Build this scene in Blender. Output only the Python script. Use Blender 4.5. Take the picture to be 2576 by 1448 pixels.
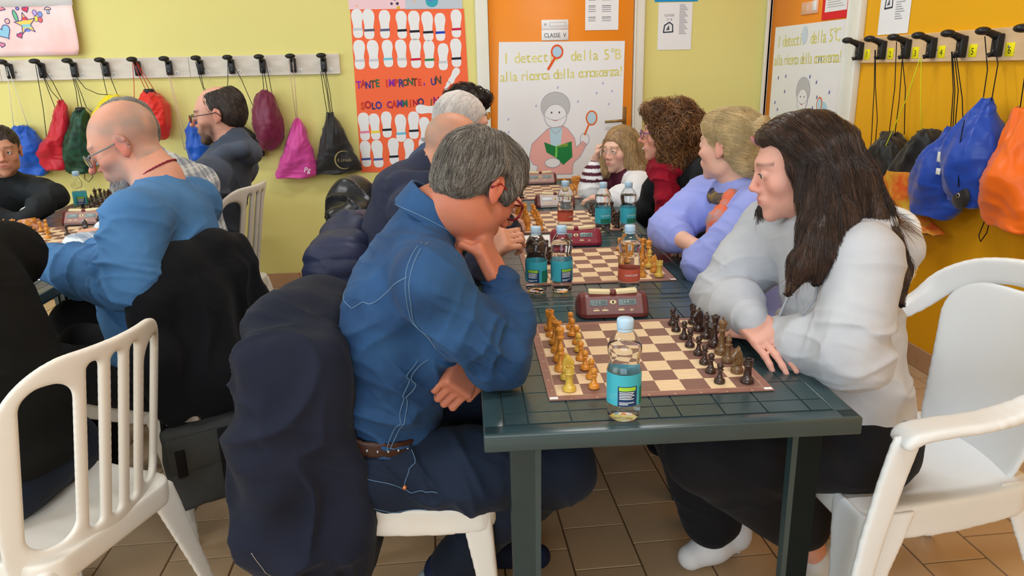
import bpy, bmesh, math, random
import numpy as np
from mathutils import Vector, Matrix, Euler
for o in list(bpy.data.objects): bpy.data.objects.remove(o, do_unlink=True)
SC = bpy.context.scene
COL = SC.collection
random.seed(7)
RNG = np.random.default_rng(7)
PI = math.pi
# ------------------------------------------------------------------ camera
F_PX, CAM_H, YAW, PITCH, ROLL = 1865.4, 1.3735, 0.1001, 0.2880, -0.0218
def cam_basis():
    fw = Vector((math.sin(YAW)*math.cos(PITCH), math.cos(YAW)*math.cos(PITCH), -math.sin(PITCH)))
    r = Vector((math.cos(YAW), -math.sin(YAW), 0)); u = r.cross(fw)
    return r*math.cos(ROLL)+u*math.sin(ROLL), u*math.cos(ROLL)-r*math.sin(ROLL), fw
_r, _u, _f = cam_basis()
cd = bpy.data.cameras.new('camera'); cam = bpy.data.objects.new('camera', cd); COL.objects.link(cam)
cd.sensor_width = 36; cd.sensor_fit = 'HORIZONTAL'; cd.lens = F_PX/2576*36; cd.clip_start = .02; cd.clip_end = 60
cam.matrix_world = Matrix(((_r.x,_u.x,-_f.x,0),(_r.y,_u.y,-_f.y,0),(_r.z,_u.z,-_f.z,CAM_H),(0,0,0,1)))
SC.camera = cam
# ------------------------------------------------------------------ light
SC.view_settings.view_transform = 'Standard'; SC.view_settings.look = 'None'
SC.view_settings.gamma = 1; SC.view_settings.use_curve_mapping = False
SC.view_settings.exposure = 0.0
W = bpy.data.worlds.new('world'); SC.world = W; W.use_nodes = True
W.node_tree.nodes['Background'].inputs[0].default_value = (.80, .90, 1, 1)
W.node_tree.nodes['Background'].inputs[1].default_value = 1.0
# room: x from XL to XR, y from YB to the back wall, ceiling at CH
XL, XR, YB, D, BROT, CH = -4.6, 2.186, -3.4, 4.873, 0.0223, 3.0
def area(name, loc, rot, sx, sy, power, col):
    l = bpy.data.lights.new(name, 'AREA'); l.shape = 'RECTANGLE'; l.size = sx; l.size_y = sy; l.energy = power; l.color = col
    o = bpy.data.objects.new(name, l); COL.objects.link(o); o.location = loc; o.rotation_euler = rot
    return o
# daylight through the windows of the left wall and of the wall behind the camera
area('window_daylight', (XL+.06, 1.2, 1.75), (0, -PI/2, 0), 1.5, 4.2, 90, (.74, .88, 1))
area('window_daylight', (-1.6, YB+.06, 1.8), (PI/2, 0, 0), 4.4, 1.5, 115, (.74, .88, 1))
# ------------------------------------------------------------------ helpers
def srgb(r, g, b):
    f = lambda c: ((c/255+.055)/1.055)**2.4 if c/255 > .04045 else c/255/12.92
    return (f(r), f(g), f(b), 1)
def link(o, parent=None):
    COL.objects.link(o)
    if parent is not None: o.parent = parent
    return o
def tag(o, label=None, cat=None, group=None, kind=None):
    if label: o['label'] = label
    if cat: o['category'] = cat
    if group: o['group'] = group
    if kind: o['kind'] = kind
    return o
def thing(name, label, cat, loc=(0,0,0), rotz=0, group=None, rot=None):
    o = bpy.data.objects.new(name, None); COL.objects.link(o); o.empty_display_size = .05
    o.location = loc; o.rotation_euler = rot or (0,0,rotz)
    return tag(o, label, cat, group)
def dup(root, loc=None, rotz=None, label=None, group=None, rot=None):
    c = root.copy(); COL.objects.link(c)
    if loc is not None: c.location = loc
    if rotz is not None: c.rotation_euler = (0,0,rotz)
    if rot is not None: c.rotation_euler = rot
    if label: c['label'] = label
    if group: c['group'] = group
    for ch in list(root.children):
        k = ch.copy(); COL.objects.link(k); k.parent = c
        for g in list(ch.children):
            q = g.copy(); COL.objects.link(q); q.parent = k
    return c
class MB:
    """collects geometry of ONE part"""
    def __init__(s): s.v=[]; s.f=[]; s.m=[]; s.sm=[]
    def add(s, vs, fs, mi=0, smooth=False, mat=None):
        b=len(s.v)
        if mat is not None: vs=[mat@Vector(v) for v in vs]
        s.v += [tuple(v) for v in vs]
        s.f += [tuple(i+b for i in f) for f in fs]; s.m += [mi]*len(fs); s.sm += [smooth]*len(fs)
        return s
    def box(s, x0,x1,y0,y1,z0,z1, mi=0, mat=None):
        v=[(x,y,z) for z in (z0,z1) for y in (y0,y1) for x in (x0,x1)]
        return s.add(v, [(0,2,3,1),(4,5,7,6),(0,1,5,4),(2,6,7,3),(0,4,6,2),(1,3,7,5)], mi, False, mat)
    def rbox(s, x0,x1,y0,y1,z0,z1, r=.005, seg=2, mi=0, mat=None, smooth=True):
        bm=bmesh.new(); bmesh.ops.create_cube(bm,size=1)
        for v in bm.verts: v.co=Vector(((x0+x1)/2+v.co.x*(x1-x0),(y0+y1)/2+v.co.y*(y1-y0),(z0+z1)/2+v.co.z*(z1-z0)))
        bmesh.ops.bevel(bm,geom=list(bm.edges),offset=r,segments=seg,profile=.5,affect='EDGES')
        bm.verts.index_update(); vs=[v.co.copy() for v in bm.verts]; fs=[[v.index for v in f.verts] for f in bm.faces]; bm.free()
        return s.add(vs,fs,mi,smooth,mat)
    def prism(s, poly, y0, y1, mi=0, mat=None, smooth=False):
        """polygon in x,z extruded along y"""
        n=len(poly); v=[(p[0],y0,p[1]) for p in poly]+[(p[0],y1,p[1]) for p in poly]
        a=sum(poly[i][0]*poly[(i+1)%n][1]-poly[(i+1)%n][0]*poly[i][1] for i in range(n))
        fs=[tuple(range(n)), tuple(range(2*n-1,n-1,-1))]+[(i,i+n,(i+1)%n+n,(i+1)%n) for i in range(n)]
        if (a<0)!=(y1<y0): fs=[f[::-1] for f in fs]
        return s.add(v,fs,mi,smooth,mat)
    def lathe(s, prof, seg=16, mi=0, mat=None, cap=True, smooth=True, fn=None):
        """profile [(r,z)] bottom to top"""
        v=[];f=[]
        for (r,z) in prof:
            for k in range(seg):
                a=2*PI*k/seg; rr=r if fn is None else fn(r,z,a); v.append((rr*math.cos(a),rr*math.sin(a),z))
        for i in range(len(prof)-1):
            for k in range(seg): k2=(k+1)%seg; f.append((i*seg+k,i*seg+k2,(i+1)*seg+k2,(i+1)*seg+k))
        if cap: f.append(tuple(range(seg-1,-1,-1))); f.append(tuple((len(prof)-1)*seg+k for k in range(seg)))
        return s.add(v,f,mi,smooth,mat)
    def tube(s, pts, r, seg=6, mi=0, mat=None, cap=True, closed=False):
        pts=[Vector(p) for p in pts]; n=len(pts); v=[];f=[]
        rs=r if isinstance(r,(list,tuple)) else [r]*n
        up=Vector((0,0,1)); pn=None
        for i,p in enumerate(pts):
            t=(pts[min(i+1,n-1)]-pts[max(i-1,0)]).normalized()
            if pn is None:
                a=up if abs(t.z)<.9 else Vector((1,0,0)); pn=t.cross(a).normalized()
            else:
                pn=(pn-t*pn.dot(t)); pn=pn.normalized() if pn.length>1e-6 else t.orthogonal().normalized()
            b=t.cross(pn)
            for k in range(seg):
                a=2*PI*k/seg; v.append(p+(pn*math.cos(a)+b*math.sin(a))*rs[i])
        for i in range(n-1):
            for k in range(seg): k2=(k+1)%seg; f.append((i*seg+k,i*seg+k2,(i+1)*seg+k2,(i+1)*seg+k))
        if cap: f.append(tuple(range(seg-1,-1,-1))); f.append(tuple((n-1)*seg+k for k in range(seg)))
        return s.add(v,f,mi,True,mat)
    def sphere(s, c, r, seg=10, rings=6, mi=0, mat=None):
        rx,ry,rz = r if isinstance(r,(list,tuple)) else (r,r,r)
        prof=[(max(1e-4,math.cos(-PI/2+PI*i/rings)),math.sin(-PI/2+PI*i/rings)) for i in range(rings+1)]
        m=Matrix.Translation(c)@Matrix.Diagonal((rx,ry,rz,1))
        return s.lathe(prof,seg,mi,(mat@m) if mat is not None else m)
    def poly(s, pts, mi=0, mat=None):
        return s.add(pts,[tuple(range(len(pts)))],mi,False,mat)
    def grid(s, P, mi=0, smooth=True, closed_u=False):
        """P[i][j] points"""
        n=len(P); m=len(P[0]); v=[p for row in P for p in row]; f=[]
        for i in range(n-1):
            for j in range(m-1): f.append((i*m+j,i*m+j+1,(i+1)*m+j+1,(i+1)*m+j))
        return s.add(v,f,mi,smooth)
    def mesh(s, name, mats):
        me=bpy.data.meshes.new(name); me.from_pydata(s.v,[],s.f)
        for m in (mats if isinstance(mats,(list,tuple)) else [mats]): me.materials.append(m)
        me.polygons.foreach_set('material_index', s.m); me.polygons.foreach_set('use_smooth', s.sm); me.update()
        return me
    def build(s, name, mats, parent=None, loc=(0,0,0), rot=(0,0,0)):
        o=bpy.data.objects.new(name, s.mesh(name,mats)); o.location=loc; o.rotation_euler=rot
        return link(o,parent)
# ------------------------------------------------------------------ materials
_mc={}
def mat(name, col, rough=.5, spec=.5, var=0, vscale=8, bump=0, bscale=60, metal=0, trans=0, ior=1.45, coat=0, sheen=0, alpha=1, col2=None, stretch=None, emit=None, attr=None, sub=0, bdist=.002):
    """procedural principled material: colour with noise variation and noise bump"""
    if name in _mc: return _mc[name]
    m=bpy.data.materials.new(name); m.use_nodes=True; _mc[name]=m
    nt=m.node_tree; N=nt.nodes; L=nt.links; b=N['Principled BSDF']; I=b.inputs
    if len(col)==3: col=srgb(*col)
    I['Base Color'].default_value=col; I['Roughness'].default_value=rough; I['Specular IOR Level'].default_value=spec
    I['Metallic'].default_value=metal; I['Transmission Weight'].default_value=trans; I['IOR'].default_value=ior
    I['Coat Weight'].default_value=coat; I['Sheen Weight'].default_value=sheen; I['Alpha'].default_value=alpha
    if sub: I['Subsurface Weight'].default_value=sub; I['Subsurface Radius'].default_value=(.012,.005,.003)
    if emit: I['Emission Color'].default_value=emit[0]; I['Emission Strength'].default_value=emit[1]
    src=None
    if attr:
        a=N.new('ShaderNodeAttribute'); a.attribute_name=attr; src=a.outputs['Color']
    tc=N.new('ShaderNodeTexCoord'); vec=tc.outputs['Object']
    if stretch:
        mp=N.new('ShaderNodeMapping'); mp.inputs['Scale'].default_value=stretch; L.new(vec,mp.inputs[0]); vec=mp.outputs[0]
    if var or col2:
        n=N.new('ShaderNodeTexNoise'); n.inputs['Scale'].default_value=vscale; n.inputs['Detail'].default_value=4; L.new(vec,n.inputs['Vector'])
        if col2:
            c2=srgb(*col2) if len(col2)==3 else col2
            rp=N.new('ShaderNodeMapRange'); rp.inputs['From Min'].default_value=.35; rp.inputs['From Max'].default_value=.65; L.new(n.outputs['Fac'],rp.inputs['Value'])
            mx=N.new('ShaderNodeMix'); mx.data_type='RGBA'; L.new(rp.outputs[0],mx.inputs['Factor'])
            if src: L.new(src,mx.inputs['A'])
            else: mx.inputs['A'].default_value=col
            mx.inputs['B'].default_value=c2; src=mx.outputs['Result']
        if var:
            rp=N.new('ShaderNodeMapRange'); rp.inputs['From Min'].default_value=.3; rp.inputs['From Max'].default_value=.7
            rp.inputs['To Min'].default_value=1-var; rp.inputs['To Max'].default_value=1+var; L.new(n.outputs['Fac'],rp.inputs['Value'])
            hs=N.new('ShaderNodeHueSaturation'); L.new(rp.outputs[0],hs.inputs['Value'])
            if src: L.new(src,hs.inputs['Color'])
            else: hs.inputs['Color'].default_value=col
            src=hs.outputs['Color']
    if src: L.new(src,I['Base Color'])
    if bump:
        n=N.new('ShaderNodeTexNoise'); n.inputs['Scale'].default_value=bscale; n.inputs['Detail'].default_value=3; L.new(vec,n.inputs['Vector'])
        bp=N.new('ShaderNodeBump'); bp.inputs['Strength'].default_value=bump; bp.inputs['Distance'].default_value=bdist; L.new(n.outputs['Fac'],bp.inputs['Height']); L.new(bp.outputs[0],I['Normal'])
    return m
def text_mesh(name, s, size, material, parent, loc, rot, depth=.0006, align='LEFT', sx=1.0, shear=0, spacing=1, offset=0):
    cu=bpy.data.curves.new(name,'FONT'); cu.body=s; cu.size=size; cu.extrude=depth/2; cu.align_x=align; cu.shear=shear; cu.space_character=spacing; cu.offset=offset
    cu.resolution_u=2
    t=bpy.data.objects.new('tmp',cu)
    me=bpy.data.meshes.new_from_object(t); bpy.data.objects.remove(t,do_unlink=True); bpy.data.curves.remove(cu)
    me.name=name; me.materials.clear(); me.materials.append(material)
    if sx!=1:
        for v in me.vertices: v.co.x*=sx
    o=bpy.data.objects.new(name,me); o.location=loc; o.rotation_euler=rot
    return link(o,parent)
UPR=(PI/2,0,0)   # text standing upright, facing local -y
# ------------------------------------------------------------------ implicit surfaces (smooth unions meshed by surface nets)
class SDF:
    def __init__(s): s.p=[]
    def cone(s,a,b,ra,rb=None,k=.02,op='u'):
        a=np.array(a,float); b=np.array(b,float); rb=ra if rb is None else rb
        s.p.append(('c',(a,b,ra,rb),k,op,(a+b)/2,np.linalg.norm(b-a)/2+max(ra,rb))); return s
    def chain(s,pts,rs,k=.02,op='u'):
        for i in range(len(pts)-1): s.cone(pts[i],pts[i+1],rs[i],rs[i+1],k,op)
        return s
    def ell(s,c,r,k=.02,op='u',R=None):
        """R: 3x3 with columns = local axes in world"""
        c=np.array(c,float); r=np.array(r,float)*np.ones(3); s.p.append(('e',(c,r,None if R is None else np.array(R,float)),k,op,c,r.max())); return s
    def box(s,c,h,rad=.01,k=.02,op='u',R=None):
        c=np.array(c,float); h=np.array(h,float); s.p.append(('b',(c,h,rad,None if R is None else np.array(R,float)),k,op,c,np.linalg.norm(h)+rad)); return s
    def fn(s,f,c,rad,k=.01,op='u'):
        s.p.append(('f',f,k,op,np.array(c,float),rad)); return s
    def xf(s,prims,M):
        return s
    @staticmethod
    def _d(pr,P):
        t,a=pr[0],pr[1]
        if t=='c':
            A,B,ra,rb=a; A=A.astype(P.dtype); ab=(B-A).astype(P.dtype); L=float(ab@ab)
            q=P-A; h=np.clip((q@ab)/L,0,1) if L>1e-12 else np.zeros(len(P))
            q=q-h[:,None]*ab
            return np.sqrt(np.einsum('ij,ij->i',q,q))-(ra+(rb-ra)*h)
        if t=='e':
            c,r,R=a; q=P-c.astype(P.dtype); r=r.astype(P.dtype)
            if R is not None: q=q@R.astype(P.dtype)
            a1=q/r; k0=np.sqrt(np.einsum('ij,ij->i',a1,a1))+1e-7; a1=a1/r; k1=np.sqrt(np.einsum('ij,ij->i',a1,a1))+1e-7
            return k0*(k0-1)/k1
        if t=='b':
            c,h,rad,R=a; q=P-c.astype(P.dtype); h=h.astype(P.dtype)
            if R is not None: q=q@R.astype(P.dtype)
            q=np.abs(q)-h
            return np.sqrt((np.maximum(q,0)**2).sum(1))+np.minimum(q.max(1),0)-rad
        return a(P)
    def eval(s,P,full=False):
        d=np.full(len(P),1.0); E=[]
        for pr in s.p:
            e=s._d(pr,P); E.append(e)
            d=s._comb(d,e,pr[2],pr[3])
        return (d,E) if full else d
    @staticmethod
    def _comb(d,e,k,op):
        if op=='s': d1,e1=-d,e
        elif op=='i': d1,e1=-d,-e
        else: d1,e1=d,e
        if k>1e-6:
            h=np.clip(.5+.5*(e1-d1)/k,0,1); m=e1+(d1-e1)*h-k*h*(1-h)
        else: m=np.minimum(d1,e1)
        return m if op=='u' else -m
    def mesh_arrays(s,h,B=10,lo=None,hi=None):
        los=np.min([p[4]-p[5] for p in s.p if p[3]=='u'],0)-2.5*h; his=np.max([p[4]+p[5] for p in s.p if p[3]=='u'],0)+2.5*h
        if lo is not None: los=np.maximum(los,lo)
        if hi is not None: his=np.minimum(his,hi)
        nb=np.ceil((his-los)/(h*B)).astype(int)+0; nb=np.maximum(nb,1); n=nb*B+1
        bi=np.stack(np.meshgrid(*[np.arange(k) for k in nb],indexing='ij'),-1).reshape(-1,3)
        bc=los+(bi+.5)*h*B; br=h*B*.87
        db,EC=s.eval(bc,True); act=np.abs(db)<br*1.4+.004
        V=np.where(db.reshape(nb)<0,-1.,1.).astype(np.float32)
        G=np.ones(n,np.float32)
        G[:nb[0]*B,:nb[1]*B,:nb[2]*B]=np.repeat(np.repeat(np.repeat(V,B,0),B,1),B,2)
        ab=bi[act]; abc=bc[act]
        if len(ab)==0: return np.zeros((0,3)),np.zeros((0,4),int)
        loc=np.stack(np.meshgrid(*[np.arange(B+1)]*3,indexing='ij'),-1).reshape(-1,3)
        m=len(loc)
        d=np.full((len(ab),m),1.0,np.float32)
        P=(los+(ab[:,None,:]*B+loc[None])*h).astype(np.float32)
        for pr,ec in zip(s.p,EC):
            sel=np.nonzero(ec[act]<br*1.25+pr[2]+2*h)[0]
            if len(sel)==0: continue
            e=s._d(pr,P[sel].reshape(-1,3)).reshape(len(sel),m)
            d[sel]=s._comb(d[sel],e,pr[2],pr[3])
        idx=ab[:,None,:]*B+loc[None]
        G[idx[...,0],idx[...,1],idx[...,2]]=d
        # border outside
        G[0]=np.maximum(G[0],1e-4);G[-1]=np.maximum(G[-1],1e-4);G[:,0]=np.maximum(G[:,0],1e-4);G[:,-1]=np.maximum(G[:,-1],1e-4);G[:,:,0]=np.maximum(G[:,:,0],1e-4);G[:,:,-1]=np.maximum(G[:,:,-1],1e-4)
        return surf_nets(G,los,h)
def surf_nets(G,org,h):
    ins=G<0
    c=np.zeros(tuple(k-1 for k in G.shape),np.int8)
    for dx in (0,1):
        for dy in (0,1):
            for dz in (0,1):
                c+=ins[dx:ins.shape[0]-1+dx,dy:ins.shape[1]-1+dy,dz:ins.shape[2]-1+dz]
    A=np.argwhere((c>0)&(c<8))
    vid=np.full(c.shape,-1,np.int32); vid[A[:,0],A[:,1],A[:,2]]=np.arange(len(A))
    cor=np.array([(i,j,k) for i in (0,1) for j in (0,1) for k in (0,1)])
    g=np.stack([G[A[:,0]+q[0],A[:,1]+q[1],A[:,2]+q[2]] for q in cor],1).astype(float)
    acc=np.zeros((len(A),3)); cnt=np.zeros(len(A))
    for a in range(8):
        for b in range(a+1,8):
            if abs(cor[a]-cor[b]).sum()!=1: continue
            m=(g[:,a]<0)!=(g[:,b]<0); t=g[m,a]/(g[m,a]-g[m,b])
            acc[m]+=cor[a]+(cor[b]-cor[a])*t[:,None]; cnt[m]+=1
    v=org+(A+acc/cnt[:,None])*h
    Q=[]
    for ax in range(3):
        u,w=(ax+1)%3,(ax+2)%3
        sl0=[slice(1,-1)]*3; sl0[ax]=slice(0,-1); sl1=[slice(1,-1)]*3; sl1[ax]=slice(1,None)
        a=ins[tuple(sl0)]; b=ins[tuple(sl1)]
        E=np.argwhere(a!=b)
        if len(E)==0: continue
        flip=a[E[:,0],E[:,1],E[:,2]]
        off=np.ones(3,int); off[ax]=0; E=E+off
        def cell(du,dw):
            q=E.copy(); q[:,u]-=du; q[:,w]-=dw; return vid[q[:,0],q[:,1],q[:,2]]
        q=np.stack([cell(1,1),cell(0,1),cell(0,0),cell(1,0)],1)
        q[~flip]=q[~flip][:,::-1]
        Q.append(q)
    return v,(np.concatenate(Q) if Q else np.zeros((0,4),int))
def perlin(P,seed=0):
    P=np.asarray(P,float); i=np.floor(P).astype(np.int64); f=P-i; u=f*f*(3-2*f)
    def hsh(x,y,z):
        n=(x*374761393+y*668265263+z*1274126177+seed*362437)&0x7fffffff
        n=((n^(n>>13))*1103515245)&0x7fffffff
        return ((n^(n>>16))&0xffff)/32768.-1
    r=0
    for dx in (0,1):
        for dy in (0,1):
            for dz in (0,1):
                w=(u[:,0] if dx else 1-u[:,0])*(u[:,1] if dy else 1-u[:,1])*(u[:,2] if dz else 1-u[:,2])
                r=r+w*hsh(i[:,0]+dx,i[:,1]+dy,i[:,2]+dz)
    return r
def vnormals(v,q):
    n=np.cross(v[q[:,2]]-v[q[:,0]],v[q[:,3]]-v[q[:,1]]); N=np.zeros_like(v)
    for k in range(4): np.add.at(N,q[:,k],n)
    return N/(np.linalg.norm(N,axis=1)[:,None]+1e-12)
def np_mesh(name,v,q,mats,colfn=None,smooth=True):
    me=bpy.data.meshes.new(name); n=len(v); k=len(q); w=q.shape[1] if k else 4
    me.vertices.add(n); me.vertices.foreach_set('co',np.ascontiguousarray(v,np.float32).ravel())
    me.loops.add(k*w); me.loops.foreach_set('vertex_index',np.ascontiguousarray(q,np.int32).ravel())
    me.polygons.add(k); me.polygons.foreach_set('loop_start',np.arange(0,k*w,w,dtype=np.int32)); 
    me.polygons.foreach_set('use_smooth',np.full(k,smooth))
    for m in (mats if isinstance(mats,(list,tuple)) else [mats]): me.materials.append(m)
    me.update(calc_edges=True)
    if colfn is not None:
        c=colfn(v); a=me.attributes.new('col','FLOAT_COLOR','POINT'); a.data.foreach_set('color',np.ascontiguousarray(c,np.float32).ravel())
    return me
def relax(v,q,n):
    for _ in range(n):
        acc=np.zeros_like(v); cn=np.zeros(len(v))
        for a,b in ((0,1),(1,2),(2,3),(3,0)):
            np.add.at(acc,q[:,a],v[q[:,b]]); np.add.at(acc,q[:,b],v[q[:,a]]); np.add.at(cn,q[:,a],1); np.add.at(cn,q[:,b],1)
        v=v*.4+.6*acc/cn[:,None]
    return v
def sdf_part(S,name,parent,h,mats,disp=None,colfn=None,lo=None,hi=None,smooth_it=0):
    """disp(v,n) -> scalar offsets"""
    v,q=S.mesh_arrays(h,lo=lo,hi=hi)
    if smooth_it: v=relax(v,q,smooth_it)
    if disp is not None:
        nn=vnormals(v,q); v=v+nn*disp(v,nn)[:,None]
    o=bpy.data.objects.new(name,np_mesh(name,v,q,mats,colfn))
    return link(o,parent)
# ================================================================== ROOM
def struct(o): o['kind']='structure'; return o
def proj(p):
    d=Vector(p)-Vector((0,0,CAM_H)); z=d.dot(_f)
    return (1288+F_PX*d.dot(_r)/z, 724-F_PX*d.dot(_u)/z, z) if z>.05 else (-9e9,-9e9,z)
M_yellow=mat('wall_yellow',(228,218,138),.62,.3,var=.02,vscale=2,bump=.12,bscale=90)
M_amber=mat('wall_amber',(234,170,16),.55,.35,var=.02,vscale=2,bump=.12,bscale=90)
M_white=mat('plaster_white',(236,232,222),.7,.3,var=.02,vscale=2)
M_trim=mat('trim_white',(228,226,216),.4,.4,var=.02,vscale=5)
M_door=mat('door_orange',(240,142,34),.4,.4,var=.025,vscale=3)
M_tile=mat('floor_tile',(198,168,134),.38,.45,var=.09,vscale=2.3,bump=.05,bscale=40)
M_grout=mat('floor_grout',(120,92,62),.8,.2,var=.1,vscale=20)
M_skirt=mat('baseboard_tile',(186,146,112),.4,.4,var=.06,vscale=4)
M_metal=mat('brushed_metal',(170,160,140),.35,.5,metal=.9)
M_brass=mat('aged_brass',(150,120,75),.4,.5,metal=.7)
# floor: grout bed and tiles in running bond (columns along y, half-offset)
fl=MB().box(XL-.2,XR+.2,YB-.2,D+.25,-.10,-.004).build('floor',M_grout); struct(fl)
TW,TL,X0=.1967,.2005,.536
tp=[(-TW/2+.002,-TL/2+.002),(TW/2-.002,-TL/2+.002),(TW/2-.002,TL/2-.002),(-TW/2+.002,TL/2-.002)]
def tile_geo():
    v=[(x,y,-.006) for x,y in tp]+[(x*.985,y*.985,0) for x,y in tp]
    return v,[(0,1,5,4),(1,2,6,5),(2,3,7,6),(3,0,4,7),(4,5,6,7)]
tv,tf=tile_geo(); m_tile=MB().add(tv,tf).mesh('tile',M_tile)
cells=[]
for k in range(int((XL-X0)/TW)-1,int((XR-X0)/TW)+1):
    y0=1.869+(0 if k%2==0 else TL/2)
    for j in range(int((YB-y0)/TL)-1,int((D-y0)/TL)+2):
        cx,cy=X0+(k+.5)*TW,y0+(j+.5)*TL
        if cx-TW/2<XL or cx-TW/2>XR or cy>D+.1 or cy<YB: continue
        px,py,z=proj((cx,cy,0)); vis=-60<px<2640 and 560<py<1500
        cells.append((0 if vis else 1,cx*cx+cy*cy,cx,cy))
cells.sort()
rest=MB()
for i,(vv,dd,cx,cy) in enumerate(cells):
    dz=-.0006*random.random()
    if i<300 and vv==0:
        t=bpy.data.objects.new('tile',m_tile); t.location=(cx,cy,dz); link(t,fl)
    else: rest.add([(x+cx,y+cy,z+dz) for x,y,z in tv],tf)
ro=rest.build('tile',M_tile,fl); ro['kind']='stuff'
# walls (local frames: x to the right along the wall as seen from the room, -y into the room)
BW_LOC,BW_ROT=(0,D,0),(0,0,-BROT)
RW_LOC,RW_ROT=(XR,0,0),(0,0,-PI/2)
struct(MB().box(XL-.3,XR+.3,0,.2,-.1,CH).build('wall_back',M_yellow,None,BW_LOC,BW_ROT))
struct(MB().box(-D-.1,-YB+.2,0,.2,-.1,CH).build('wall_right',M_amber,None,RW_LOC,RW_ROT))
struct(MB().box(XL-.2,XR+.2,YB-.2,D+.2,CH,CH+.15).build('ceiling',M_white))
# left wall with its window, rear wall with its window
wl=MB(); y0,y1,z0,z1=-.9,3.3,1.0,2.5
wl.box(XL-.2,XL,YB-.2,D+.2,-.1,z0).box(XL-.2,XL,YB-.2,D+.2,z1,CH).box(XL-.2,XL,YB-.2,y0,z0,z1).box(XL-.2,XL,y1,D+.2,z0,z1)
struct(wl.build('wall_left',M_yellow))
wr=MB(); a0,a1=-3.8,.6
wr.box(XL-.2,XR+.2,YB-.2,YB,-.1,z0).box(XL-.2,XR+.2,YB-.2,YB,z1,CH).box(XL-.2,a0,YB-.2,YB,z0,z1).box(a1,XR+.2,YB-.2,YB,z0,z1)
struct(wr.build('wall_rear',M_white))
M_pane=mat('window_pane',(235,245,250),.05,.5,trans=1,ior=1.05)
def window(name,p0,p1,axis):
    w=bpy.data.objects.new(name,None); COL.objects.link(w); struct(w)
    n=4; fr=MB()
    for i in range(n):
        a=p0+(p1-p0)*i/n; b=p0+(p1-p0)*(i+1)/n
        if axis=='y':
            for (u0,u1,v0,v1) in ((a,a+.05,z0,z1),(b-.05,b,z0,z1),(a,b,z0,z0+.05),(a,b,z1-.05,z1)): fr.box(XL-.12,XL-.06,u0,u1,v0,v1)
            MB().box(XL-.095,XL-.09,a+.05,b-.05,z0+.05,z1-.05).build('pane',M_pane,w)
        else:
            for (u0,u1,v0,v1) in ((a,a+.05,z0,z1),(b-.05,b,z0,z1),(a,b,z0,z0+.05),(a,b,z1-.05,z1)): fr.box(u0,u1,YB-.12,YB-.06,v0,v1)
            MB().box(a+.05,b-.05,YB-.095,YB-.09,z0+.05,z1-.05).build('pane',M_pane,w)
    fr.build('window_frame',M_trim,w)
window('window_1',y0,y1,'y'); window('window_2',a0,a1,'x')
# ceiling lamps (fluorescent fittings)
M_tube=mat('lamp_tube',(255,250,240),.4,.5,emit=((1,.99,.96,1),6))
for i,(x,y) in enumerate(((-2.6,3.2),(.6,3.2),(-2.6,.6),(.6,.6))):
    t=thing('ceiling_lamp','white fluorescent ceiling fitting, out of sight above the '+('far left tables','far right tables','near left tables','near right tables')[i],'lamp',(x,y,CH),0,'ceiling lamps')
    MB().rbox(-.65,.65,-.1,.1,-.07,0,.01).build('housing',M_trim,t)
    for s in (-.045,.045): MB().tube([(-.6,s,-.085),(.6,s,-.085)],.014,8).build('tube',M_tube,t)
    area('lamp_light',(x,y,CH-.12),(0,0,0),1.25,.2,20,(.96,.98,1))
# baseboards, tile by tile
def baseboard(name,x0,x1,loc,rot,skip=(),off=0):
    b=MB().box(x0,x1,-.006,0,0,.098).build(name,M_grout,None,loc,rot); struct(b)
    L=.305; x=x0+off-L
    while x<x1:
        u0,u1=max(x+.001,x0),min(x+L-.001,x1)
        if u1-u0>.01: MB().rbox(u0,u1,-.011,-.001,.001,.1,.002,1,smooth=False).build('tile',M_skirt,b)
        x+=L
baseboard('baseboard_back',XL,.29,BW_LOC,BW_ROT,off=(-.928-XL)%.305)
baseboard('baseboard_far',1.36,2.17,BW_LOC,BW_ROT,off=.1)
baseboard('baseboard_right',-3.72,3.2,RW_LOC,RW_ROT,off=.12)
# doors
def door(name,x0,x1,loc,rot,tl,tr,hx,hs,zt=2.08):
    d=bpy.data.objects.new(name,None); COL.objects.link(d); d.location=loc; d.rotation_euler=rot; struct(d)
    MB().rbox(x0,x1,-.022,.0,.004,zt,.002,1).build('leaf',M_door,d)
    f=MB().rbox(x0-tl,x0-.003,-.04,0,0,zt+.08,.006).rbox(x1+.003,x1+tr,-.04,0,0,zt+.08,.006).rbox(x0-tl,x1+tr,-.04,0,zt+.004,zt+.08,.006)
    f.rbox(x0-.012,x0-.003,-.052,-.02,0,zt,.003).rbox(x1+.003,x1+.012,-.052,-.02,0,zt,.003)
    f.build('door_frame',M_trim,d)
    h=MB().rbox(hx-.02,hx+.02,-.028,-.02,.94,1.12,.004).build('handle_plate',M_brass,d)
    MB().tube([(hx,-.03,1.035),(hx,-.065,1.035),(hx+hs*.03,-.072,1.035),(hx+hs*.13,-.07,1.03)],[.009,.009,.009,.008],8).build('handle',M_brass,h)
    return d
door('door_1',.376,1.288,BW_LOC,BW_ROT,.08,.07,1.235,-1)
door('door_2',-4.765,-3.83,RW_LOC,RW_ROT,.055,.10,-3.885,-1)
struct(MB().rbox(-3.72,-3.64,-.012,0,.88,.96,.004).build('trim_1',M_trim,None,RW_LOC,RW_ROT))   # wall socket plate
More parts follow.
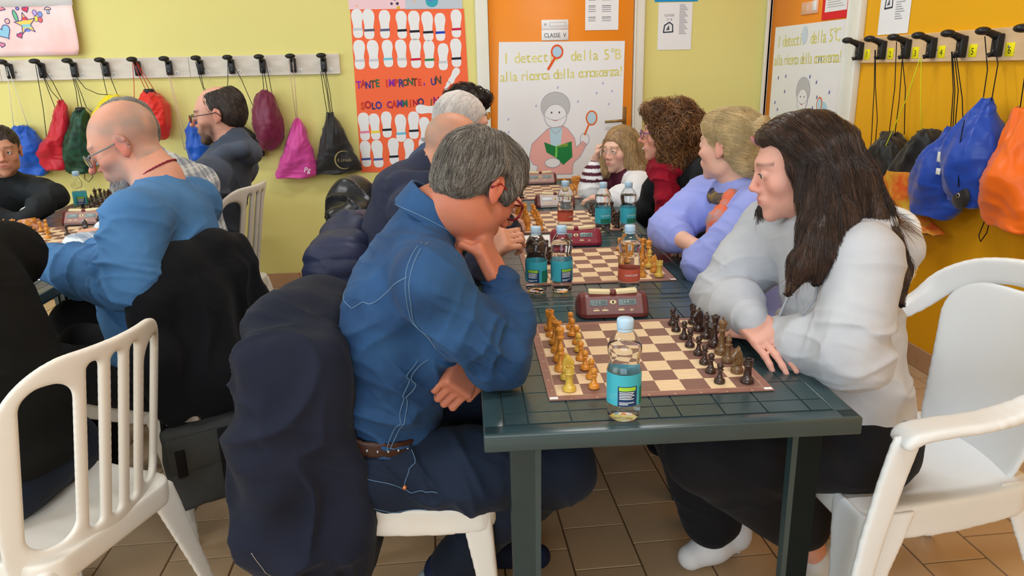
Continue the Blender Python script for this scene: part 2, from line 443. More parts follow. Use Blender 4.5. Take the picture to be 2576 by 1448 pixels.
# ================================================================== TABLES
M_green=mat('green_plastic',(47,67,71),.27,.8,var=.12,vscale=6,bump=.12,bscale=220,bdist=.0006)
TROT=0.0428; TX,TY=.0659,1.2418; TH=.72; TWD,TLN=.727,.8035
def T2W(a,b,z=TH):
    return Vector((TX+a*math.cos(TROT)+b*math.sin(TROT), TY-a*math.sin(TROT)+b*math.cos(TROT), z))
gx=[.040,.087,.171,.257,.342,.386,.472,.557,.643,.687]; gy=[.042,.0915,.182,.272,.362,.442,.532,.622,.712,.762]
def table_meshes():
    top=MB(); w,l=TWD-.001,TLN-.004
    # slab with rounded rim, sunken field, raised squares
    top.rbox(.012,w-.012,.012,l-.012,-.030,-.0035,.003,1)
    # rim frame
    def rim(x0,x1,y0,y1):
        top.rbox(x0,x1,y0,y1,-.036,0,.0035,2)
    rim(0,w,0,gx[0]); rim(0,w,l-gx[0],l); rim(.0003,gx[0],.004,l-.004); rim(w-gx[0],w-.0003,.004,l-.004)
    for i in range(len(gx)-1):
        for j in range(len(gy)-1):
            g=.0013
            x0,x1,y0,y1=gx[i]+g,gx[i+1]-g,gy[j]+g,gy[j+1]-g
            v=[(x0,y0,-.004),(x1,y0,-.004),(x1,y1,-.004),(x0,y1,-.004)]; q=.0005
            v+=[(x0+q,y0+q,-.0008),(x1-q,y0+q,-.0008),(x1-q,y1-q,-.0008),(x0+q,y1-q,-.0008)]
            top.add(v,[(0,1,5,4),(1,2,6,5),(2,3,7,6),(3,0,4,7),(4,5,6,7)])
    mt=top.mesh('table_top',M_green)
    leg=MB()   # angle-section leg, corner at the outside
    for (x0,x1,y0,y1) in ((0,.062,0,.022),(0,.022,0,.062),(.0,.05,.0,.05)):
        s=.80
        v=[(x0*s+.006,y0*s+.006,0),(x1*s+.006,y0*s+.006,0),(x1*s+.006,y1*s+.006,0),(x0*s+.006,y1*s+.006,0),(x0,y0,.69),(x1,y0,.69),(x1,y1,.69),(x0,y1,.69)]
        leg.add(v,[(3,2,1,0),(4,5,6,7),(0,1,5,4),(1,2,6,5),(2,3,7,6),(3,0,4,7)])
    ml=leg.mesh('leg',M_green)
    ap=MB(); 
    ap.box(.06,w-.06,.035,.05,-.046,-.03); ap.box(.06,w-.06,l-.05,l-.035,-.046,-.03)
    ap.box(.035,.05,.06,l-.06,-.046,-.03); ap.box(w-.05,w-.035,.06,l-.06,-.046,-.03)
    return mt,ml,ap.mesh('apron',M_green)
MT,ML,MA=table_meshes()
def table(loc,rotz,label,group):
    t=thing('plastic_table',label,'table',loc,rotz,group)
    o=bpy.data.objects.new('table_top',MT); o.location=(0,0,TH); link(o,t)
    o=bpy.data.objects.new('apron',MA); o.location=(0,0,TH); link(o,t)
    for (x,y,sx,sy) in ((.05,.05,1,1),(TWD-.05,.05,-1,1),(.05,TLN-.05,1,-1),(TWD-.05,TLN-.05,-1,-1)):
        o=bpy.data.objects.new('leg',ML); o.location=(x,y,0); o.scale=(sx,sy,1); link(o,t)
    return t
ords=['nearest','second','third','farthest']
for i in range(4):
    p=T2W(0,i*TLN,0); table(p,-TROT,'dark green plastic table with embossed squares, '+('nearest the camera, cut-out bottle at its front','second from the camera in the right row','third from the camera in the right row','farthest in the right row, before the orange door')[i].replace(', cut-out bottle at its front',' in the right row'),'tables of the right row')
LTX,LTY,LTR=-1.985,2.0,.01
def L2W(a,b,z=TH):
    return Vector((LTX+a*math.cos(LTR)+b*math.sin(LTR), LTY-a*math.sin(LTR)+b*math.cos(LTR), z))
for i in range(-1,3):
    p=L2W(0,i*TLN+.25,0); table(p,-LTR,'dark green plastic table of the left row, '+('beside the person in black','before the blue-sweatered man','beside the black-jacketed child','against the back wall')[i+1],'tables of the left row')
# ================================================================== CHAIRS (front = +y, origin on the floor under the seat centre)
M_chair=mat('white_plastic',(233,228,220),.36,.45,var=.03,vscale=5,bump=.04,bscale=150,bdist=.0006)
M_chair2=mat('white_plastic_armchair',(232,234,236),.33,.5,var=.02,vscale=5)
def smax(*a,k=.005):
    r=a[0]
    for b in a[1:]: r=.5*(r+b+np.sqrt((r-b)**2+k*k))
    return r
def seat_sdf(wf=.215,wb=.185,zs=.44):
    S=SDF()
    def f(P):
        x,y,z=P[:,0],P[:,1],P[:,2]
        t=np.clip((y+.21)/.43,0,1); w=wb+(wf-wb)*t
        surf=zs-.022*np.cos(np.clip(x/.2,-1,1)*PI/2)*np.sin(np.clip(t,0,1)*PI) -.10*np.clip((y-.16),0,1)**1.3*3
        top=np.abs(z-surf)-.006
        # 2d outline
        q=np.stack([np.abs(x)-(w-.05),np.abs(y-.005)-(.215-.05)],1)
        o=np.sqrt((np.maximum(q,0)**2).sum(1))+np.minimum(q.max(1),0)-.05
        plate=smax(top,o)
        low=zs-.055-.012*np.sin(np.clip(t,0,1)*PI)
        skirt=smax(np.abs(o+.005)-.006,z-surf-.004,low-z)
        return np.minimum(plate,skirt)
    S.fn(f,(0,0,zs),.34,k=0)
    return S
def leg_sdf(x0,y0,x1,y1,zt=.43,wt=.055,wb=.028):
    """flared angle leg from the seat corner to the floor"""
    S=SDF(); sx=1 if x0>0 else -1; sy=1 if y0>0 else -1
    def f(P):
        t=np.clip((zt-P[:,2])/zt,0,1); cx=x0+(x1-x0)*t; cy=y0+(y1-y0)*t; w=wt*(1-t)**1.2+wb+.0*t
        a=(P[:,0]-cx)*sx; b=(P[:,1]-cy)*sy        # outer corner at 0, material toward negative
        l1=smax(np.abs(a+.0065)-.0075,b,-w-b); l2=smax(np.abs(b+.0065)-.0075,a,-w-a)
        m=np.minimum(l1,l2)*.9
        return smax(m,P[:,2]-zt,-P[:,2],k=.003)
    S.fn(f,((x0+x1)/2,(y0+y1)/2,zt/2),.3,k=0)
    return S
BR,BZ0,BZ1=.31,.43,.875     # back arc radius, bottom, top
def back_coords(P,lean=.20,yb=-.20):
    """arc coordinate s, height v, radial offset of the curved back, concave to the front"""
    z=P[:,2]; ybk=yb-lean*(z-BZ0)
    cy=ybk+BR; dx=P[:,0]; dy=P[:,1]-cy
    rad=np.sqrt(dx*dx+dy*dy); s=np.arctan2(dx,-dy)*BR
    return s,z,rad-BR
def rr2(s,v,cs,cv,hs,hv,r):
    q=np.stack([np.abs(s-cs)-(hs-r),np.abs(v-cv)-(hv-r)],1)
    return np.sqrt((np.maximum(q,0)**2).sum(1))+np.minimum(q.max(1),0)-r
def slat_back():
    S=SDF()
    def f(P):
        s,v,o=back_coords(P)
        sh=rr2(s,v,0,(BZ0-.1+BZ1)/2,.225+.012*np.sin((v-BZ0)/.44*PI),(BZ1-BZ0+.1)/2,.13)
        sh=np.maximum(sh,BZ0-.02-v)
        cuts=[rr2(s,v,0,.650,.012,.190,.012)]
        for sg in (-1,1):
            cuts.append(rr2(s,v,sg*.140,.640,.046,.180,.042))
            cuts.append(rr2(s,v,sg*.053,.650,.013,.190,.013))
        c=np.min(cuts,0)
        sh2=np.maximum(sh,-c)
        return smax(np.abs(o)-.0095,sh2,k=.006)*.85
    S.fn(f,(0,-.2,.65),.37,k=0)
    return S
def V3(*a): return np.array(a,float)
def chair_parts(kind):
    """returns list of (name, mesh) for the kind"""
    tmp=bpy.data.objects.new('tmp',None)
    out=[]; m=M_chair if kind=='slat' else M_chair2
    def mk(S,name,h): 
        v,q=S.mesh_arrays(h); out.append((name,np_mesh(name,relax(v,q,2),q,m)))
    mk(seat_sdf(),'seat',.005)
    mk(leg_sdf(.205,.205,.235,.235),'leg',.0055); mk(leg_sdf(-.205,.205,-.235,.235),'leg',.0055)
    mk(leg_sdf(.185,-.20,.225,-.285),'leg',.0055); mk(leg_sdf(-.185,-.20,-.225,-.285),'leg',.0055)
    if kind=='slat': mk(slat_back(),'backrest',.004)
    bpy.data.objects.remove(tmp)
    return out
SLAT=chair_parts('slat')
def slat_chair(label,loc,rotz,group='white slatted plastic chairs'):
    t=thing('plastic_chair',label,'chair',loc,rotz,group)
    for n,me in SLAT: link(bpy.data.objects.new(n,me),t)
    return t
def arm_chair(label,loc,rotz):
    t=thing('plastic_armchair',label,'chair',loc,rotz,'white plastic armchairs')
    m=M_chair2
    # seat plate
    S=SDF()
    def fs(P):
        x,y,z=P[:,0],P[:,1],P[:,2]; tt=np.clip((y+.23)/.47,0,1); w=.20+.045*tt
        surf=.43-.03*np.cos(np.clip(x/.22,-1,1)*PI/2)*np.abs(np.sin(tt*PI))**.8+.05*np.clip(-(y+.1),0,.2)-.3*np.clip(y-.17,0,1)**1.25
        q=np.stack([np.abs(x)-(w-.06),np.abs(y-.005)-(.235-.06)],1)
        o=np.sqrt((np.maximum(q,0)**2).sum(1))+np.minimum(q.max(1),0)-.06
        plate=smax(np.abs(z-surf)-.007,o)
        low=.365-.018*np.sin(tt*PI)
        sk=smax(np.abs(o+.006)-.007,z-surf-.004,low-z)
        return np.minimum(plate,sk)*.9
    S.fn(fs,(0,0,.42),.37,k=0); sdf_part(S,'seat',t,.0055,m,smooth_it=3)
    for sg in (1,-1):
        S=leg_sdf(sg*.245,.238,sg*.268,.285,.432,.085,.045); sdf_part(S,'leg',t,.006,m,smooth_it=3)
        S=SDF()
        def fa(P,sg=sg):
            z=P[:,2]; yc=np.interp(z,[0,.24,.40,.53,.636],[.270,.252,.230,.205,.180]); w=np.interp(z,[0,.3,.636],[.020,.028,.036])
            return smax(np.abs(P[:,0]-sg*.272)-.0105,np.abs(P[:,1]-yc)-w,z-.64,-z,k=.007)*.9
        S.fn(fa,(sg*.272,.22,.32),.36,k=0)
        sdf_part(S,'arm_support',t,.006,m,smooth_it=2)
    for (a,b,c,d) in ((.19,-.22,.235,-.33),(-.19,-.22,-.235,-.33)):
        sdf_part(leg_sdf(a,b,c,d,.44,.06,.03),'leg',t,.006,m,smooth_it=2)
    # back panel: curved shell with a raised border
    S=SDF()
    def bk(P):
        z=P[:,2]; y0=-.21-.26*(z-.42); dx=P[:,0]; R=.46; dy=P[:,1]-(y0+R); o=np.sqrt(dx*dx+dy*dy)-R; s=np.arctan2(dx,-dy)*R
        hw=.165+.055*np.clip((z-.42)/.3,0,1)
        q=np.stack([np.abs(s)-(hw-.09),np.abs(z-.60)-(.225-.09)],1); sh=np.sqrt((np.maximum(q,0)**2).sum(1))+np.minimum(q.max(1),0)-.09
        return smax(np.abs(o)-.009,sh)*.85
    S.fn(bk,(0,-.25,.62),.36,k=0); sdf_part(S,'backrest',t,.006,m,smooth_it=3)
    # top rail flowing down into the arms
    def arc(s,z):
        R=.46; y0=-.21-.26*(z-.42); a=s/R; return np.array([R*math.sin(a),y0+R-R*math.cos(a),z])
    pts=[]
    for sg in (-1,):
        pts+= [np.array([-.268,.192,.622]),np.array([-.270,.175,.640]),np.array([-.275,.11,.650]),np.array([-.28,.03,.655]),np.array([-.277,-.08,.675]),arc(-.28,.73),arc(-.24,.80),arc(-.17,.845),arc(-.08,.862),arc(0,.866)]
    pts=pts+[np.array([-p[0],p[1],p[2]]) for p in pts[-2::-1]]
    rs=[.027]*len(pts)
    S=SDF()
    P0=[Vector(p) for p in pts]
    # flattened band: sample finer
    fine=[]
    for i in range(len(P0)-1):
        for k in range(4): fine.append(P0[i].lerp(P0[i+1],k/4))
    fine.append(P0[-1])
    for _ in range(3): fine=[fine[0]]+[(fine[i-1]+fine[i]*2+fine[i+1])/4 for i in range(1,len(fine)-1)]+[fine[-1]]
    for i in range(len(fine)-1):
        a,b=fine[i],fine[i+1]; c=(a+b)/2; d=(b-a).normalized()
        up=Vector((0,0,1)); flat=abs(c.y)<.2 and c.z<.72
        wz=.30
        n=up.cross(d).normalized() if abs(d.z)<.95 else Vector((0,1,0)); u2=d.cross(n)
        Rm=np.array([[d.x,n.x,u2.x],[d.y,n.y,u2.y],[d.z,n.z,u2.z]])
        k=min(1,max(0,(c.z-.66)/.12))  # 0 arm (wide flat) .. 1 back rail (tall thin)
        S.box(c,((b-a).length/2+.004, .027*(1-k)+.006*k, .004*(1-k)+.026*k),.005,.012,R=Rm)
    sdf_part(S,'arm_rail',t,.0055,m,smooth_it=3)
    return t
def face(dx,dy): return math.atan2(-dx,dy)     # rotz so that +y points along (dx,dy)
CH_BL=slat_chair('white slatted chair at the lower left, its seat holding the person in black',(-.925,1.585,0),face(-.93,.37))
CH_M1=slat_chair('white plastic chair under the denim-shirted man, dark navy jacket over its back',(-.085,1.645,0),face(1,-.02))
CH_M5=slat_chair('white plastic chair under the man in the blue sweater, black jacket over its back',(-.93,2.33,0),face(-.90,.43))
CH_M6=slat_chair('white slatted chair behind the plaid-shirted man',(-1.16,2.80,0),face(-1,.06))
CH_M7=slat_chair('white slatted chair behind the man in the charcoal hoodie, nearest the back wall',(-1.05,3.36,0),face(-.976,.216))
CH_M1.scale=(1,.86,1); CH_M6.scale=(1,1,1.03); CH_M7.scale=(1.12,1,1.05)
CH_M2=slat_chair('white chair under a quilted navy jacket',(-.06,2.42,0),face(1,0))
CH_M3=slat_chair('white chair under a shiny black puffer jacket',(-.05,3.15,0),face(1,0))
CH_W1=arm_chair('white plastic armchair with solid back under the woman in the grey hoodie',(1.11,1.555,0),face(-1,-.03))
CH_W3=dup(CH_W1,(1.26,3.12,0),face(-1,0),'white plastic armchair under the curly-haired woman in black')
CH_W2=dup(CH_W1,(1.22,2.32,0),face(-1,0),'white plastic armchair under the woman in the lavender blazer')
CH_G1=dup(CH_W1,(1.22,3.84,0),face(-1,0),'white plastic armchair under the long-haired girl')
# ================================================================== CHESS SETS
M_lightP=mat('honey_wood',(214,140,48),.3,.5,var=.10,vscale=40,coat=.3,stretch=(1,1,.3))
M_paleP=mat('pale_boxwood',(216,178,74),.32,.5,var=.10,vscale=40,coat=.3,stretch=(1,1,.3))
M_darkP=mat('dark_wood',(58,38,32),.28,.5,var=.15,vscale=40,coat=.35,stretch=(1,1,.3))
M_oliveP=mat('olive_wood',(112,82,52),.3,.5,var=.15,vscale=40,coat=.3,stretch=(1,1,.3))
M_felt=mat('felt_green',(34,60,44),.9,.1)
M_sqL=mat('board_light',(236,206,166),.42,.4,var=.06,vscale=30,stretch=(1,6,1))
M_sqD=mat('board_dark',(136,98,86),.42,.4,var=.10,vscale=30,stretch=(1,6,1))
M_rim=mat('board_rim',(150,106,94),.42,.4,var=.07,vscale=20,stretch=(1,5,1))
M_line=mat('board_line',(226,186,150),.5,.3)
M_paper=mat('paper_white',(240,240,240),.6,.3)
M_ink=mat('ink_black',(30,30,34),.6,.3)
M_wht=mat('print_white',(235,240,240),.5,.3)
def base_prof(r,h): return [(r*.96,0),(r,h*.02),(r,h*.07),(r*.93,h*.10),(r*.96,h*.12),(r*.90,h*.16),(r*.66,h*.21),(r*.60,h*.23)]
def piece_meshes():
    R={}
    def P(name,fn):
        R[name]=fn
    def pawn(m):
        r,h=.0122,.045; b=MB(); pr=base_prof(r,h)+[(r*.42,h*.36),(r*.34,h*.52),(r*.36,h*.58),(r*.62,h*.62),(r*.62,h*.645),(r*.36,h*.67)]
        c,hr=h*.83,h*.165
        pr+=[(hr*math.cos(a),c+hr*math.sin(a)) for a in [(-60+150*i/7)*PI/180 for i in range(8)]]
        return [('body',b.lathe(pr,14))]
    def rook(m):
        r,h=.0150,.051; pr=base_prof(r,h)+[(r*.56,h*.34),(r*.50,h*.52),(r*.53,h*.68),(r*.74,h*.735),(r*.74,h*.76),(r*.64,h*.78),(r*.72,h*.86),(r*.74,h*.92)]
        b=MB().lathe(pr,16); 
        for k in range(6):
            a0=2*PI*k/6-.38; a1=2*PI*k/6+.38; ro,ri=r*.74,r*.5; z0,z1=h*.91,h
            q=[(ro*math.cos(a),ro*math.sin(a)) for a in (a0,(a0+a1)/2,a1)]+[(ri*math.cos(a),ri*math.sin(a)) for a in (a1,(a0+a1)/2,a0)]
            n=6; b.add([(x,y,z0) for x,y in q]+[(x,y,z1) for x,y in q],[tuple(range(n-1,-1,-1)),tuple(range(n,2*n))]+[(i,(i+1)%n,(i+1)%n+n,i+n) for i in range(n)])
        return [('body',b)]
    def bishop(m):
        r,h=.0145,.067; pr=base_prof(r,h*.85)+[(r*.40,h*.32),(r*.30,h*.50),(r*.32,h*.56),(r*.62,h*.60),(r*.62,h*.62),(r*.36,h*.645),(r*.34,h*.67),(r*.50,h*.74),(r*.50,h*.79),(r*.38,h*.86),(r*.18,h*.925),(r*.10,h*.935),(r*.16,h*.955),(r*.16,h*.975),(r*.06,h)]
        return [('body',MB().lathe(pr,14))]
    def queen(m):
        r,h=.0165,.080; pr=base_prof(r,h*.8)+[(r*.44,h*.30),(r*.32,h*.52),(r*.34,h*.64),(r*.62,h*.675),(r*.62,h*.69),(r*.40,h*.71),(r*.42,h*.76),(r*.62,h*.90),(r*.66,h*.915)]
        b=MB().lathe(pr,16); b.lathe([(r*.5,h*.9),(r*.34,h*.93),(r*.12,h*.945),(r*.16,h*.965),(r*.12,h*.99),(r*.02,h)],10)
        for k in range(8):
            a=2*PI*k/8; b.sphere((r*.57*math.cos(a),r*.57*math.sin(a),h*.918),r*.13,6,4)
        return [('body',b)]
    def king(m):
        r,h=.0168,.090; z=.088; pr=base_prof(r,h*.75)+[(r*.46,h*.28),(r*.34,h*.48),(r*.36,h*.60),(r*.66,h*.635),(r*.66,h*.65),(r*.44,h*.67),(r*.44,h*.70),(r*.64,h*.84),(r*.64,h*.86),(r*.40,h*.90),(r*.16,h*.915)]
        b=MB().lathe(pr,16)
        b.rbox(-.0016,.0016,-.0016,.0016,h*.91,h*1.0,.0005,1).rbox(-.0016,.0016,-.0042,.0042,h*.945,h*.97,.0005,1)
        return [('body',b)]
    def knight(m):
        r,h=.0148,.060; b=MB().lathe(base_prof(r,h*.95)+[(r*.62,h*.25),(r*.5,h*.27)],14)
        # horse-head outline in x(forward)-z, thick in y with tapered cheeks
        out=[(-.0085,.015),(-.0105,.026),(-.0098,.036),(-.0075,.046),(-.0035,.0535),(-.0015,.060),(.0022,.0550),(.0070,.0525),(.0115,.0455),(.0160,.0385),(.0165,.0335),(.0135,.0305),(.0085,.0335),(.0045,.0340),(.0070,.028),(.0088,.0215),(.0088,.015)]
        n=len(out); v=[];f=[]
        for (w,s) in ((-.0078,.80),(-.0054,1.0),(.0054,1.0),(.0078,.80)):
            cx,cz=0,.035
            for (x,z) in out: v.append((cx+(x-cx)*s,w*(1.0 if z<.03 else .8),max(.0145,cz+(z-cz)*s)))
        for L in range(3):
            for i in range(n): j=(i+1)%n; f.append((L*n+i,(L+1)*n+i,(L+1)*n+j,L*n+j))
        f=[q[::-1] for q in f]
        f.append(tuple(range(n-1,-1,-1))); f.append(tuple(3*n+i for i in range(n)))
        b.add(v,f,0,False)
        return [('body',b)]
    kinds=dict(pawn=pawn,rook=rook,knight=knight,bishop=bishop,queen=queen,king=king)
    res={}
    for kn,fn in kinds.items():
        b=fn(None)[0][1]
        ft=MB().lathe([(.0110,-.0012),(.0110,.0004)],12)
        for mn,mm in (('light',M_lightP),('pale',M_paleP),('dark',M_darkP),('olive',M_oliveP)):
            res[kn,mn]=b.mesh('body',mm)
        res[kn,'felt']=ft.mesh('felt_base',M_felt)
    return res
PM=piece_meshes()
colname=dict(light='honey wooden',pale='pale yellow wooden',dark='dark wooden',olive='olive-brown wooden')
NTH=['nearest','second','third','fourth','fifth','sixth','seventh','farthest']
def piece(kind,tone,pos,rotz,label,group):
    t=thing('chess_'+kind,label,'chess piece',pos,rotz,group)
    link(bpy.data.objects.new('body',PM[kind,tone]),t)
    if (kind,tone) is not None:
        f=bpy.data.objects.new('felt_base',PM[kind,'felt']); link(f,t)
    return t
BS,BB=.47,.019; SQ=(BS-2*BB)/8
def board_mesh():
    b=MB(); b.box(0,BS,0,BS,0,.0026,0)
    z=.0027
    for i in range(8):
        for j in range(8):
            b.poly([(BB+i*SQ,BB+j*SQ,z),(BB+(i+1)*SQ,BB+j*SQ,z),(BB+(i+1)*SQ,BB+(j+1)*SQ,z),(BB+i*SQ,BB+(j+1)*SQ,z)],1 if (i+j)%2==0 else 2)
    e=.0009
    for (x0,x1,y0,y1) in ((BB-2*e,BS-BB+2*e,BB-2*e,BB-e),(BB-2*e,BS-BB+2*e,BS-BB+e,BS-BB+2*e),(BB-2*e,BB-e,BB,BS-BB),(BS-BB+e,BS-BB+2*e,BB,BS-BB)):
        b.poly([(x0,y0,z),(x1,y0,z),(x1,y1,z),(x0,y1,z)],3)
    c=.017
    for (x,y) in ((.002,.002),(BS-.002-c,.002),(.002,BS-.002-.011),(BS-.002-c,BS-.002-.011)):
        b.poly([(x,y,z+.0001),(x+c,y,z+.0001),(x+c,y+.011,z+.0001),(x,y+.011,z+.0001)],4)
    return b.mesh('board',[M_rim,M_sqL,M_sqD,M_line,M_paper])
M_BOARD=board_mesh()
ORDER=['rook','knight','bishop','king','queen','bishop','knight','rook']
def chess_set(where,toW,bx,by,zrot,light_left,skip=(),moves={},tones={}):
    """board corner (bx,by) in table coordinates; files run along y (near to far)"""
    t=thing('chessboard','brown and cream wooden-look chessboard '+where[0],'chessboard',toW(bx,by,TH+.0002),zrot,'chessboards')
    link(bpy.data.objects.new('board',M_BOARD),t)
    if where[2]:   # printed coordinates along the rim
        for i in range(8):
            text_mesh('digit','12345678'[i],.010,M_line,t,(BB+(i+.5)*SQ,.006,.0027),(0,0,PI),.0002,'CENTER')
            text_mesh('letter','abcdefgh'[i],.010,M_line,t,(.013,BB+(i+.5)*SQ,.0027),(0,0,PI/2),.0002,'CENTER')
            text_mesh('letter','abcdefgh'[i],.010,M_line,t,(BS-.013,BB+(i+.5)*SQ,.0027),(0,0,PI/2),.0002,'CENTER')
    for side in (0,1):
        isl=(side==0)==light_left
        for rank in (0,1):
            for j in range(8):
                if (side,rank,j) in skip: continue
                kind='pawn' if rank else ORDER[j]
                c=rank if side==0 else 7-rank; r=j
                if (side,rank,j) in moves: c,r=moves[(side,rank,j)]
                tone=tones.get((side,rank,j),'light' if isl else 'dark')
                p=toW(bx+BB+(c+.5)*SQ+random.uniform(-.004,.004),by+BB+(r+.5)*SQ+random.uniform(-.004,.004),TH+.0042)
                rz=(0 if side==0 else PI)+zrot+random.uniform(-.3,.3)
                cn=colname[tone]
                if kind in('king','queen'): lab=f'{cn} {kind} on the {where[1]}'
                elif kind=='pawn': lab=f'{cn} pawn, {NTH[j]} of its pawn row on the {where[1]}'
                else: lab=f'{cn} {kind} at the {"near" if j<4 else "far"} end of the {where[1]}'
                piece(kind,tone,p,rz,lab,('light' if isl else 'dark')+' pieces on the '+where[1])
chess_set(('on the nearest table of the right row','nearest chessboard',True),T2W,.1375,.1363,-TROT,True,tones={(0,0,0):'pale',(0,0,1):'pale',(0,1,4):'pale',(1,0,3):'olive',(1,0,2):'olive',(1,0,1):'olive'})
chess_set(('beside the woman in the lavender blazer','chessboard by the lavender blazer',False),T2W,.1667,.9717,-TROT,False,tones={(1,0,0):'pale',(1,0,2):'pale'})
chess_set(('on the third table, by the curly-haired woman','chessboard by the curly-haired woman',False),T2W,.1887,1.7345,-TROT,True)
chess_set(('on the farthest table, before the long-haired girl','chessboard before the long-haired girl',False),T2W,.1686,2.5408,-TROT,False)
chess_set(('in front of the man in the blue sweater','chessboard by the blue sweater',False),L2W,.125,1.06,-LTR,True,skip=((0,1,0),(0,1,2),(1,1,1),(1,1,4)),moves={(0,1,3):(3,3),(1,1,3):(4,4),(0,0,1):(2,2),(1,0,6):(5,5),(0,1,5):(2,5)})
chess_set(('at the back of the left row','chessboard at the back left',False),L2W,.125,1.92,-LTR,False)
# ================================================================== CHESS CLOCKS
M_maroon=mat('clock_maroon',(112,54,50),.35,.45,var=.03,vscale=10,bump=.05,bscale=300,bdist=.0004)
M_crimson=mat('clock_crimson',(140,40,62),.35,.45,var=.03,vscale=10)
M_silver=mat('clock_silver',(196,184,184),.38,.4,var=.02,vscale=10)
M_rose=mat('clock_rose_grey',(164,126,120),.38,.4,var=.02,vscale=10)
M_ivory=mat('clock_ivory',(238,222,176),.4,.4)
M_lcd=mat('lcd_grey',(128,148,150),.15,.5)
M_lcdW=mat('lcd_pale',(214,226,232),.15,.5)
M_seg=mat('lcd_digit',(30,42,52),.4,.3)
def clock(label,pos,rotz,mf,ms,lcd,digits=True,group='digital chess clocks'):
    """front faces local -y, origin at the front base centre"""
    t=thing('chess_clock',label,'chess clock',pos,rotz,group)
    w=.077; d=.098; h=.056
    # body: sloped front
    pf=[(0,.0015),(0,.012),(.030,.052),(.040,h),(.062,h),(d,.030),(d,.0015)]   # (y,z)
    b=MB(); n=len(pf)
    v=[(-w,y,z) for y,z in pf]+[(w,y,z) for y,z in pf]
    b.add(v,[tuple(range(n-1,-1,-1)),tuple(range(n,2*n))]+[(i,(i+1)%n,(i+1)%n+n,i+n) for i in range(n)][::1])
    b.f=[f for f in b.f]; b.build('body',mf,t)
    for s in (-1,1):    # bulging side wing
        o=MB(); q=[(-.002,.0015),(-.002,.012),(.029,.054),(.040,h+.002),(.064,h+.002),(d+.002,.031),(d+.002,.0015)]
        v=[(s*w,y,z) for y,z in q]+[(s*(w+.013),.01+y*.85,z*.93) for y,z in q]+[(s*(w+.021),.03+y*.55,.002+z*.62) for y,z in q]
        f=[]
        for L in range(2):
            for i in range(n): j=(i+1)%n; f.append((L*n+i,L*n+j,(L+1)*n+j,(L+1)*n+i))
        f+= [tuple(2*n+i for i in range(n)),tuple(range(n-1,-1,-1))]
        if s<0: f=[k[::-1] for k in f]
        o.add(v,f,0,False); o.build('side_wing',ms,t)
    # rocker bar (slightly V shaped)
    for s in (-1,1):
        MB().rbox(min(0,.066*s),max(0,.066*s),-.011,.011,-.006,.005,.002).build('rocker',M_ivory,t,(0,.050,h+.004),(0,-.05*s,0))
    MB().lathe([(.012,0),(.012,.006),(.009,.011),(.004,.013)],14).build('rocker_hub',ms,t,(0,.046,h-.001))
    # face pieces lie on the slope from (y0,z0)=(0,.012) to (.030,.052)
    ang=math.atan2(.040,.030); R=(ang,0,0)
    def onface(x,u,lift=.0004): return (x,u*math.cos(ang)-lift*math.sin(ang),.012+u*math.sin(ang)+lift*math.cos(ang))
    for x in (-.042,.036):
        l=MB().rbox(-.024,.024,-.0085,.0085,-.0006,.0010,.0005,1).build('display',lcd,t,onface(x,.033),R)
        if digits: text_mesh('digits','15:00',.0165,M_seg,l,(.003,-.0058,.0011),(0,0,0),.0002,'CENTER',sx=.86,spacing=1.05)
    MB().sphere((0,0,0),(.0095,.0062,.001),14,6).build('emblem',M_ivory,t,onface(-.003,.034),R)
    MB().sphere((0,0,0),(.0028,.0042,.0005),10,4).build('emblem_mark',M_ink,t,onface(-.003,.034,.0013),R)
    for x in (-.050,-.026,.018): MB().rbox(-.0085,.0085,-.0022,.0022,-.001,.0012,.0009,1).build('button',M_ivory,t,onface(x,.011),R)
    if digits:
        for x,s in ((-.050,'MODE'),(-.026,'SET'),(.018,'ON/OFF')): text_mesh('lettering',s,.0034,M_ivory,t,onface(x,.0150),R,.0002,'CENTER')
        text_mesh('lettering','dgt',.0085,M_ivory,t,onface(.040,.009),R,.0002,'LEFT',shear=.3)
    return t
clock('maroon chess clock reading 15:00 on the nearest table',T2W(.372,.632,TH+.001),-TROT-.02,M_maroon,M_maroon,M_lcd)
clock('crimson chess clock beside the lavender blazer, behind two bottles',T2W(.395,1.478,TH+.001),-TROT-.03,M_crimson,M_crimson,M_lcd)
clock('chess clock with a silver front on the third table',T2W(.415,2.300,TH+.001),-TROT+.02,M_silver,M_maroon,M_lcdW,False)
clock('chess clock with a rose-grey front on the farthest table',T2W(.42,3.070,TH+.001),-TROT+.03,M_rose,M_maroon,M_lcd,False)
clock('rose-grey chess clock on the left row of tables',(-1.635,3.565,TH+.001),.0,M_rose,M_maroon,M_lcd,False)
# ================================================================== WATER BOTTLES
M_pet=mat('clear_plastic',(250,252,253),.03,.5,trans=1,ior=1.03,coat=.7)
M_water=mat('water',(250,253,255),.0,.5,trans=1,ior=1.09)
M_cap=mat('cap_pale_blue',(178,208,232),.4,.4)
M_teal=mat('label_teal',(66,184,204),.35,.4,alpha=.88)
M_navy=mat('label_navy',(26,58,104),.35,.4)
M_lime=mat('label_lime',(160,208,60),.35,.4)
M_red=mat('label_red',(204,92,70),.35,.4)
M_greenl=mat('label_green',(36,120,96),.35,.4)
PROF=[(.020,.004),(.026,.002),(.0305,.008),(.0325,.022),(.0318,.034),(.0328,.038),(.0328,.108),(.0318,.112),(.0290,.119),(.0283,.125),(.0300,.133),(.0326,.147),(.0322,.158),(.0285,.170),(.0205,.184),(.0150,.191),(.0128,.195),(.0128,.206)]
def petal(r,z,a): return r*(1-.07*max(0,1-z/.02)*(.5+.5*math.cos(5*a)))
m_pet=MB().lathe(PROF,28,fn=petal).mesh('shell',M_pet)
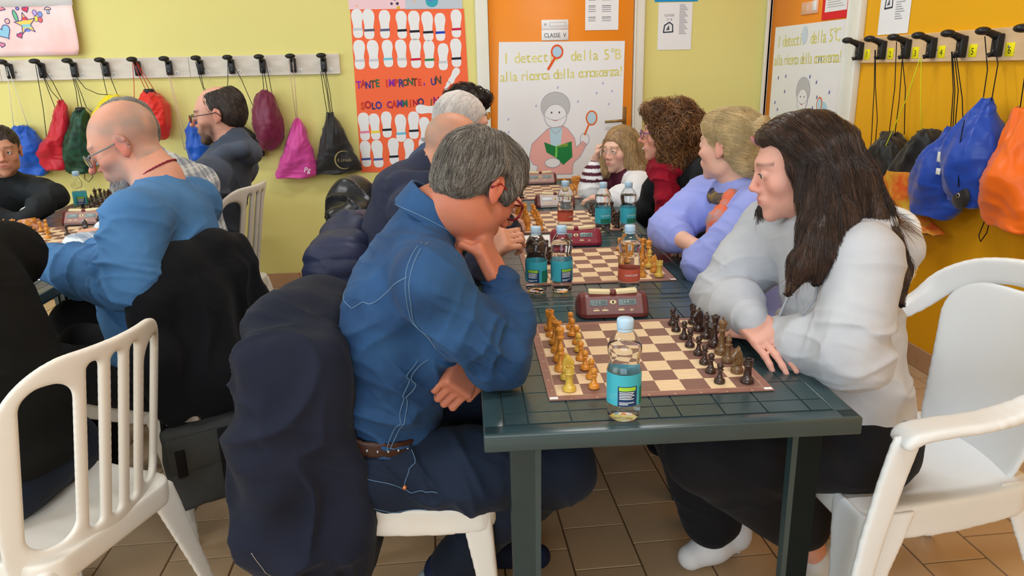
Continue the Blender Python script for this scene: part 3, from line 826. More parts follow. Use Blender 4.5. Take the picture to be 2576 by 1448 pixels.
def water_mesh(lv):
    pr=[(r-.0012,z+.0012) for r,z in PROF if z+.0012<lv]; 
    for i in range(len(PROF)-1):
        if PROF[i][1]<lv-.0012<=PROF[i+1][1]:
            k=(lv-.0012-PROF[i][1])/(PROF[i+1][1]-PROF[i][1]); pr.append((PROF[i][0]*(1-k)+PROF[i+1][0]*k-.0012,lv))
    return MB().lathe(pr,28,fn=petal).mesh('water',M_water)
m_cap=MB().lathe([(.0150,.196),(.0157,.198),(.0157,.213),(.0145,.2155),(.003,.216)],24,fn=lambda r,z,a:r*(1+.012*(.5+.5*math.cos(24*a)))).mesh('cap',M_cap)
m_ring=MB().lathe([(.0138,.190),(.0152,.1905),(.0152,.1945),(.0138,.195)],20,cap=False).mesh('neck_ring',M_cap)
def bend(o,r,a0):
    """wrap a flat (x,z) upright mesh around the bottle; x becomes arc length"""
    for v in o.data.vertices:
        a=a0+v.co.x/r; rr=r-v.co.y; z=v.co.z; v.co=Vector((rr*math.cos(a),rr*math.sin(a),z))
def band(r,z0,z1,a0,a1,seg=24):
    b=MB(); P=[]
    for z in (z0,z1): P.append([(r*math.cos(a0+(a1-a0)*i/seg),r*math.sin(a0+(a1-a0)*i/seg),z) for i in range(seg+1)])
    return b.grid(P)
def bottle_proto(kind):
    """label front at local angle -pi/2 (towards -y)"""
    out=[]
    r=.0332
    if kind=='teal':
        out.append(('label',band(r,.040,.107,0,2*PI,36).mesh('label',M_teal),[
            ('label_panel',band(r+.0002,.040,.083,-2.15,-1.0,14).mesh('label_panel',M_navy)),
            ('label_pill',band(r+.0004,.0735,.0815,-2.08,-1.1,12).mesh('label_pill',M_lime)),
            ('label_patch',band(r+.0002,.042,.066,.2,1.2,12).mesh('label_patch',M_greenl)),
            ('label_patch',band(r+.0002,.040,.078,-.75,.05,10).mesh('label_patch',M_greenl))]
            +[('print_line',band(r+.0004,z,z+.0016,-2.05,-2.05+w,8).mesh('print_line',M_wht)) for z,w in ((.0695,.85),(.066,.8),(.0625,.88),(.059,.7),(.0555,.84),(.0475,.86),(.044,.5))]))
    elif kind=='front':
        out.append(('label',band(r,.040,.107,0,2*PI,36).mesh('label',M_teal),[('label_patch',band(r+.0002,.042,.062,-2.2,-.9,12).mesh('label_patch',M_greenl)),'S.ANTONIO']))
    else:
        out.append(('label',band(r,.040,.080,0,2*PI,36).mesh('label',M_red),['S.ANTONIO']))
    return out
PROT={k:bottle_proto(k) for k in ('teal','front','red')}
WAT={}
def bottle(label,kind,pos,rotz,lv,cap=True,group='small water bottles'):
    t=thing('water_bottle',label,'bottle',pos,rotz,group); t.scale=(1,1,.94)
    link(bpy.data.objects.new('shell',m_pet),t)
    if lv not in WAT: WAT[lv]=water_mesh(lv)
    link(bpy.data.objects.new('water',WAT[lv]),t)
    c=link(bpy.data.objects.new('cap',m_cap),t); link(bpy.data.objects.new('neck_ring',m_ring),t)
    for n,me,kids in PROT[kind]:
        o=link(bpy.data.objects.new(n,me),t)
        for kd in kids:
            if isinstance(kd,str):
                q=text_mesh('lettering',kd,.0085,M_wht,o,(0,0,0),(0,0,0),.0002,'CENTER',sx=.9)
                for v in q.data.vertices: v.co=Vector((v.co.x,-.0006+(-v.co.z),v.co.y+(.058 if kind=='red' else .072)))
                bend(q,.0332,-PI/2)
            else: link(bpy.data.objects.new(*kd),o)
    return t
bottle('small water bottle with teal label alone at the front table edge','teal',T2W(.272,.050,TH),-.02,.158)
bottle('nearly empty water bottle, left one of the pair beside the denim sleeve','teal',T2W(.185,.905,TH),-.45,.012)
bottle('teal-labelled water bottle, right one of the pair before the crimson clock','teal',T2W(.262,.905,TH),.35,.165)
bottle('water bottle with an orange-red label behind the maroon clock','red',T2W(.462,.880,TH),0,.16)
bottle('red-labelled water bottle in front of the silver-faced clock','red',T2W(.392,1.80,TH),.9,.15)
bottle('teal-labelled water bottle at the far right, left one of its pair','front',T2W(.538,1.73,TH),.15,.16)
bottle('teal-labelled water bottle nearest the curly-haired woman, right one of its pair','front',T2W(.640,1.72,TH),.25,.16)
bottle('red-labelled water bottle half hidden behind the denim-shirted man','red',T2W(.205,2.46,TH),.2,.15)
bottle('teal-labelled water bottle on the left row before the hanging bags','teal',(-1.797,3.955,TH),.5,.02)
bottle('water bottle standing on the floor behind the chair leg at left','front',(-1.02,2.62,.001),.3,.15)
sh=thing('score_sheet','white score sheet under the two bottles before the crimson clock','paper',T2W(.155,1.50,TH+.0006),-TROT-.05)
MB().box(0,.148,0,.20,0,.0004).build('sheet',M_paper,sh)
for i in range(6): MB().box(.01,.138,.02+i*.028,.0208+i*.028,.0004,.0005).build('print_line',M_ink,sh)
sh=thing('score_sheet','white score sheet under the hand of the man in the blue sweater','paper',L2W(.49,.60,TH+.0006),-.2)
MB().box(0,.148,0,.20,0,.0004).build('sheet',M_paper,sh)
M_bic=mat('pen_blue',(40,70,160),.3,.5)
# ================================================================== COAT RAILS, HOOKS, BAGS
M_birch=mat('rail_birch',(222,212,200),.5,.35,var=.05,vscale=6,stretch=(1,8,8))
M_beech=mat('rail_beech',(224,190,148),.5,.35,var=.05,vscale=6,stretch=(1,8,8))
M_hook=mat('hook_black',(34,34,38),.38,.4)
M_sticky=mat('sticky_yellow',(246,232,30),.6,.2)
M_screw=mat('screw_zinc',(170,172,176),.35,.5,metal=.8)
hk=MB().rbox(-.017,.017,-.03,0,-.085,.0,.005); m_plate=hk.mesh('hook_plate',M_hook)
kn=MB(); kn.tube([(0,-.018,-.012),(0,-.05,.002),(0,-.075,.008)],[.017,.013,.012],10); kn.sphere((0,-.082,.010),(.031,.026,.0155),16,8); m_knob=kn.mesh('hook_knob',M_hook)
lh=MB().tube([(0,-.028,-.078),(0,-.042,-.082),(0,-.046,-.07)],.006,6); m_low=lh.mesh('hook_tip',M_hook)
def rail(name,label,spans,hooks,mboard,loc,rot,tags,ztop):
    r=thing(name,label,'coat rack',loc,0,None,rot)
    for (a,b) in spans:
        MB().rbox(a+.0006,b-.0006,-.020,0,ztop-.121,ztop,.0025,1,smooth=False).build('board',mboard,r)
    for i,x in enumerate(hooks):
        h=link(bpy.data.objects.new('hook',m_plate),r); h.location=(x,-.020,ztop-.021)
        for me,n in ((m_knob,'hook_knob'),(m_low,'hook_tip')): link(bpy.data.objects.new(n,me),h)
        for z in (-.035,-.062): MB().sphere((0,-.031,z),(.003,.0015,.003),8,4).build('screw',M_screw,h)
        tx,tm,sz=tags
        if i<len(tx):
            n=MB().rbox(x+.026,x+.026+sz,-.0215,-.0202,ztop-.105,ztop-.105+sz*1.05,.0003,1).build('number_tag',tm,r)
            text_mesh('number',tx[i],sz*.8,M_ink,n,(x+.026+sz/2,-.0216,ztop-.105+sz*.2),UPR,.0002,'CENTER')
    for (a,b) in spans:
        for x in (a+.09,a+.62): MB().sphere((x,-.021,ztop-.07),(.006,.002,.006),10,4).build('screw',M_screw,r)
    return r
HB=[-2.674]+[-2.486+.1842*k for k in range(11)]
rail('coat_rail','pale birch coat rail with black hooks along the yellow back wall',[(-3.3,-2.55),(-2.55,-1.451),(-1.451,-.548)],HB,M_birch,BW_LOC,BW_ROT,(['12','11','10','9','8','7','6','5','4','3','2','1'],M_paper,.022),1.482)
HR=[-3.703,-3.508,-3.319,-3.142,-2.952,-2.753,-2.56,-2.37]
rail('coat_rail','beech coat rail with yellow number notes on the amber side wall',[(-3.744,-2.80),(-2.80,-1.86)],HR,M_beech,RW_LOC,RW_ROT,(['1','2','3','4','5','6','7','8'],M_sticky,.047),1.482)
def smoothrows(rows,n):
    rows=np.array(rows,float); t=np.linspace(0,1,len(rows)); q=np.linspace(0,1,n); out=np.stack([np.interp(q,t,rows[:,k]) for k in range(rows.shape[1])],1)
    for _ in range(2): out[1:-1]=(out[:-2]+2*out[1:-1]+out[2:])/4
    return out
def bag(name,label,cat_,rows,thick,m,loc,rot,off,cords,mcord,hookpt,collar=None,pleat=9,seed=0,prints=None,bands=None,top_attach=None,group='drawstring bags'):
    """rows (z,xl,xr) top to bottom in wall coordinates"""
    t=thing(name,label,cat_,loc,0,group,rot)
    R=smoothrows(rows,52); seg=60; P=[]; H=R[0,0]-R[-1,0]
    for i,(z,a,b) in enumerate(R):
        u=i/(len(R)-1); c=(a+b)/2; w=(b-a)/2
        th=min(thick*(.30+.95*math.sin(min(1,u*1.15+.08)*PI*.86)),w*.95)
        row=[]
        for j in range(seg):
            A=2*PI*j/seg
            pl=1+.13*math.cos(pleat*A+seed)*math.exp(-u*3.2)+.05*math.sin(3*A+u*7+seed)*u+.035*math.sin(5*A-9*u+2*seed)
            x=c+w*math.cos(A)*(1+.0*pl); y=-off+th*math.sin(A)*pl
            y+= .007*math.sin(11*u+4*math.cos(A)+seed)*math.sin(A)
            row.append((x,min(y,-.004),z+.004*math.sin(4*A+seed)))
        P.append(row)
    b=MB(); v=[p for row in P for p in row]; f=[]; mi=[]
    n=len(P)
    for i in range(n-1):
        for j in range(seg): k=(j+1)%seg; f.append((i*seg+j,i*seg+k,(i+1)*seg+k,(i+1)*seg+j))
    f.append(tuple(range(seg-1,-1,-1))); f.append(tuple((n-1)*seg+k for k in range(seg)))
    f=[q[::-1] for q in f]
    A=np.array(v); cen=np.repeat(np.array([[(a+b_)/2,-off,z] for z,a,b_ in R]),seg,0); rd=A-cen; rd/=np.linalg.norm(rd,axis=1)[:,None]+1e-9
    uu=np.repeat(np.linspace(0,1,n),seg)
    cr=(1-np.abs(perlin(np.stack([A[:,0]*34+2*perlin(A*9,seed),A[:,1]*30,A[:,2]*8+seed],1),seed+40)))**3-.35
    cr2=(1-np.abs(perlin(np.stack([A[:,0]*11,A[:,1]*11,A[:,2]*24+perlin(A*8,seed)],1),seed+50)))**4-.3
    A=A+rd*(cr*.014*np.exp(-uu*1.3)+cr2*.011*uu)[:,None]; A[:,1]=np.minimum(A[:,1],-.004)
    v=[tuple(p) for p in A]
    b.add(v,f,0,True)
    ms=m if isinstance(m,list) else [m]
    if bands:
        for i in range(n-1):
            u=i/(n-1); k=sum(1 for q in bands if u>q)
            for j in range(seg): b.m[i*seg+j]=min(k,len(ms)-1)
    # cloth faces the room on the outside
    o=b.build('cloth',ms,t)
    if collar:
        q=MB(); z0,a0,b0=R[0]; 
        q.lathe([(1.0,-.012),(1.08,0),(1.0,.012),(.7,.016)],16,mat=Matrix.Translation(((a0+b0)/2,-off,z0))@Matrix.Diagonal(((b0-a0)/2+.004,min(thick*.4,(b0-a0)/2)+.004,1,1))); q.build('gathered_collar',collar,t)
    for cpts in cords:
        MB().tube(cpts,.0021,5).build('cord',mcord,t)
    return t,R
def cords_for(hx,hz,tops,off,n=3,bot=None):
    return [[(hx+dx,-.055,hz),(hx+dx*1.3+ (tx-hx)*.3,-.05-(off-.05)*.3,hz+(tz-hz)*.33+.0),(tx,-off-.004,tz)] for (dx,tx,tz) in tops]
def cloth(name,c,rough=.45,sheen=.2,bump=.25,bs=25): return mat(name,c,rough,.4,var=.06,vscale=9,bump=bump,bscale=bs,sheen=sheen,bdist=.004)
C_blue=cloth('bag_blue',(24,86,190),.38); C_red=cloth('bag_red',(196,26,48),.4); C_red2=cloth('bag_scarlet',(222,44,34),.4); C_yel=cloth('bag_yellow',(240,216,20),.4)
C_mar=cloth('bag_maroon',(116,30,66),.4); C_pink=cloth('bag_pink',(214,74,160),.45); C_blk=cloth('bag_black',(34,34,36),.5); C_or=cloth('bag_orange',(244,110,14),.4); C_rb=cloth('bag_royal',(30,72,176),.36); C_rblk=cloth('bag_black_side',(28,28,28),.45)
C_green=mat('bag_green_print',(38,84,62),.45,.4,col2=(22,48,42),vscale=34,bump=.25,bscale=25,bdist=.004)
C_prnt=mat('bag_print',(238,196,66),.5,.4,col2=(226,96,40),vscale=11,bump=.2,bscale=25,bdist=.003)
K_w=mat('cord_white',(224,222,214),.7,.2); K_b=mat('cord_black',(26,26,30),.7,.2); K_r=mat('cord_red',(200,60,50),.7,.2); K_p=mat('cord_pinkish',(206,170,160),.7,.2); K_lime=mat('cord_lime',(206,214,40),.7,.2)
kz=1.452
B=(BW_LOC,BW_ROT); RWF=(RW_LOC,RW_ROT)
bag('drawstring_bag','blue drawstring bag on white cords behind the child at far left','bag',[(1.102,-2.506,-2.428),(1.057,-2.538,-2.4),(.998,-2.557,-2.373),(.926,-2.56,-2.363),(.853,-2.551,-2.354),(.804,-2.514,-2.375)],.06,C_blue,*B,.065,
    [[(-2.486,-.06,kz),(-2.50,-.06,1.28),(-2.515,-.06,1.10)],[(-2.48,-.06,kz),(-2.46,-.06,1.30),(-2.43,-.06,1.08)]],K_w,None,seed=1)
bag('drawstring_bag','crimson red drawstring bag on black cords, left of the green patterned bag','bag',[(1.245,-2.221,-2.203),(1.204,-2.25,-2.188),(1.133,-2.276,-2.182),(1.039,-2.317,-2.195),(.992,-2.384,-2.203),(.933,-2.428,-2.21),(.885,-2.417,-2.223),(.836,-2.368,-2.251)],.06,C_red,*B,.065,
    [[(-2.315,-.07,kz),(-2.325,-.06,1.2),(-2.34,-.06,1.0)],[(-2.30,-.07,kz),(-2.26,-.06,1.3),(-2.215,-.065,1.24)],[(-2.288,-.07,kz),(-2.24,-.06,1.35),(-2.205,-.065,1.245)],[(-2.30,-.06,kz),(-2.28,-.05,1.3),(-2.255,-.06,1.2)]],K_b,None,seed=2)
bag('drawstring_bag','green drawstring bag with a dark bubble pattern','bag',[(1.187,-2.128,-2.082),(1.166,-2.153,-2.07),(1.107,-2.182,-2.066),(1.012,-2.229,-2.064),(.893,-2.256,-2.069),(.832,-2.26,-2.079),(.81,-2.231,-2.102)],.07,C_green,*B,.075,
    [[(-2.118,-.07,1.37),(-2.112,-.07,1.30),(-2.118,-.07,1.19)],[(-2.112,-.07,1.37),(-2.10,-.07,1.30),(-2.095,-.07,1.19)],[(-2.105,-.07,1.37),(-2.085,-.07,1.28),(-2.07,-.07,1.20),(-2.045,-.06,1.17)],[(-2.1,-.07,1.38),(-2.06,-.06,1.31),(-1.99,-.06,1.275),(-1.93,-.06,1.27)],[(-2.15,-.07,.82),(-2.16,-.06,.77),(-2.14,-.06,.75),(-2.11,-.06,.78),(-2.11,-.07,.82)],[(-2.22,-.07,.82),(-2.23,-.06,.74),(-2.2,-.05,.70)]],K_b,None,collar=C_rblk,seed=3)
bag('drawstring_bag','yellow drawstring bag partly hidden behind the bald man','bag',[(1.268,-1.942,-1.877),(1.228,-1.989,-1.864),(1.173,-2.038,-1.864),(1.103,-2.066,-1.871),(1.032,-2.069,-1.91)],.055,C_yel,*B,.06,
    [[(-1.945,-.07,kz),(-1.945,-.06,1.33),(-1.94,-.06,1.265)],[(-1.915,-.07,kz),(-1.90,-.06,1.35),(-1.875,-.06,1.24)]],K_b,None,seed=4)
bag('drawstring_bag','scarlet drawstring bag with black gathered top and red cords','bag',[(1.284,-1.715,-1.664),(1.26,-1.744,-1.628),(1.209,-1.769,-1.589),(1.143,-1.77,-1.587),(1.071,-1.757,-1.592),(1.011,-1.689,-1.618),(.998,-1.667,-1.636)],.07,C_red2,*B,.075,
    [[(-1.76,-.07,kz),(-1.775,-.06,1.33),(-1.79,-.06,1.22)],[(-1.755,-.07,kz),(-1.73,-.06,1.35),(-1.705,-.07,1.285)],[(-1.74,-.07,kz),(-1.71,-.06,1.35),(-1.685,-.07,1.285)],[(-1.735,-.07,kz),(-1.69,-.06,1.35),(-1.65,-.07,1.27)]],K_r,None,collar=C_rblk,seed=5)
bag('drawstring_bag','blue drawstring bag hanging behind the man in the charcoal hoodie','bag',[(1.102,-1.486,-1.45),(1.042,-1.511,-1.411),(.944,-1.527,-1.376),(.871,-1.518,-1.386),(.821,-1.477,-1.404)],.055,C_blue,*B,.06,
    [[(-1.565,-.06,1.38),(-1.55,-.06,1.15),(-1.535,-.06,.93)],[(-1.56,-.06,1.38),(-1.535,-.06,1.15),(-1.50,-.06,.91)]],K_p,None,seed=6)
bag('drawstring_bag','black drawstring bag mostly hidden behind the hooded man','bag',[(1.107,-1.27,-1.211),(1.01,-1.271,-1.102),(.935,-1.232,-1.05),(.88,-1.19,-1.049)],.05,C_blk,*B,.055,
    [[(-1.395,-.07,kz),(-1.385,-.06,1.36),(-1.375,-.06,1.30),(-1.36,-.06,1.25),(-1.24,-.06,1.10)],[(-1.38,-.07,kz),(-1.375,-.06,1.36),(-1.37,-.06,1.30),(-1.22,-.06,1.10)]],K_b,None,seed=7)
bag('drawstring_bag','maroon drawstring bag on black cords','bag',[(1.277,-1.023,-.999),(1.244,-1.058,-.96),(1.173,-1.092,-.934),(1.078,-1.103,-.916),(.98,-1.086,-.921),(.931,-1.062,-.965),(.917,-1.045,-.996)],.075,C_mar,*B,.08,
    [[(-1.205,-.07,kz),(-1.22,-.06,1.35),(-1.235,-.06,1.26)],[(-1.185,-.07,kz),(-1.14,-.06,1.34),(-1.09,-.07,1.19)],[(-1.015,-.07,kz),(-1.012,-.06,1.35),(-1.012,-.07,1.28)],[(-1.01,-.07,kz),(-.998,-.06,1.35),(-.99,-.07,1.27)],[(-.985,-.07,kz),(-.975,-.06,1.35),(-.965,-.07,1.25)]],K_b,None,pleat=7,seed=8)
t,R=bag('drawstring_bag','bright pink drawstring bag beside the black one, white script in its corner','bag',[(1.104,-.845,-.82),(1.048,-.872,-.792),(.976,-.906,-.775),(.901,-.939,-.753),(.827,-.976,-.742),(.753,-1.004,-.749),(.738,-1.0,-.763)],.055,C_pink,*B,.06,
    [[(-.845,-.07,kz),(-.845,-.06,1.3),(-.838,-.06,1.105)],[(-.82,-.07,kz),(-.825,-.06,1.3),(-.83,-.06,1.105)]],K_p,None,pleat=11,seed=9)
text_mesh('script','Pg',.045,M_wht,t,(-.815,-.120,.775),UPR,.0006,'LEFT',shear=.3)
t,R=bag('drawstring_bag','black drawstring bag with a gold crescent emblem, nearest the orange poster','bag',[(1.132,-.647,-.613),(1.091,-.661,-.588),(.994,-.694,-.542),(.895,-.723,-.506),(.808,-.746,-.463),(.77,-.754,-.461),(.753,-.746,-.537)],.05,C_blk,*B,.055,
    [[(-.66,-.07,1.38),(-.655,-.06,1.25),(-.645,-.06,1.13)],[(-.65,-.07,1.38),(-.635,-.06,1.25),(-.63,-.06,1.13)],[(-.635,-.07,1.38),(-.63,-.06,1.25),(-.622,-.06,1.13)],[(-.63,-.07,1.38),(-.617,-.06,1.25),(-.612,-.06,1.12)]],K_b,None,pleat=11,seed=10)
M_gold=mat('emblem_gold',(150,136,90),.5,.4)
cr=MB(); 
for k in range(14):
    a0=PI*.35+k*PI*1.3/14; a1=a0+PI*1.3/14; w=lambda a:.003+.006*math.sin((a-PI*.35)/1.3)
    q=[(-.56+.058*math.cos(a)*s,-.120,.845+.058*math.sin(a)*s) for a,s in ((a0,1),(a1,1),(a1,1-w(a1)/.058),(a0,1-w(a0)/.058))]
    cr.poly(q)
cr.build('emblem',M_gold,t)
text_mesh('lettering','il creali',.030,M_gold,t,(-.60,-.120,.835),UPR,.0006,'LEFT')
kr=1.452
bag('drawstring_bag','black drawstring bag half behind the brown-haired woman on the amber wall','bag',[(1.051,-3.336,-3.29),(1.02,-3.355,-3.232),(.966,-3.381,-3.192),(.892,-3.415,-3.169),(.797,-3.429,-3.179),(.746,-3.436,-3.214)],.065,C_rblk,*RWF,.07,
    [[(-3.508,-.07,1.42),(-3.495,-.06,1.25),(-3.46,-.065,1.0),(-3.452,-.07,.90)],[(-3.503,-.07,1.42),(-3.485,-.06,1.25),(-3.43,-.065,1.1),(-3.415,-.07,.98)],[(-3.335,-.075,kr),(-3.33,-.06,1.25),(-3.315,-.07,1.05)]],K_b,None,seed=11)
bag('drawstring_bag','drawstring bag with black top and yellow-orange printed lower part','bag',[(1.084,-3.057,-3.005),(1.052,-3.104,-2.962),(.972,-3.18,-2.957),(.897,-3.223,-2.988),(.819,-3.3,-3.013),(.743,-3.338,-3.012),(.7,-3.257,-2.961),(.671,-3.071,-2.888),(.655,-2.984,-2.877)],.065,[C_rblk,C_prnt],*RWF,.07,
    [[(-3.305,-.075,kr),(-3.25,-.06,1.25),(-3.20,-.07,1.05)],[(-3.30,-.06,1.38),(-3.285,-.06,1.2),(-3.27,-.07,1.0)]],K_b,None,bands=(.36,),seed=12)
tt=thing('loose_cord','lime yellow drawstring hanging slack from the fourth hook of the amber wall','cord',RW_LOC,0,None,RW_ROT)
MB().tube([(-3.142,-.08,1.38),(-3.19,-.09,1.2),(-3.26,-.13,.95),(-3.342,-.15,.733)],.0022,5).build('cord',K_lime,tt)
MB().tube([(-3.135,-.08,1.38),(-3.10,-.08,1.2),(-3.05,-.09,1.07)],.0018,5).build('cord',K_lime,tt)
bag('drawstring_bag','royal blue drawstring bag, left of the two blue ones on the amber wall','bag',[(1.106,-2.886,-2.855),(1.066,-2.913,-2.819),(.992,-2.977,-2.785),(.907,-3.037,-2.764),(.839,-3.068,-2.766),(.772,-3.054,-2.763),(.736,-3.027,-2.802)],.08,C_rb,*RWF,.085,
    [[(-2.96,-.07,1.40),(-2.93,-.06,1.25),(-2.885,-.08,1.10)],[(-2.955,-.07,1.40),(-2.92,-.06,1.25),(-2.872,-.08,1.10)],[(-2.945,-.07,1.40),(-2.90,-.06,1.25),(-2.86,-.08,1.105)],[(-2.935,-.07,1.40),(-2.87,-.06,1.22),(-2.80,-.08,1.06)]],K_b,None,seed=13)
t,R=bag('drawstring_bag','royal blue drawstring bag with black corner, beside the orange bag','bag',[(1.226,-2.699,-2.666),(1.179,-2.735,-2.635),(1.103,-2.783,-2.592),(1.028,-2.816,-2.56),(.951,-2.822,-2.563),(.875,-2.8,-2.566),(.829,-2.756,-2.586),(.815,-2.708,-2.623)],.09,C_rb,*RWF,.10,
    [[(-2.775,-.075,kr),(-2.74,-.07,1.33),(-2.70,-.1,1.23)],[(-2.735,-.075,kr),(-2.69,-.07,1.35),(-2.655,-.1,1.22)],[(-2.665,-.19,1.15),(-2.66,-.2,1.02),(-2.64,-.19,.90)]],K_b,None,seed=14)
MB().sphere((-2.655,-.165,.86),(.05,.012,.05),14,6).build('corner_patch',C_rblk,t); MB().lathe([(.006,0),(.011,0),(.011,.003),(.006,.003)],12,cap=False,mat=Matrix.Translation((-2.655,-.176,.865))@Matrix.Rotation(PI/2,4,'X')).build('eyelet',M_screw,t)
MB().rbox(-2.79,-2.755,-.19,-.186,.98,1.02,.001,1).build('white_print',M_wht,t); MB().rbox(-2.79,-2.765,-.187,-.183,.93,.955,.001,1).build('white_print',M_wht,t)
bag('drawstring_bag','orange drawstring bag at the right edge of the picture','bag',[(1.20,-2.53,-2.48),(1.145,-2.544,-2.45),(1.049,-2.56,-2.414),(.965,-2.589,-2.362),(.879,-2.61,-2.327),(.808,-2.603,-2.311),(.776,-2.555,-2.32)],.085,C_or,*RWF,.095,
    [[(-2.575,-.075,kr),(-2.55,-.07,1.33),(-2.51,-.1,1.20)],[(-2.545,-.075,kr),(-2.52,-.07,1.33),(-2.49,-.1,1.20)],[(-2.63,-.06,.80),(-2.66,-.06,.70),(-2.645,-.06,.68),(-2.62,-.06,.72),(-2.60,-.07,.80)]],K_b,None,seed=15)
# ================================================================== POSTERS AND NOTICES
M_coral=mat('poster_coral',(250,112,72),.7,.2,var=.02,vscale=3)
M_post=mat('poster_white',(238,238,242),.6,.3,var=.015,vscale=3)
M_pinkp=mat('poster_pink',(246,222,224),.6,.3,col2=(248,200,198),vscale=5)
def flat(c,name=None): return mat(name or 'print_%d_%d_%d'%c,c,.65,.2)
def disc(cx,cz,rx,rz,y,n=20,a0=0,a1=2*PI): return [(cx+rx*math.cos(a0+(a1-a0)*i/n),y,cz+rz*math.sin(a0+(a1-a0)*i/n)) for i in range(n)]
def shape(name,pts,m,parent):     # flat print facing local -y
    p=[Vector(q) for q in pts]; n=len(p)
    a=sum(p[i].x*p[(i+1)%n].z-p[(i+1)%n].x*p[i].z for i in range(n))
    if a<0: p=p[::-1]
    return MB().poly(p).build(name,m,parent)
def outline(name,pts,r,m,parent,closed=True):
    pts=[Vector(q) for q in pts]; n=len(pts); b=MB()
    for i in range(n if closed else n-1):
        p,q=pts[i],pts[(i+1)%n]; d=(q-p); 
        if d.length<1e-6: continue
        d.normalize(); s=Vector((d.z,0,-d.x))*r; e=d*r*.5
        a=[p-e+s,q+e+s,q+e-s,p-e-s]
        ar=sum(a[k].x*a[(k+1)%4].z-a[(k+1)%4].x*a[k].z for k in range(4))
        b.poly(a if ar>0 else a[::-1])
    return b.build(name,m,parent)
# --- poster at far left, curling away from the wall on its right edge
pl=thing('poster','pinkish paper poster with rainbow star and hearts at the top left corner','poster',BW_LOC,0,None,BW_ROT)
P=[]
def curl(x,z): return -.012-.045*max(0,(x+2.35)/.3)**2*(1 if z<1.80 else .9)-.004*math.sin(9*x)
zz=[1.503+i*.278/8 for i in range(9)]
for z in zz:
    e=-2.055-.022*max(0,(1.56-z)/.06)**2
    P.append([(-2.95+(e+2.95)*j/30,curl(-2.95+(e+2.95)*j/30,z),z) for j in range(31)])
b=MB().grid(P); b.build('sheet',M_pinkp,pl).modifiers.new('t','SOLIDIFY').thickness=.0008
P=[[(-2.95+(.90)*j/30,curl(-2.95+.9*j/30,1.8)-.002,z) for j in range(31)] for z in (1.779,1.9,2.05)]
MB().grid(P).build('upper_sheet',M_post,pl).modifiers.new('t','SOLIDIFY').thickness=.0008
M_vio=flat((110,90,150))
def onp(pts,lift=.0012): return [(x,curl(x,z)-lift,z) for x,z in pts]
def star(cx,cz,R,r,n=5,rot=PI/2): return [(cx+(R if i%2==0 else r)*math.cos(rot+i*PI/n),cz+(R if i%2==0 else r)*math.sin(rot+i*PI/n)) for i in range(2*n)]
def heart(cx,cz,s,rot=0):
    out=[]
    for i in range(24):
        t=2*PI*i/24; x=16*math.sin(t)**3/17*s; z=(13*math.cos(t)-5*math.cos(2*t)-2*math.cos(3*t)-math.cos(4*t))/17*s
        out.append((cx+x*math.cos(rot)-z*math.sin(rot),cz+x*math.sin(rot)+z*math.cos(rot)))
    return out
def draw(pts,c,o=(90,80,140),r=.0022):
    sh_=MB(); shape('drawing',onp(pts),flat(c),pl); outline('drawing_line',onp(pts,.0018),r,flat(o),pl)
st=star(-2.355,1.684,.064,.026,rot=PI/2+.15)
draw(st,(250,214,110))
for i,(c,z) in enumerate((((232,80,90),1.712),((150,210,220),1.672),((130,150,230),1.648))):
    hw=(.018,.028,.018)[i]; shape('drawing',onp([(-2.355-hw,z-.008),(-2.355+hw,z-.008),(-2.355+hw*.8,z+.010),(-2.355-hw*.8,z+.010)],.0015),flat(c),pl)
draw(heart(-2.342,1.765,.02,.3),(232,70,90)); draw(heart(-2.40,1.62,.018,.4),(232,90,120)); draw(heart(-2.509,1.569,.017,-.3),(240,150,170)); draw(heart(-2.485,1.64,.045,.5),(150,205,235))
draw([(-2.405+.011*math.cos(a)-.006*math.sin(a),1.729+.032*math.sin(a)) for a in [2*PI*i/18 for i in range(18)]],(120,200,150))
for (dx,dz,c) in ((-.014,.022,(190,170,230)),(.016,.012,(130,160,230)),(-.012,-.012,(240,225,90)),(.012,-.018,(235,110,110))):
    draw([(-2.28+dx+.013*math.cos(a),1.723+dz+.016*math.sin(a)) for a in [2*PI*i/14 for i in range(14)]],c,r=.0014)
draw([(-2.213+.02*math.cos(a),1.760+.014*math.sin(a)) for a in [PI*i/10 for i in range(11)]],(245,205,170)); draw([(-2.22,1.738),(-2.206,1.738),(-2.208,1.76),(-2.218,1.76)],(200,232,214))
draw([(-2.386+.009*math.cos(a),1.769+.009*math.sin(a)) for a in [2*PI*i/12 for i in range(12)]],(150,140,220)); draw([(-2.455+.013*math.cos(a),1.70+.014*math.sin(a)) for a in [2*PI*i/12 for i in range(12)]],(250,190,180))
draw([(-2.50+.05*math.cos(a),1.755+.03*math.sin(a)) for a in [PI*.1+PI*1.0*i/12 for i in range(13)]],(245,140,150))
draw([(-2.30+.02*math.cos(a),1.80+.012*math.sin(a)) for a in [2*PI*i/14 for i in range(14)]],(240,170,200)); draw([(-2.39+.025*math.cos(a),1.803+.01*math.sin(a)) for a in [2*PI*i/14 for i in range(14)]],(190,170,230))
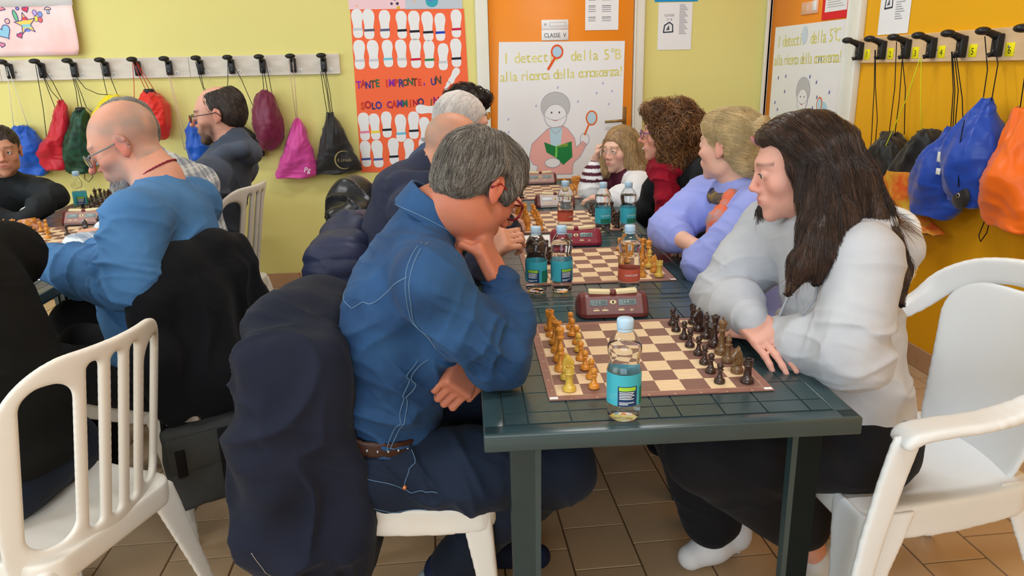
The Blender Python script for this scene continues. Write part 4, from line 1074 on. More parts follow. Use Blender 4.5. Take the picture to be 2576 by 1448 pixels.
# --- coral poster of footprints
pc=thing('poster','coral orange poster covered with white paper footprints','poster',BW_LOC,0,None,BW_ROT)
MB().add([(-.473,-.004,.75),(.252,-.004,.73),(.229,-.004,1.73),(-.462,-.004,1.737),(-.473,-.001,.75),(.252,-.001,.73),(.229,-.001,1.73),(-.462,-.001,1.737)],[(0,1,2,3),(7,6,5,4),(0,4,5,1),(1,5,6,2),(2,6,7,3),(3,7,4,0)]).build('sheet',M_coral,pc)
sole=[(0,-.085),(.020,-.081),(.030,-.065),(.031,-.045),(.027,-.02),(.030,.01),(.037,.04),(.034,.066),(.022,.083),(.002,.088),(-.018,.083),(-.031,.066),(-.035,.04),(-.030,.01),(-.026,-.02),(-.030,-.045),(-.029,-.065),(-.020,-.081)]
_sp=[]
for i in range(len(sole)):
    p0,p1,p2,p3=[np.array(sole[(i+k-1)%len(sole)]) for k in range(4)]
    for u in (0,.5): _sp.append(tuple(.5*(2*p1+(p2-p0)*u+(2*p0-5*p1+4*p2-p3)*u*u+(3*p1-p0-3*p2+p3)*u**3)))
sole=_sp
def foot(cx,cz,rot=0,sc=1,stripe=None,i=0):
    y=-.0052; pts=[]
    fl=-1 if i%2 else 1
    for x,z in sole: pts.append((cx+fl*(x*math.cos(rot)-z*math.sin(rot))*sc,y,cz+(x*math.sin(rot)+z*math.cos(rot))*sc))
    b=MB(); p=[(q[0],q[2]) for q in pts]; b.prism(p,y,-.0041); o=b.build('footprint',M_post,pc)
    if stripe:
        s=MB(); zz=cz-.033*sc; w=.031*sc
        s.poly([(cx-w,y-.0004,zz-.008),(cx+w,y-.0004,zz-.006),(cx+w,y-.0004,zz+.008),(cx-w,y-.0004,zz+.006)]); s.build('stripe',flat(stripe),o)
    return o
Fp=[(-.425,1.653),(-.355,1.648),(-.26,1.646),(-.156,1.641),(-.08,1.636),(.003,1.63),(.078,1.625),(.179,1.643),(-.427,1.471),(-.341,1.471),(-.253,1.475),(-.168,1.473),(-.082,1.472),(.003,1.466),(.088,1.449),(.171,1.471),(-.431,1.036),(-.363,1.034),(-.289,1.045),(-.2,1.021),(-.119,1.036),(-.049,1.005),(-.434,.865),(-.357,.863),(-.256,.876),(-.156,.874)]
g1,g2,bk=(206,206,216),(90,92,116),(34,36,48)
Fs=[g1,g2,(96,96,130),bk,bk,bk,(36,66,190),(206,36,76),g1,g1,(120,200,224),g1,(206,36,66),(64,140,92),g1,bk,(236,140,176),(244,220,60),bk,(110,196,226),bk,None,(76,86,150),(86,96,160),bk,None]
for i,((x,z),s) in enumerate(zip(Fp,Fs)): foot(x,z,.03*math.sin(i*2.1),.97+.04*math.sin(i*1.7),s,i)
foot(-.03,1.133,1.5,.8); foot(.150,1.335,-.55,.62); foot(.106,1.275,-.5,.34)
foot(-.06,.875,0,.97,bk); foot(.03,1.0,0,.97,bk); foot(.11,1.02,0,.97); foot(.19,1.03,0,.97,bk)
cols=[(150,50,170),(190,60,60),(70,60,140),(90,80,60),(60,110,80),(120,60,40),(220,60,50)]
def crayon(txt,x0,x1,z,size,parent,y,cc,dz=0):
    n=len(txt)
    for i,ch in enumerate(txt):
        if ch==' ': continue
        x=x0+(x1-x0)*i/(n-1)
        text_mesh('letter',ch,size*(1+.08*math.sin(i*2.3)),flat(cc[i%len(cc)]),parent,(x,y,z+dz*i/(n-1)+.004*math.sin(i*1.9)),(PI/2,.06*math.sin(i*3.1),0),.0004,'CENTER',sx=.8,offset=.0022)
crayon('TANTE IMPRONTE, UN',-.445,.05,1.272,.062,pc,-.0048,cols,.014)
crayon('SOLO CAMMINO INSIEME',-.43,.20,1.143,.062,pc,-.0048,[(210,70,40),(180,40,60),(60,60,110),(60,60,150),(120,90,60),(150,40,110),(200,60,50),(110,60,150),(60,110,90)],.022)
up=thing('poster','pink and blue-grey paper strip above the coral footprint poster','poster',BW_LOC,0,None,BW_ROT)
MB().box(-.468,-.127,-.004,-.001,1.735,2.1).build('pink_sheet',flat((244,208,218)),up); MB().box(-.127,.22,-.004,-.001,1.73,2.1).build('blue_sheet',flat((196,206,220)),up)
for (x,z,c,r) in ((-.19,1.79,(70,60,90),.008),(-.175,1.765,(70,60,90),.009),(-.21,1.765,(70,60,90),.008),(-.17,1.742,(226,180,60),.010),(-.42,1.755,(246,190,170),.008),(-.07,1.775,(230,190,140),.006)):
    shape('dot',disc(x,z,r,r,-.0045,12),flat(c),up)
shape('planet',disc(.035,1.775,.038,.034,-.0045,20),flat((60,170,190)),up); shape('planet_mark',disc(.03,1.785,.02,.012,-.005,12),flat((90,140,210)),up)
# --- detective poster on the orange door of the back wall
def detective(parent,X,Z,s,yl,full=True):
    """drawn figure centred at X, chin height Z"""
    y=yl; L=flat((176,174,188)); pk=flat((240,178,172)); gr=flat((196,196,200)); lb=flat((190,220,236)); gn=flat((40,130,70)); org=flat((232,112,48))
    def sp(n,pts,m,d=0): return shape(n,[(X+a*s,y-d,Z+b*s) for a,b in pts],m,parent)
    def ol(n,pts,m=L,r=.0016,d=.0012,c=True): return outline(n,[(X+a*s,y-d,Z+b*s) for a,b in pts],r,m,parent,c)
    E=lambda cx,cz,rx,rz,n=22,a0=0,a1=2*PI:[(cx+rx*math.cos(a0+(a1-a0)*i/n),cz+rz*math.sin(a0+(a1-a0)*i/n)) for i in range(n)]
    if full:
        jk=[(-.05,-.015),(-.10,-.06),(-.155,-.11),(-.175,-.20),(-.15,-.24),(-.12,-.25),(-.13,-.31),(.11,-.31),(.115,-.24),(.16,-.20),(.205,-.12),(.175,-.10),(.135,-.14),(.125,-.08),(.08,-.02),(.05,-.0)]
        sp('jacket_drawing',jk,pk); ol('drawing_line',jk)
        sp('shirt_drawing',[(-.04,-.01),(.045,-.01),(.03,-.16),(-.03,-.16)],lb,.0005); ol('drawing_line',[(-.04,-.01),(0,-.05),(.045,-.01)],c=False,d=.0016)
    hr=E(0,.125,.094,.088)
    sp('hair_drawing',hr,gr,.0006); ol('drawing_line',hr)
    fc=E(0,.062,.072,.074); sp('face_drawing',fc,M_post,.0010); ol('drawing_line',fc,d=.0015)
    for q in (-.025,.025): sp('eye_drawing',E(q,.085,.005,.007,8),flat((60,60,80)),.0016)
    ol('drawing_line',E(0,.045,.02,.012,8,PI*1.15,PI*1.85),flat((210,120,120)),d=.0018,c=False)
    if full:
        bkp=[(-.075,-.10),(.0,-.13),(.105,-.10),(.11,-.20),(.05,-.25),(.0,-.20),(-.06,-.165)]
        sp('book_drawing',bkp,gn,.0018); sp('book_spine_drawing',[(.0,-.13),(.012,-.127),(.010,-.20),(-.004,-.20)],flat((120,210,90)),.0022)
        text_mesh('book_lettering','MYSTERY',.026*s,flat((216,220,60)),parent,(X+.018*s,y-.0024,Z-.138*s),(PI/2,-.12,0),.0003,'LEFT',sx=.62)
        hd=E(-.02,-.235,.05,.03); sp('hand_drawing',hd,M_post,.0022); ol('drawing_line',hd,d=.0026)
        mg=E(.235,.045,.038,.048); sp('lens_rim_drawing',mg,org,.0006); sp('lens_drawing',E(.235,.045,.029,.038),lb,.0012); ol('lens_handle_drawing',[(.215,.0),(.19,-.06)],org,.0055*s,.0010,False)
        ol('drawing_line',E(.19,-.09,.03,.04),d=.0008)
pd=thing('poster','white detective drawing poster with yellow lettering on the central orange door','poster',BW_LOC,0,None,BW_ROT)
MB().add([(.403,-.030,.672),(1.222,-.030,.668),(1.233,-.030,1.523),(.438,-.030,1.530),(.403,-.024,.672),(1.222,-.024,.668),(1.233,-.024,1.523),(.438,-.024,1.530)],[(0,1,2,3),(7,6,5,4),(0,4,5,1),(1,5,6,2),(2,6,7,3),(3,7,4,0)]).build('sheet',M_post,pd)
yw=[(222,214,120),(216,208,108),(228,220,140)]
def lettering(parent,txt,x0,x1,z,size,y,dz):
    n=len(txt)
    for i,ch in enumerate(txt):
        if ch==' ': continue
        text_mesh('letter',ch,size,flat(yw[i%3]),parent,(x0+(x1-x0)*i/(n-1),y,z+dz*i/(n-1)),(PI/2,.04*math.sin(i*2.7),0),.0003,'CENTER',sx=.9)
lettering(pd,"I detectiv  della 5°B",.480,1.19,1.402,.092,-.0312,.012)
lettering(pd,"alla ricerca della conoscenza!",.455,1.212,1.292,.088,-.0312,.022)
shape('lens_rim_drawing',disc(.802,1.466,.040,.044,-.0314),flat((232,96,52)),pd); shape('lens_drawing',disc(.802,1.466,.029,.032,-.0318),flat((180,212,236)),pd); outline('lens_handle_drawing',[(.785,-.0316,1.425),(.745,-.0316,1.362)],.008,flat((232,96,52)),pd,False)
detective(pd,.79,1.010,1.0,-.0312)
for (x,z) in ((.66,1.13),(.48,1.05),(.48,.97),(.80,1.24),(1.09,1.26),(1.05,1.2),(1.13,1.13),(1.15,1.21),(.93,1.15),(.50,.88)): shape('speck_drawing',[(x,-.0312,z),(x+.010,-.0312,z+.004),(x+.012,-.0312,z+.018),(x+.002,-.0312,z+.014)],flat((176,182,224)),pd)
# --- class plates and notices
cp=thing('door_plate','white two-part class plate reading CLASSE V on the orange door','sign',BW_LOC,0,None,BW_ROT)
MB().rbox(.706,.874,-.028,-.022,1.600,1.656,.001,1).build('upper_plate',M_post,cp); l=MB().rbox(.706,.874,-.029,-.022,1.534,1.598,.001,1).build('lower_plate',M_post,cp)
text_mesh('lettering','CLASSE  V',.037,M_ink,l,(.790,-.0293,1.552),UPR,.0004,'CENTER',sx=.86)
text_mesh('lettering','III',.020,M_ink,cp,(.722,-.0284,1.622),UPR,.0003,'LEFT'); outline('slot_outline',[(.757,-.0284,1.618),(.857,-.0284,1.618),(.857,-.0284,1.640),(.757,-.0284,1.640)],.001,flat((150,150,160)),cp)
def notice(name,label,x0,x1,z0,z1,loc,rot,y,lines,logo=None,title=None,cols2=True):
    n=thing(name,label,'notice',loc,0,None,rot); MB().box(x0,x1,y,y+.002,z0,z1).build('sheet',M_post,n)
    g=flat((150,150,160))
    for (a,b,z) in lines: shape('print_line',[(a,y-.0004,z),(b,y-.0004,z),(b,y-.0004,z+.004),(a,y-.0004,z+.004)],g,n)
    if logo:
        lx,lz,s=logo; q=[(lx-s,lz-s),(lx+s,lz-s*.9),(lx+s*.9,lz+s*.5),(lx+s*.2,lz+s),(lx-s*.8,lz+s*.4)]
        outline('logo',[(a,y-.0005,b) for a,b in q],s*.13,flat((60,64,80)),n); shape('logo_mark',[(lx-s*.5,y-.0005,lz-s*.6),(lx+s*.3,y-.0005,lz-s*.5),(lx+s*.1,y-.0005,lz+s*.5)],flat((90,94,110)),n)
    if title:
        for k,(tx,s,tz,sz) in enumerate(title): text_mesh('lettering',s,sz,flat((110,110,124)),n,(tx,y-.0005,tz),UPR,.0003,'LEFT')
    return n
notice('notice','white notice with two columns of small print on the central orange door','x' and .98,1.19,1.59,1.98,BW_LOC,BW_ROT,-.026,[(1.0+.085*c,1.0+.085*c+.045+.012*((k*3+c)%3),1.94-.011*k-(.012 if k%6==0 else 0)) for c in (0,1) for k in range(28) if k%6!=5])
notice('notice','white sheet with school logo on yellow wall right of the central door',1.450,1.668,1.465,1.747,BW_LOC,BW_ROT,-.004,[(1.585,1.585+.035+.02*((k*5)%4)/3,1.73-.0095*k) for k in range(19)],(1.516,1.60,.030),[(1.487,'CLASSE',1.665,.020),(1.505,'5° B',1.640,.020)])
nb=thing('notice','blue paper strip above the white school sheet on the yellow wall','notice',BW_LOC,0,None,BW_ROT); MB().box(1.424,1.70,-.004,-.001,1.752,1.95).build('sheet',flat((40,150,214)),nb)
# right door
p5=thing('poster','white detective drawing poster on the right-hand orange door','poster',RW_LOC,0,None,RW_ROT)
MB().box(-4.685,-3.862,-.030,-.024,.72,1.582).build('sheet',M_post,p5)
lettering(p5,"I detectiv  della 5°C",-4.62,-3.93,1.462,.100,-.0312,.012); lettering(p5,"alla ricerca della conoscenza!",-4.65,-3.885,1.355,.092,-.0312,.012)
detective(p5,-4.26,1.105,.86,-.0312)
shape('lens_drawing',disc(-4.30,1.52,.036,.05,-.0314),flat((206,220,236)),p5); shape('balloon_drawing',disc(-4.02,1.10,.055,.06,-.0314),flat((176,214,230)),p5)
for (x,z) in ((-4.60,1.27),(-4.50,1.28),(-4.2,1.28),(-4.12,1.25),(-4.5,1.19),(-4.1,1.17),(-4.62,1.12),(-4.14,1.11),(-4.58,1.08),(-3.97,1.2)): shape('speck_drawing',[(x,-.0312,z),(x+.012,-.0312,z+.004),(x+.014,-.0312,z+.022),(x+.002,-.0312,z+.018)],flat((90,100,170)),p5)
ps=thing('door_plate','small translucent class plate at the top of the right-hand door','sign',RW_LOC,0,None,RW_ROT); l=MB().rbox(-4.37,-4.18,-.030,-.022,1.632,1.70,.002,1).build('plate',flat((240,190,160)),ps); text_mesh('lettering','II',.04,M_wht,l,(-4.29,-.0305,1.652),UPR,.0004,'CENTER'); MB().rbox(-4.235,-4.19,-.034,-.030,1.645,1.70,.001,1).build('name_tag',M_post,ps)
pr=thing('notice','red folder holding a white sheet on the right-hand door','notice',RW_LOC,0,None,RW_ROT); MB().box(-4.128,-3.838,-.028,-.022,1.590,1.95).build('folder',flat((226,44,52)),pr); MB().box(-4.095,-3.872,-.030,-.028,1.628,1.95).build('sheet',M_post,pr)
for k in range(6): shape('print_line',[(-4.07,-.0304,1.65+.012*k),(-3.90-.02*(k%3),-.0304,1.65+.012*k),(-3.90-.02*(k%3),-.0304,1.654+.012*k),(-4.07,-.0304,1.654+.012*k)],flat((180,180,186)),pr)
notice('notice','white sheet with school logo above the amber wall coat rail',-3.612,-3.372,1.49,1.80,RW_LOC,RW_ROT,-.004,[(-3.485,-3.485+.04+.03*((k*5)%4)/3,1.66-.0105*k) for k in range(11)],(-3.543,1.638,.030),[(-3.58,'CLASSE',1.71,.020),(-3.56,'5° C',1.685,.020)])
# ================================================================== PEOPLE: builders
from mathutils.bvhtree import BVHTree
def V(*a): return np.array(a if len(a)>1 else a[0],float)
def nrm(a): a=np.asarray(a,float); return a/(np.linalg.norm(a)+1e-12)
def frame(fwd,tilt=0.0,up=(0,0,1)):
    """columns right, forward, up"""
    f=nrm(fwd); r=nrm(np.cross(f,up)); u=np.cross(r,f)
    if tilt: r,u=r*math.cos(tilt)+u*math.sin(tilt), u*math.cos(tilt)-r*math.sin(tilt)
    return np.stack([r,f,u],1)
def add_head(S,C,R,s=1.0,fem=False,nose=1.0,jaw=1.0,ears=True,fat=0.0):
    W=lambda x,y,z: C+R@(s*np.array([x,y,z]))
    e=lambda c,r,k=.03,op='u': S.ell(W(*c),s*np.array(r),s*k,op,R)
    e((0,-.014,.036),(.0745,.096,.083),.02)
    e((0,.030,-.015),(.061+fat,.062,.085),.03)
    e((0,.040,-.070),((.043 if fem else .050)*jaw+fat,.047,.038),.03)
    e((0,.077,-.099),(.018 if fem else .022,.016,.017),.022)
    for sx in (-1,1):
        e((sx*.046,.052,-.022),(.021+fat,.028,.022),.02)
        e((sx*.050,.010,-.062),(.014+fat,.030,.028),.025)
    e((0,.080,.026),(.046,.014,.010 if fem else .012),.02)
    for sx in (-1,1): e((sx*.031,.101,.004),(.021,.017,.012),.012,'s')
    S.cone(W(0,.089,.016),W(0,.1125*(.4+.6*nose)+.002,-.025),s*.0062,s*.0085*nose,s*.012)
    e((0,.1125*(.4+.6*nose)+.002,-.0285),(.0105*nose,.0095,.0080),.007)
    for sx in (-1,1): e((sx*.0125,.0965,-.0335),(.0078*nose,.010,.0072),.011)
    e((0,.0865,-.060),(.027,.013,.016),.014)
    e((0,.0955,-.0565),(.0215,.0070,.0048),.006); e((0,.0945,-.0662),(.0185,.0072,.0052),.006)
    e((0,.1035,-.0612),(.024,.006,.0013),.003,'s')
    for sx in (-1,1): # lids
        e((sx*.031,.083,.005),(.0150,.0128,.0118),.006); e((sx*.031,.100,.0035),(.0125,.0120,.0042),.003,'s')
    if ears:
        for sx in (-1,1):
            e((sx*.079,-.012,.000),(.0075,.019,.031),.006); e((sx*.087,-.010,.006),(.005,.011,.018),.005,'s'); e((sx*.078,-.004,-.026),(.006,.009,.010),.006)
            S.cone(W(sx*.080,-.022,.020),W(sx*.088,-.026,.008),s*.004,s*.004,s*.005)
def add_hand(S,w,d,n,t,curl=(.5,.5,.5,.5),s=1.0,thumb=.4,k=.006,spread=.0):
    """w wrist, d towards the knuckles, n palm normal, t thumb side"""
    d=nrm(d); n=nrm(n-d*np.dot(n,d)); t=nrm(t-d*np.dot(t,d)-n*np.dot(t,n)); R=np.stack([t,d,n],1)
    w=np.asarray(w,float)
    S.box(w+d*.048*s,(.030*s,.034*s,.006*s),.0085*s,.02,R=R)
    S.ell(w+d*.03*s+t*.022*s+n*.006*s,(.016*s,.026*s,.013*s),.012,R=R)
    L=((.041,.026,.020),(.045,.029,.021),(.042,.027,.020),(.033,.021,.018))
    for i in range(4):
        b=w+d*(.086-.004*(i==3)-.002*(i==0))*s+t*(.030-.0205*i)*s; a=0.0
        c=curl[i]
        sp=(1.5-i)*spread
        p=b-d*.02*s
        for j,l in enumerate(L[i]):
            a+=c*(.9 if j==0 else 1.05)
            q=(b if j==0 else p)+(nrm(d+t*sp)*math.cos(a)+n*math.sin(a))*l*s
            S.cone(p if j else b-d*.012*s,q,(.0088-.0006*j)*s,(.0084-.0008*j)*s,k if j==0 else .004); p=q
    b=w+d*.026*s+t*.030*s; dd=nrm(t*.75+d*.75+n*.25); q=b+dd*.036*s; S.cone(b-dd*.01*s,q,.0115*s,.0098*s,.012)
    d2=nrm(dd*(1-thumb)+d*.6*thumb+n*.8*thumb); S.cone(q,q+d2*.030*s,.0098*s,.0078*s,.004)
def torso(S,path,rad,right,k=.05):
    path=[np.asarray(p,float) for p in path]; n=len(path)
    for i,p in enumerate(path):
        up=nrm(path[min(i+1,n-1)]-path[max(i-1,0)]); r=nrm(np.asarray(right,float)-up*np.dot(right,up)); f=np.cross(up,r)
        seg=np.linalg.norm(path[min(i+1,n-1)]-path[max(i-1,0)])/2
        S.ell(p,(rad[i][0],rad[i][1],max(seg*1.15,.05)),k,R=np.stack([r,f,up],1))
def folds(items,noise=((6,.004),),seed=0,fine=.0032):
    def fn(P,N):
        d=np.zeros(len(P))
        for (fr,am) in noise: d+=am*perlin(P*fr,seed)
        w1=perlin(P*7+3.1,seed+5)
        u0=np.stack([P@nrm((.5,.3,.8))*26+1.2*w1,P@nrm((.8,-.5,-.2))*8,P@nrm((.3,.8,-.5))*8],1); d+=fine*((1-np.abs(perlin(u0,seed+3)))**4-.3)
        for (c,rad,dr,fr,am) in items:
            q=P-np.asarray(c,float); w=np.exp(-(q*q).sum(1)/rad**2); m=w>.02
            e=nrm(dr); a1=nrm(np.cross(e,(.3,.5,.8))); a2=np.cross(e,a1); qq=q[m]
            u=np.stack([(qq@e)*fr*.30+.5*w1[m],(qq@a1)*fr*.085+7.7,(qq@a2)*fr*.085],1)
            rd=1-np.abs(perlin(u,seed+9)); d[m]+=am*2.2*w[m]*(rd**4-.30)
        return d
    return fn
def skin_material(name,col,col2=None,rough=.5):
    return mat(name,col,rough,.35,var=.04,vscale=30,bump=.08,bscale=260,attr='col',sub=.12,bdist=.0008)
def skin_colfn(C,R,s,base,lip=(186,96,90),beard=None,buzz=None,brow=None,blush=(214,120,100),seed=0,ruddy=.25,hairline=.03):
    base=np.array(srgb(*base)[:3]); lip=np.array(srgb(*lip)[:3]); blush=np.array(srgb(*blush)[:3])
    def fn(P):
        c=np.tile(base,(len(P),1)); q=((P-C)@R)/s; near=(q**2).sum(1)<.17**2
        x,y,z=q[:,0],q[:,1],q[:,2]
        def mix(w,col): 
            w=np.clip(w,0,1)*near; c[:]=c*(1-w[:,None])+col*w[:,None]
        nz=perlin(P*45,seed); n2=perlin(P*14,seed+2)
        mix(ruddy*np.exp(-(((np.abs(x)-.045)/.025)**2+((z+.03)/.03)**2))*(y>.02),blush)
        mix(ruddy*1.3*np.exp(-((x/.02)**2+((z+.03)/.02)**2))*(y>.09),blush)
        mix(ruddy*1.2*(np.abs(x)>.075)*(y<.03)*(z>-.04)*(z<.04),blush)
        if beard:
            bc,st=beard; w=np.clip((-.030-z+.25*(np.abs(x)-.03)*(y<.07))/.02,0,1)*np.clip((y-.005-.25*np.clip(-.07-z,0,.1))/.025,0,1)*np.clip((z+.122)/.015,0,1)
            w*=1-np.exp(-((x/.026)**2+((z+.061)/.008)**2))*.9
            w*=1-.8*np.exp(-(((np.abs(x)-.03)/.016)**2+((z+.030)/.018)**2))
            mix(w*(st+.25*nz),np.array(srgb(*bc)[:3]))
        if buzz:
            bc,st,top=buzz; w=np.clip((z-hairline+.9*np.clip(-y,-.05,.1)+.02*n2)/.03,0,1)*(y<.075)
            w=np.maximum(w,((y<-.02)&(z>-.055))*1.0)
            if top: w*=np.clip((np.sqrt(x*x+(y+.01)**2)-top)/.03,0,1)*1.0
            mix(w*np.clip(st+.3*nz,0,1),np.array(srgb(*bc)[:3]))
        if brow is not None:
            bz=.029-.12*(np.abs(x)-.03)**2*10
            w=np.exp(-(((z-bz)/.0042)**2))*(np.abs(x)>.012)*(np.abs(x)<.053)*(y>.05)
            mix(w*(.8+.3*nz),np.array(srgb(*brow)[:3]))
        mix(.85*np.exp(-((x/.021)**2+((z+.0615)/.0085)**2)**2)*(y>.07),lip)
        return np.concatenate([np.clip(c,0,1),np.ones((len(P),1))],1)
    return fn
M_eyew=mat('eye_white',(226,220,214),.15,.5); M_iris=mat('eye_iris',(70,50,38),.1,.5); M_lash=mat('eye_lash',(46,34,30),.5,.2)
def add_eyes(parent,C,R,s,look=(0,1,0)):
    Rm=Matrix([list(R[0]),list(R[1]),list(R[2])]).to_4x4(); Mx=Matrix.Translation(Vector(C))@Rm@Matrix.Scale(s,4)
    for sx in (-1,1):
        b=MB(); c=Vector((sx*.031,.0835,.0035)); b.sphere(c,.0112,14,10,0,Mx)
        d=Vector(look).normalized(); b.sphere(c+d*.0078,(.0060,.0040,.0060),10,6,1,Mx)
        b.build('eye',[M_eyew,M_iris],parent)
        t=[]; 
        for i in range(7): a=-.9+1.8*i/6; t.append(Mx@Vector((sx*.031+.0135*math.sin(a),.0862+.0118*math.cos(a),.0085-.0030*(a*a))))
        MB().tube(t,[.0004*s]+[.0012*s]*5+[.0004*s],5).build('eyelashes',M_lash,parent)
def bvh_of(o):
    me=o.data; v=[x.co for x in me.vertices]; return BVHTree.FromPolygons(v,[p.vertices for p in me.polygons])
def seam(parent,target,pts,m,r=.0012,name='seam',off=.0006,n=24,bvh=None):
    bv=bvh or bvh_of(target); pts=[Vector(p) for p in pts]; L=[]
    for i in range(len(pts)-1):
        for k in range(n): L.append(pts[i].lerp(pts[i+1],k/n))
    L.append(pts[-1]); out=[]
    for p in L:
        h=bv.find_nearest(p)
        if h[0] is not None: out.append(h[0]+h[1]*off)
    if len(out)>2:
        sm=out
        for _ in range(4): sm=[sm[0]]+[(sm[i-1]+sm[i]+sm[i+1])/3 for i in range(1,len(sm)-1)]+[sm[-1]]
        return MB().tube(sm,r,4).build(name,m,parent)
def strands(parent,name,roots,paths,r,m,sides=3,colfn=None):
    """paths: array (n,k,3)"""
    P=np.asarray(paths,float); n,k,_=P.shape
    T=np.gradient(P,axis=1); T/=np.linalg.norm(T,axis=2,keepdims=True)+1e-9
    a=np.array([.3,.5,.81]); N1=np.cross(T,a); N1/=np.linalg.norm(N1,axis=2,keepdims=True)+1e-9; N2=np.cross(T,N1)
    taper=np.concatenate([np.ones(k-2),[.75,.25]])[None,:,None]*r
    rings=[P+(N1*math.cos(2*PI*i/sides)+N2*math.sin(2*PI*i/sides))*taper for i in range(sides)]
    v=np.stack(rings,2).reshape(-1,3)
    base=(np.arange(n)[:,None]*k+np.arange(k-1)[None])*sides
    q=[]
    for i in range(sides):
        j=(i+1)%sides; q.append(np.stack([base+i,base+j,base+sides+j,base+sides+i],-1).reshape(-1,4))
    me=np_mesh(name,v,np.concatenate(q),m,colfn)
    o=bpy.data.objects.new(name,me); o['kind']='stuff'
    return link(o,parent)
def surf_strands(parent,target,n,steps,step,flow,r,m,lift=.0015,seed=0,name='hair_strands',filt=None,jit=.25,curl=0,out=0.0):
    """hair strands growing along the surface of the hair mass; flow(p,normal)->direction"""
    rng=np.random.default_rng(seed); me=target.data; bv=bvh_of(target)
    pol=me.polygons; np_=len(pol); res=[]; tries=0
    cent=np.zeros(np_*3); pol.foreach_get('center',cent); cent=cent.reshape(-1,3)
    nor=np.zeros(np_*3); pol.foreach_get('normal',nor); nor=nor.reshape(-1,3)
    while len(res)<n and tries<n*6:
        tries+=1; i=rng.integers(np_); p=Vector(cent[i]); nn=Vector(nor[i])
        if filt is not None and not filt(cent[i],nor[i]): continue
        path=[p+nn*lift*.2]; jd=Vector(rng.normal(0,jit,3)); lf=lift*(.4+1.2*rng.random()); ok=True
        ph=rng.random()*6.28
        for k in range(steps):
            d=Vector(flow(p,nn))+jd; d=d-nn*d.dot(nn)
            if d.length<1e-5: ok=False; break
            d.normalize(); c=Vector((0,0,0))
            if curl: c=nn.cross(d)*curl*math.sin(ph+k*1.7)
            p=p+d*step*(.7+.6*rng.random())+c
            h=bv.find_nearest(p)
            if h[0] is None: ok=False; break
            p,nn=h[0],h[1]
            path.append(p+nn*(lf+out*(k/steps)**2+(curl*.6*math.cos(ph+k*1.7)+curl*.6 if curl else 0)))
        if ok: res.append(path)
    return strands(parent,name,None,np.array(res,float).reshape(len(res),steps+1,3),r,m)
def hair_mat(name,col,col2,rough=.42,st=(60,60,14),bump=.5):
    return mat(name,col,rough,.45,col2=col2,vscale=2.2,bump=bump,bscale=3.2,stretch=st,bdist=.003)
def person(label,loc=(0,0,0),group=None):
    return thing('person',label,'person',loc,0,group)
M_shoeW=mat('shoe_white',(226,224,226),.6,.3,var=.03,vscale=30); M_sole=mat('shoe_sole',(206,216,226),.6,.3,var=.05,vscale=40); M_shoeD=mat('shoe_navy',(28,38,66),.7,.2,var=.1,vscale=60)
M_lensf=mat('spectacle_lens',(235,240,245),.03,.5,trans=1,ior=1.02,coat=.4)
def glasses(parent,C,R,s,mf,rim=.0016,w=.024,h=.018,round_=1.0,half=False,side=None):
    Rm=Matrix([list(R[0]),list(R[1]),list(R[2])]).to_4x4(); Mx=Matrix.Translation(Vector(C))@Rm@Matrix.Scale(s,4)
    g=bpy.data.objects.new('glasses',None); 
    f=MB()
    for sx in (-1,1):
        pts=[]; n=20
        for i in range(n+1):
            a=2*PI*i/n; ca,sa=math.cos(a),math.sin(a); e=.7 if round_<1 else 1
            pts.append(Mx@Vector((sx*.0315+w*math.copysign(abs(ca)**e,ca),.113-.006*abs(ca*sx*1)*0-.012*((sx*.0315+w*ca)/.06)**2,.000+h*math.copysign(abs(sa)**e,sa))))
        f.tube(pts,rim*s,5,cap=False)
        f.tube([Mx@Vector((sx*.056,.103,.008)),Mx@Vector((sx*.073,.085,.010)),Mx@Vector((sx*.079,.03,.010)),Mx@Vector((sx*.081,-.010,.012)),Mx@Vector((sx*.083,-.030,-.008))],[rim*s*1.1]*5,5)
    f.tube([Mx@Vector((-.009,.116,.004)),Mx@Vector((0,.119,.007)),Mx@Vector((.009,.116,.004))],rim*s,5)
    o=f.build('glasses',mf,parent)
    for sx in (-1,1):
        l=MB(); P=[Mx@Vector((sx*.0315+w*.95*math.cos(2*PI*i/16),.1125-.012*((sx*.0315)/.06)**2,h*.95*math.sin(2*PI*i/16))) for i in range(16)]
        l.poly(P); l.build('lens',M_lensf,o)
    return o
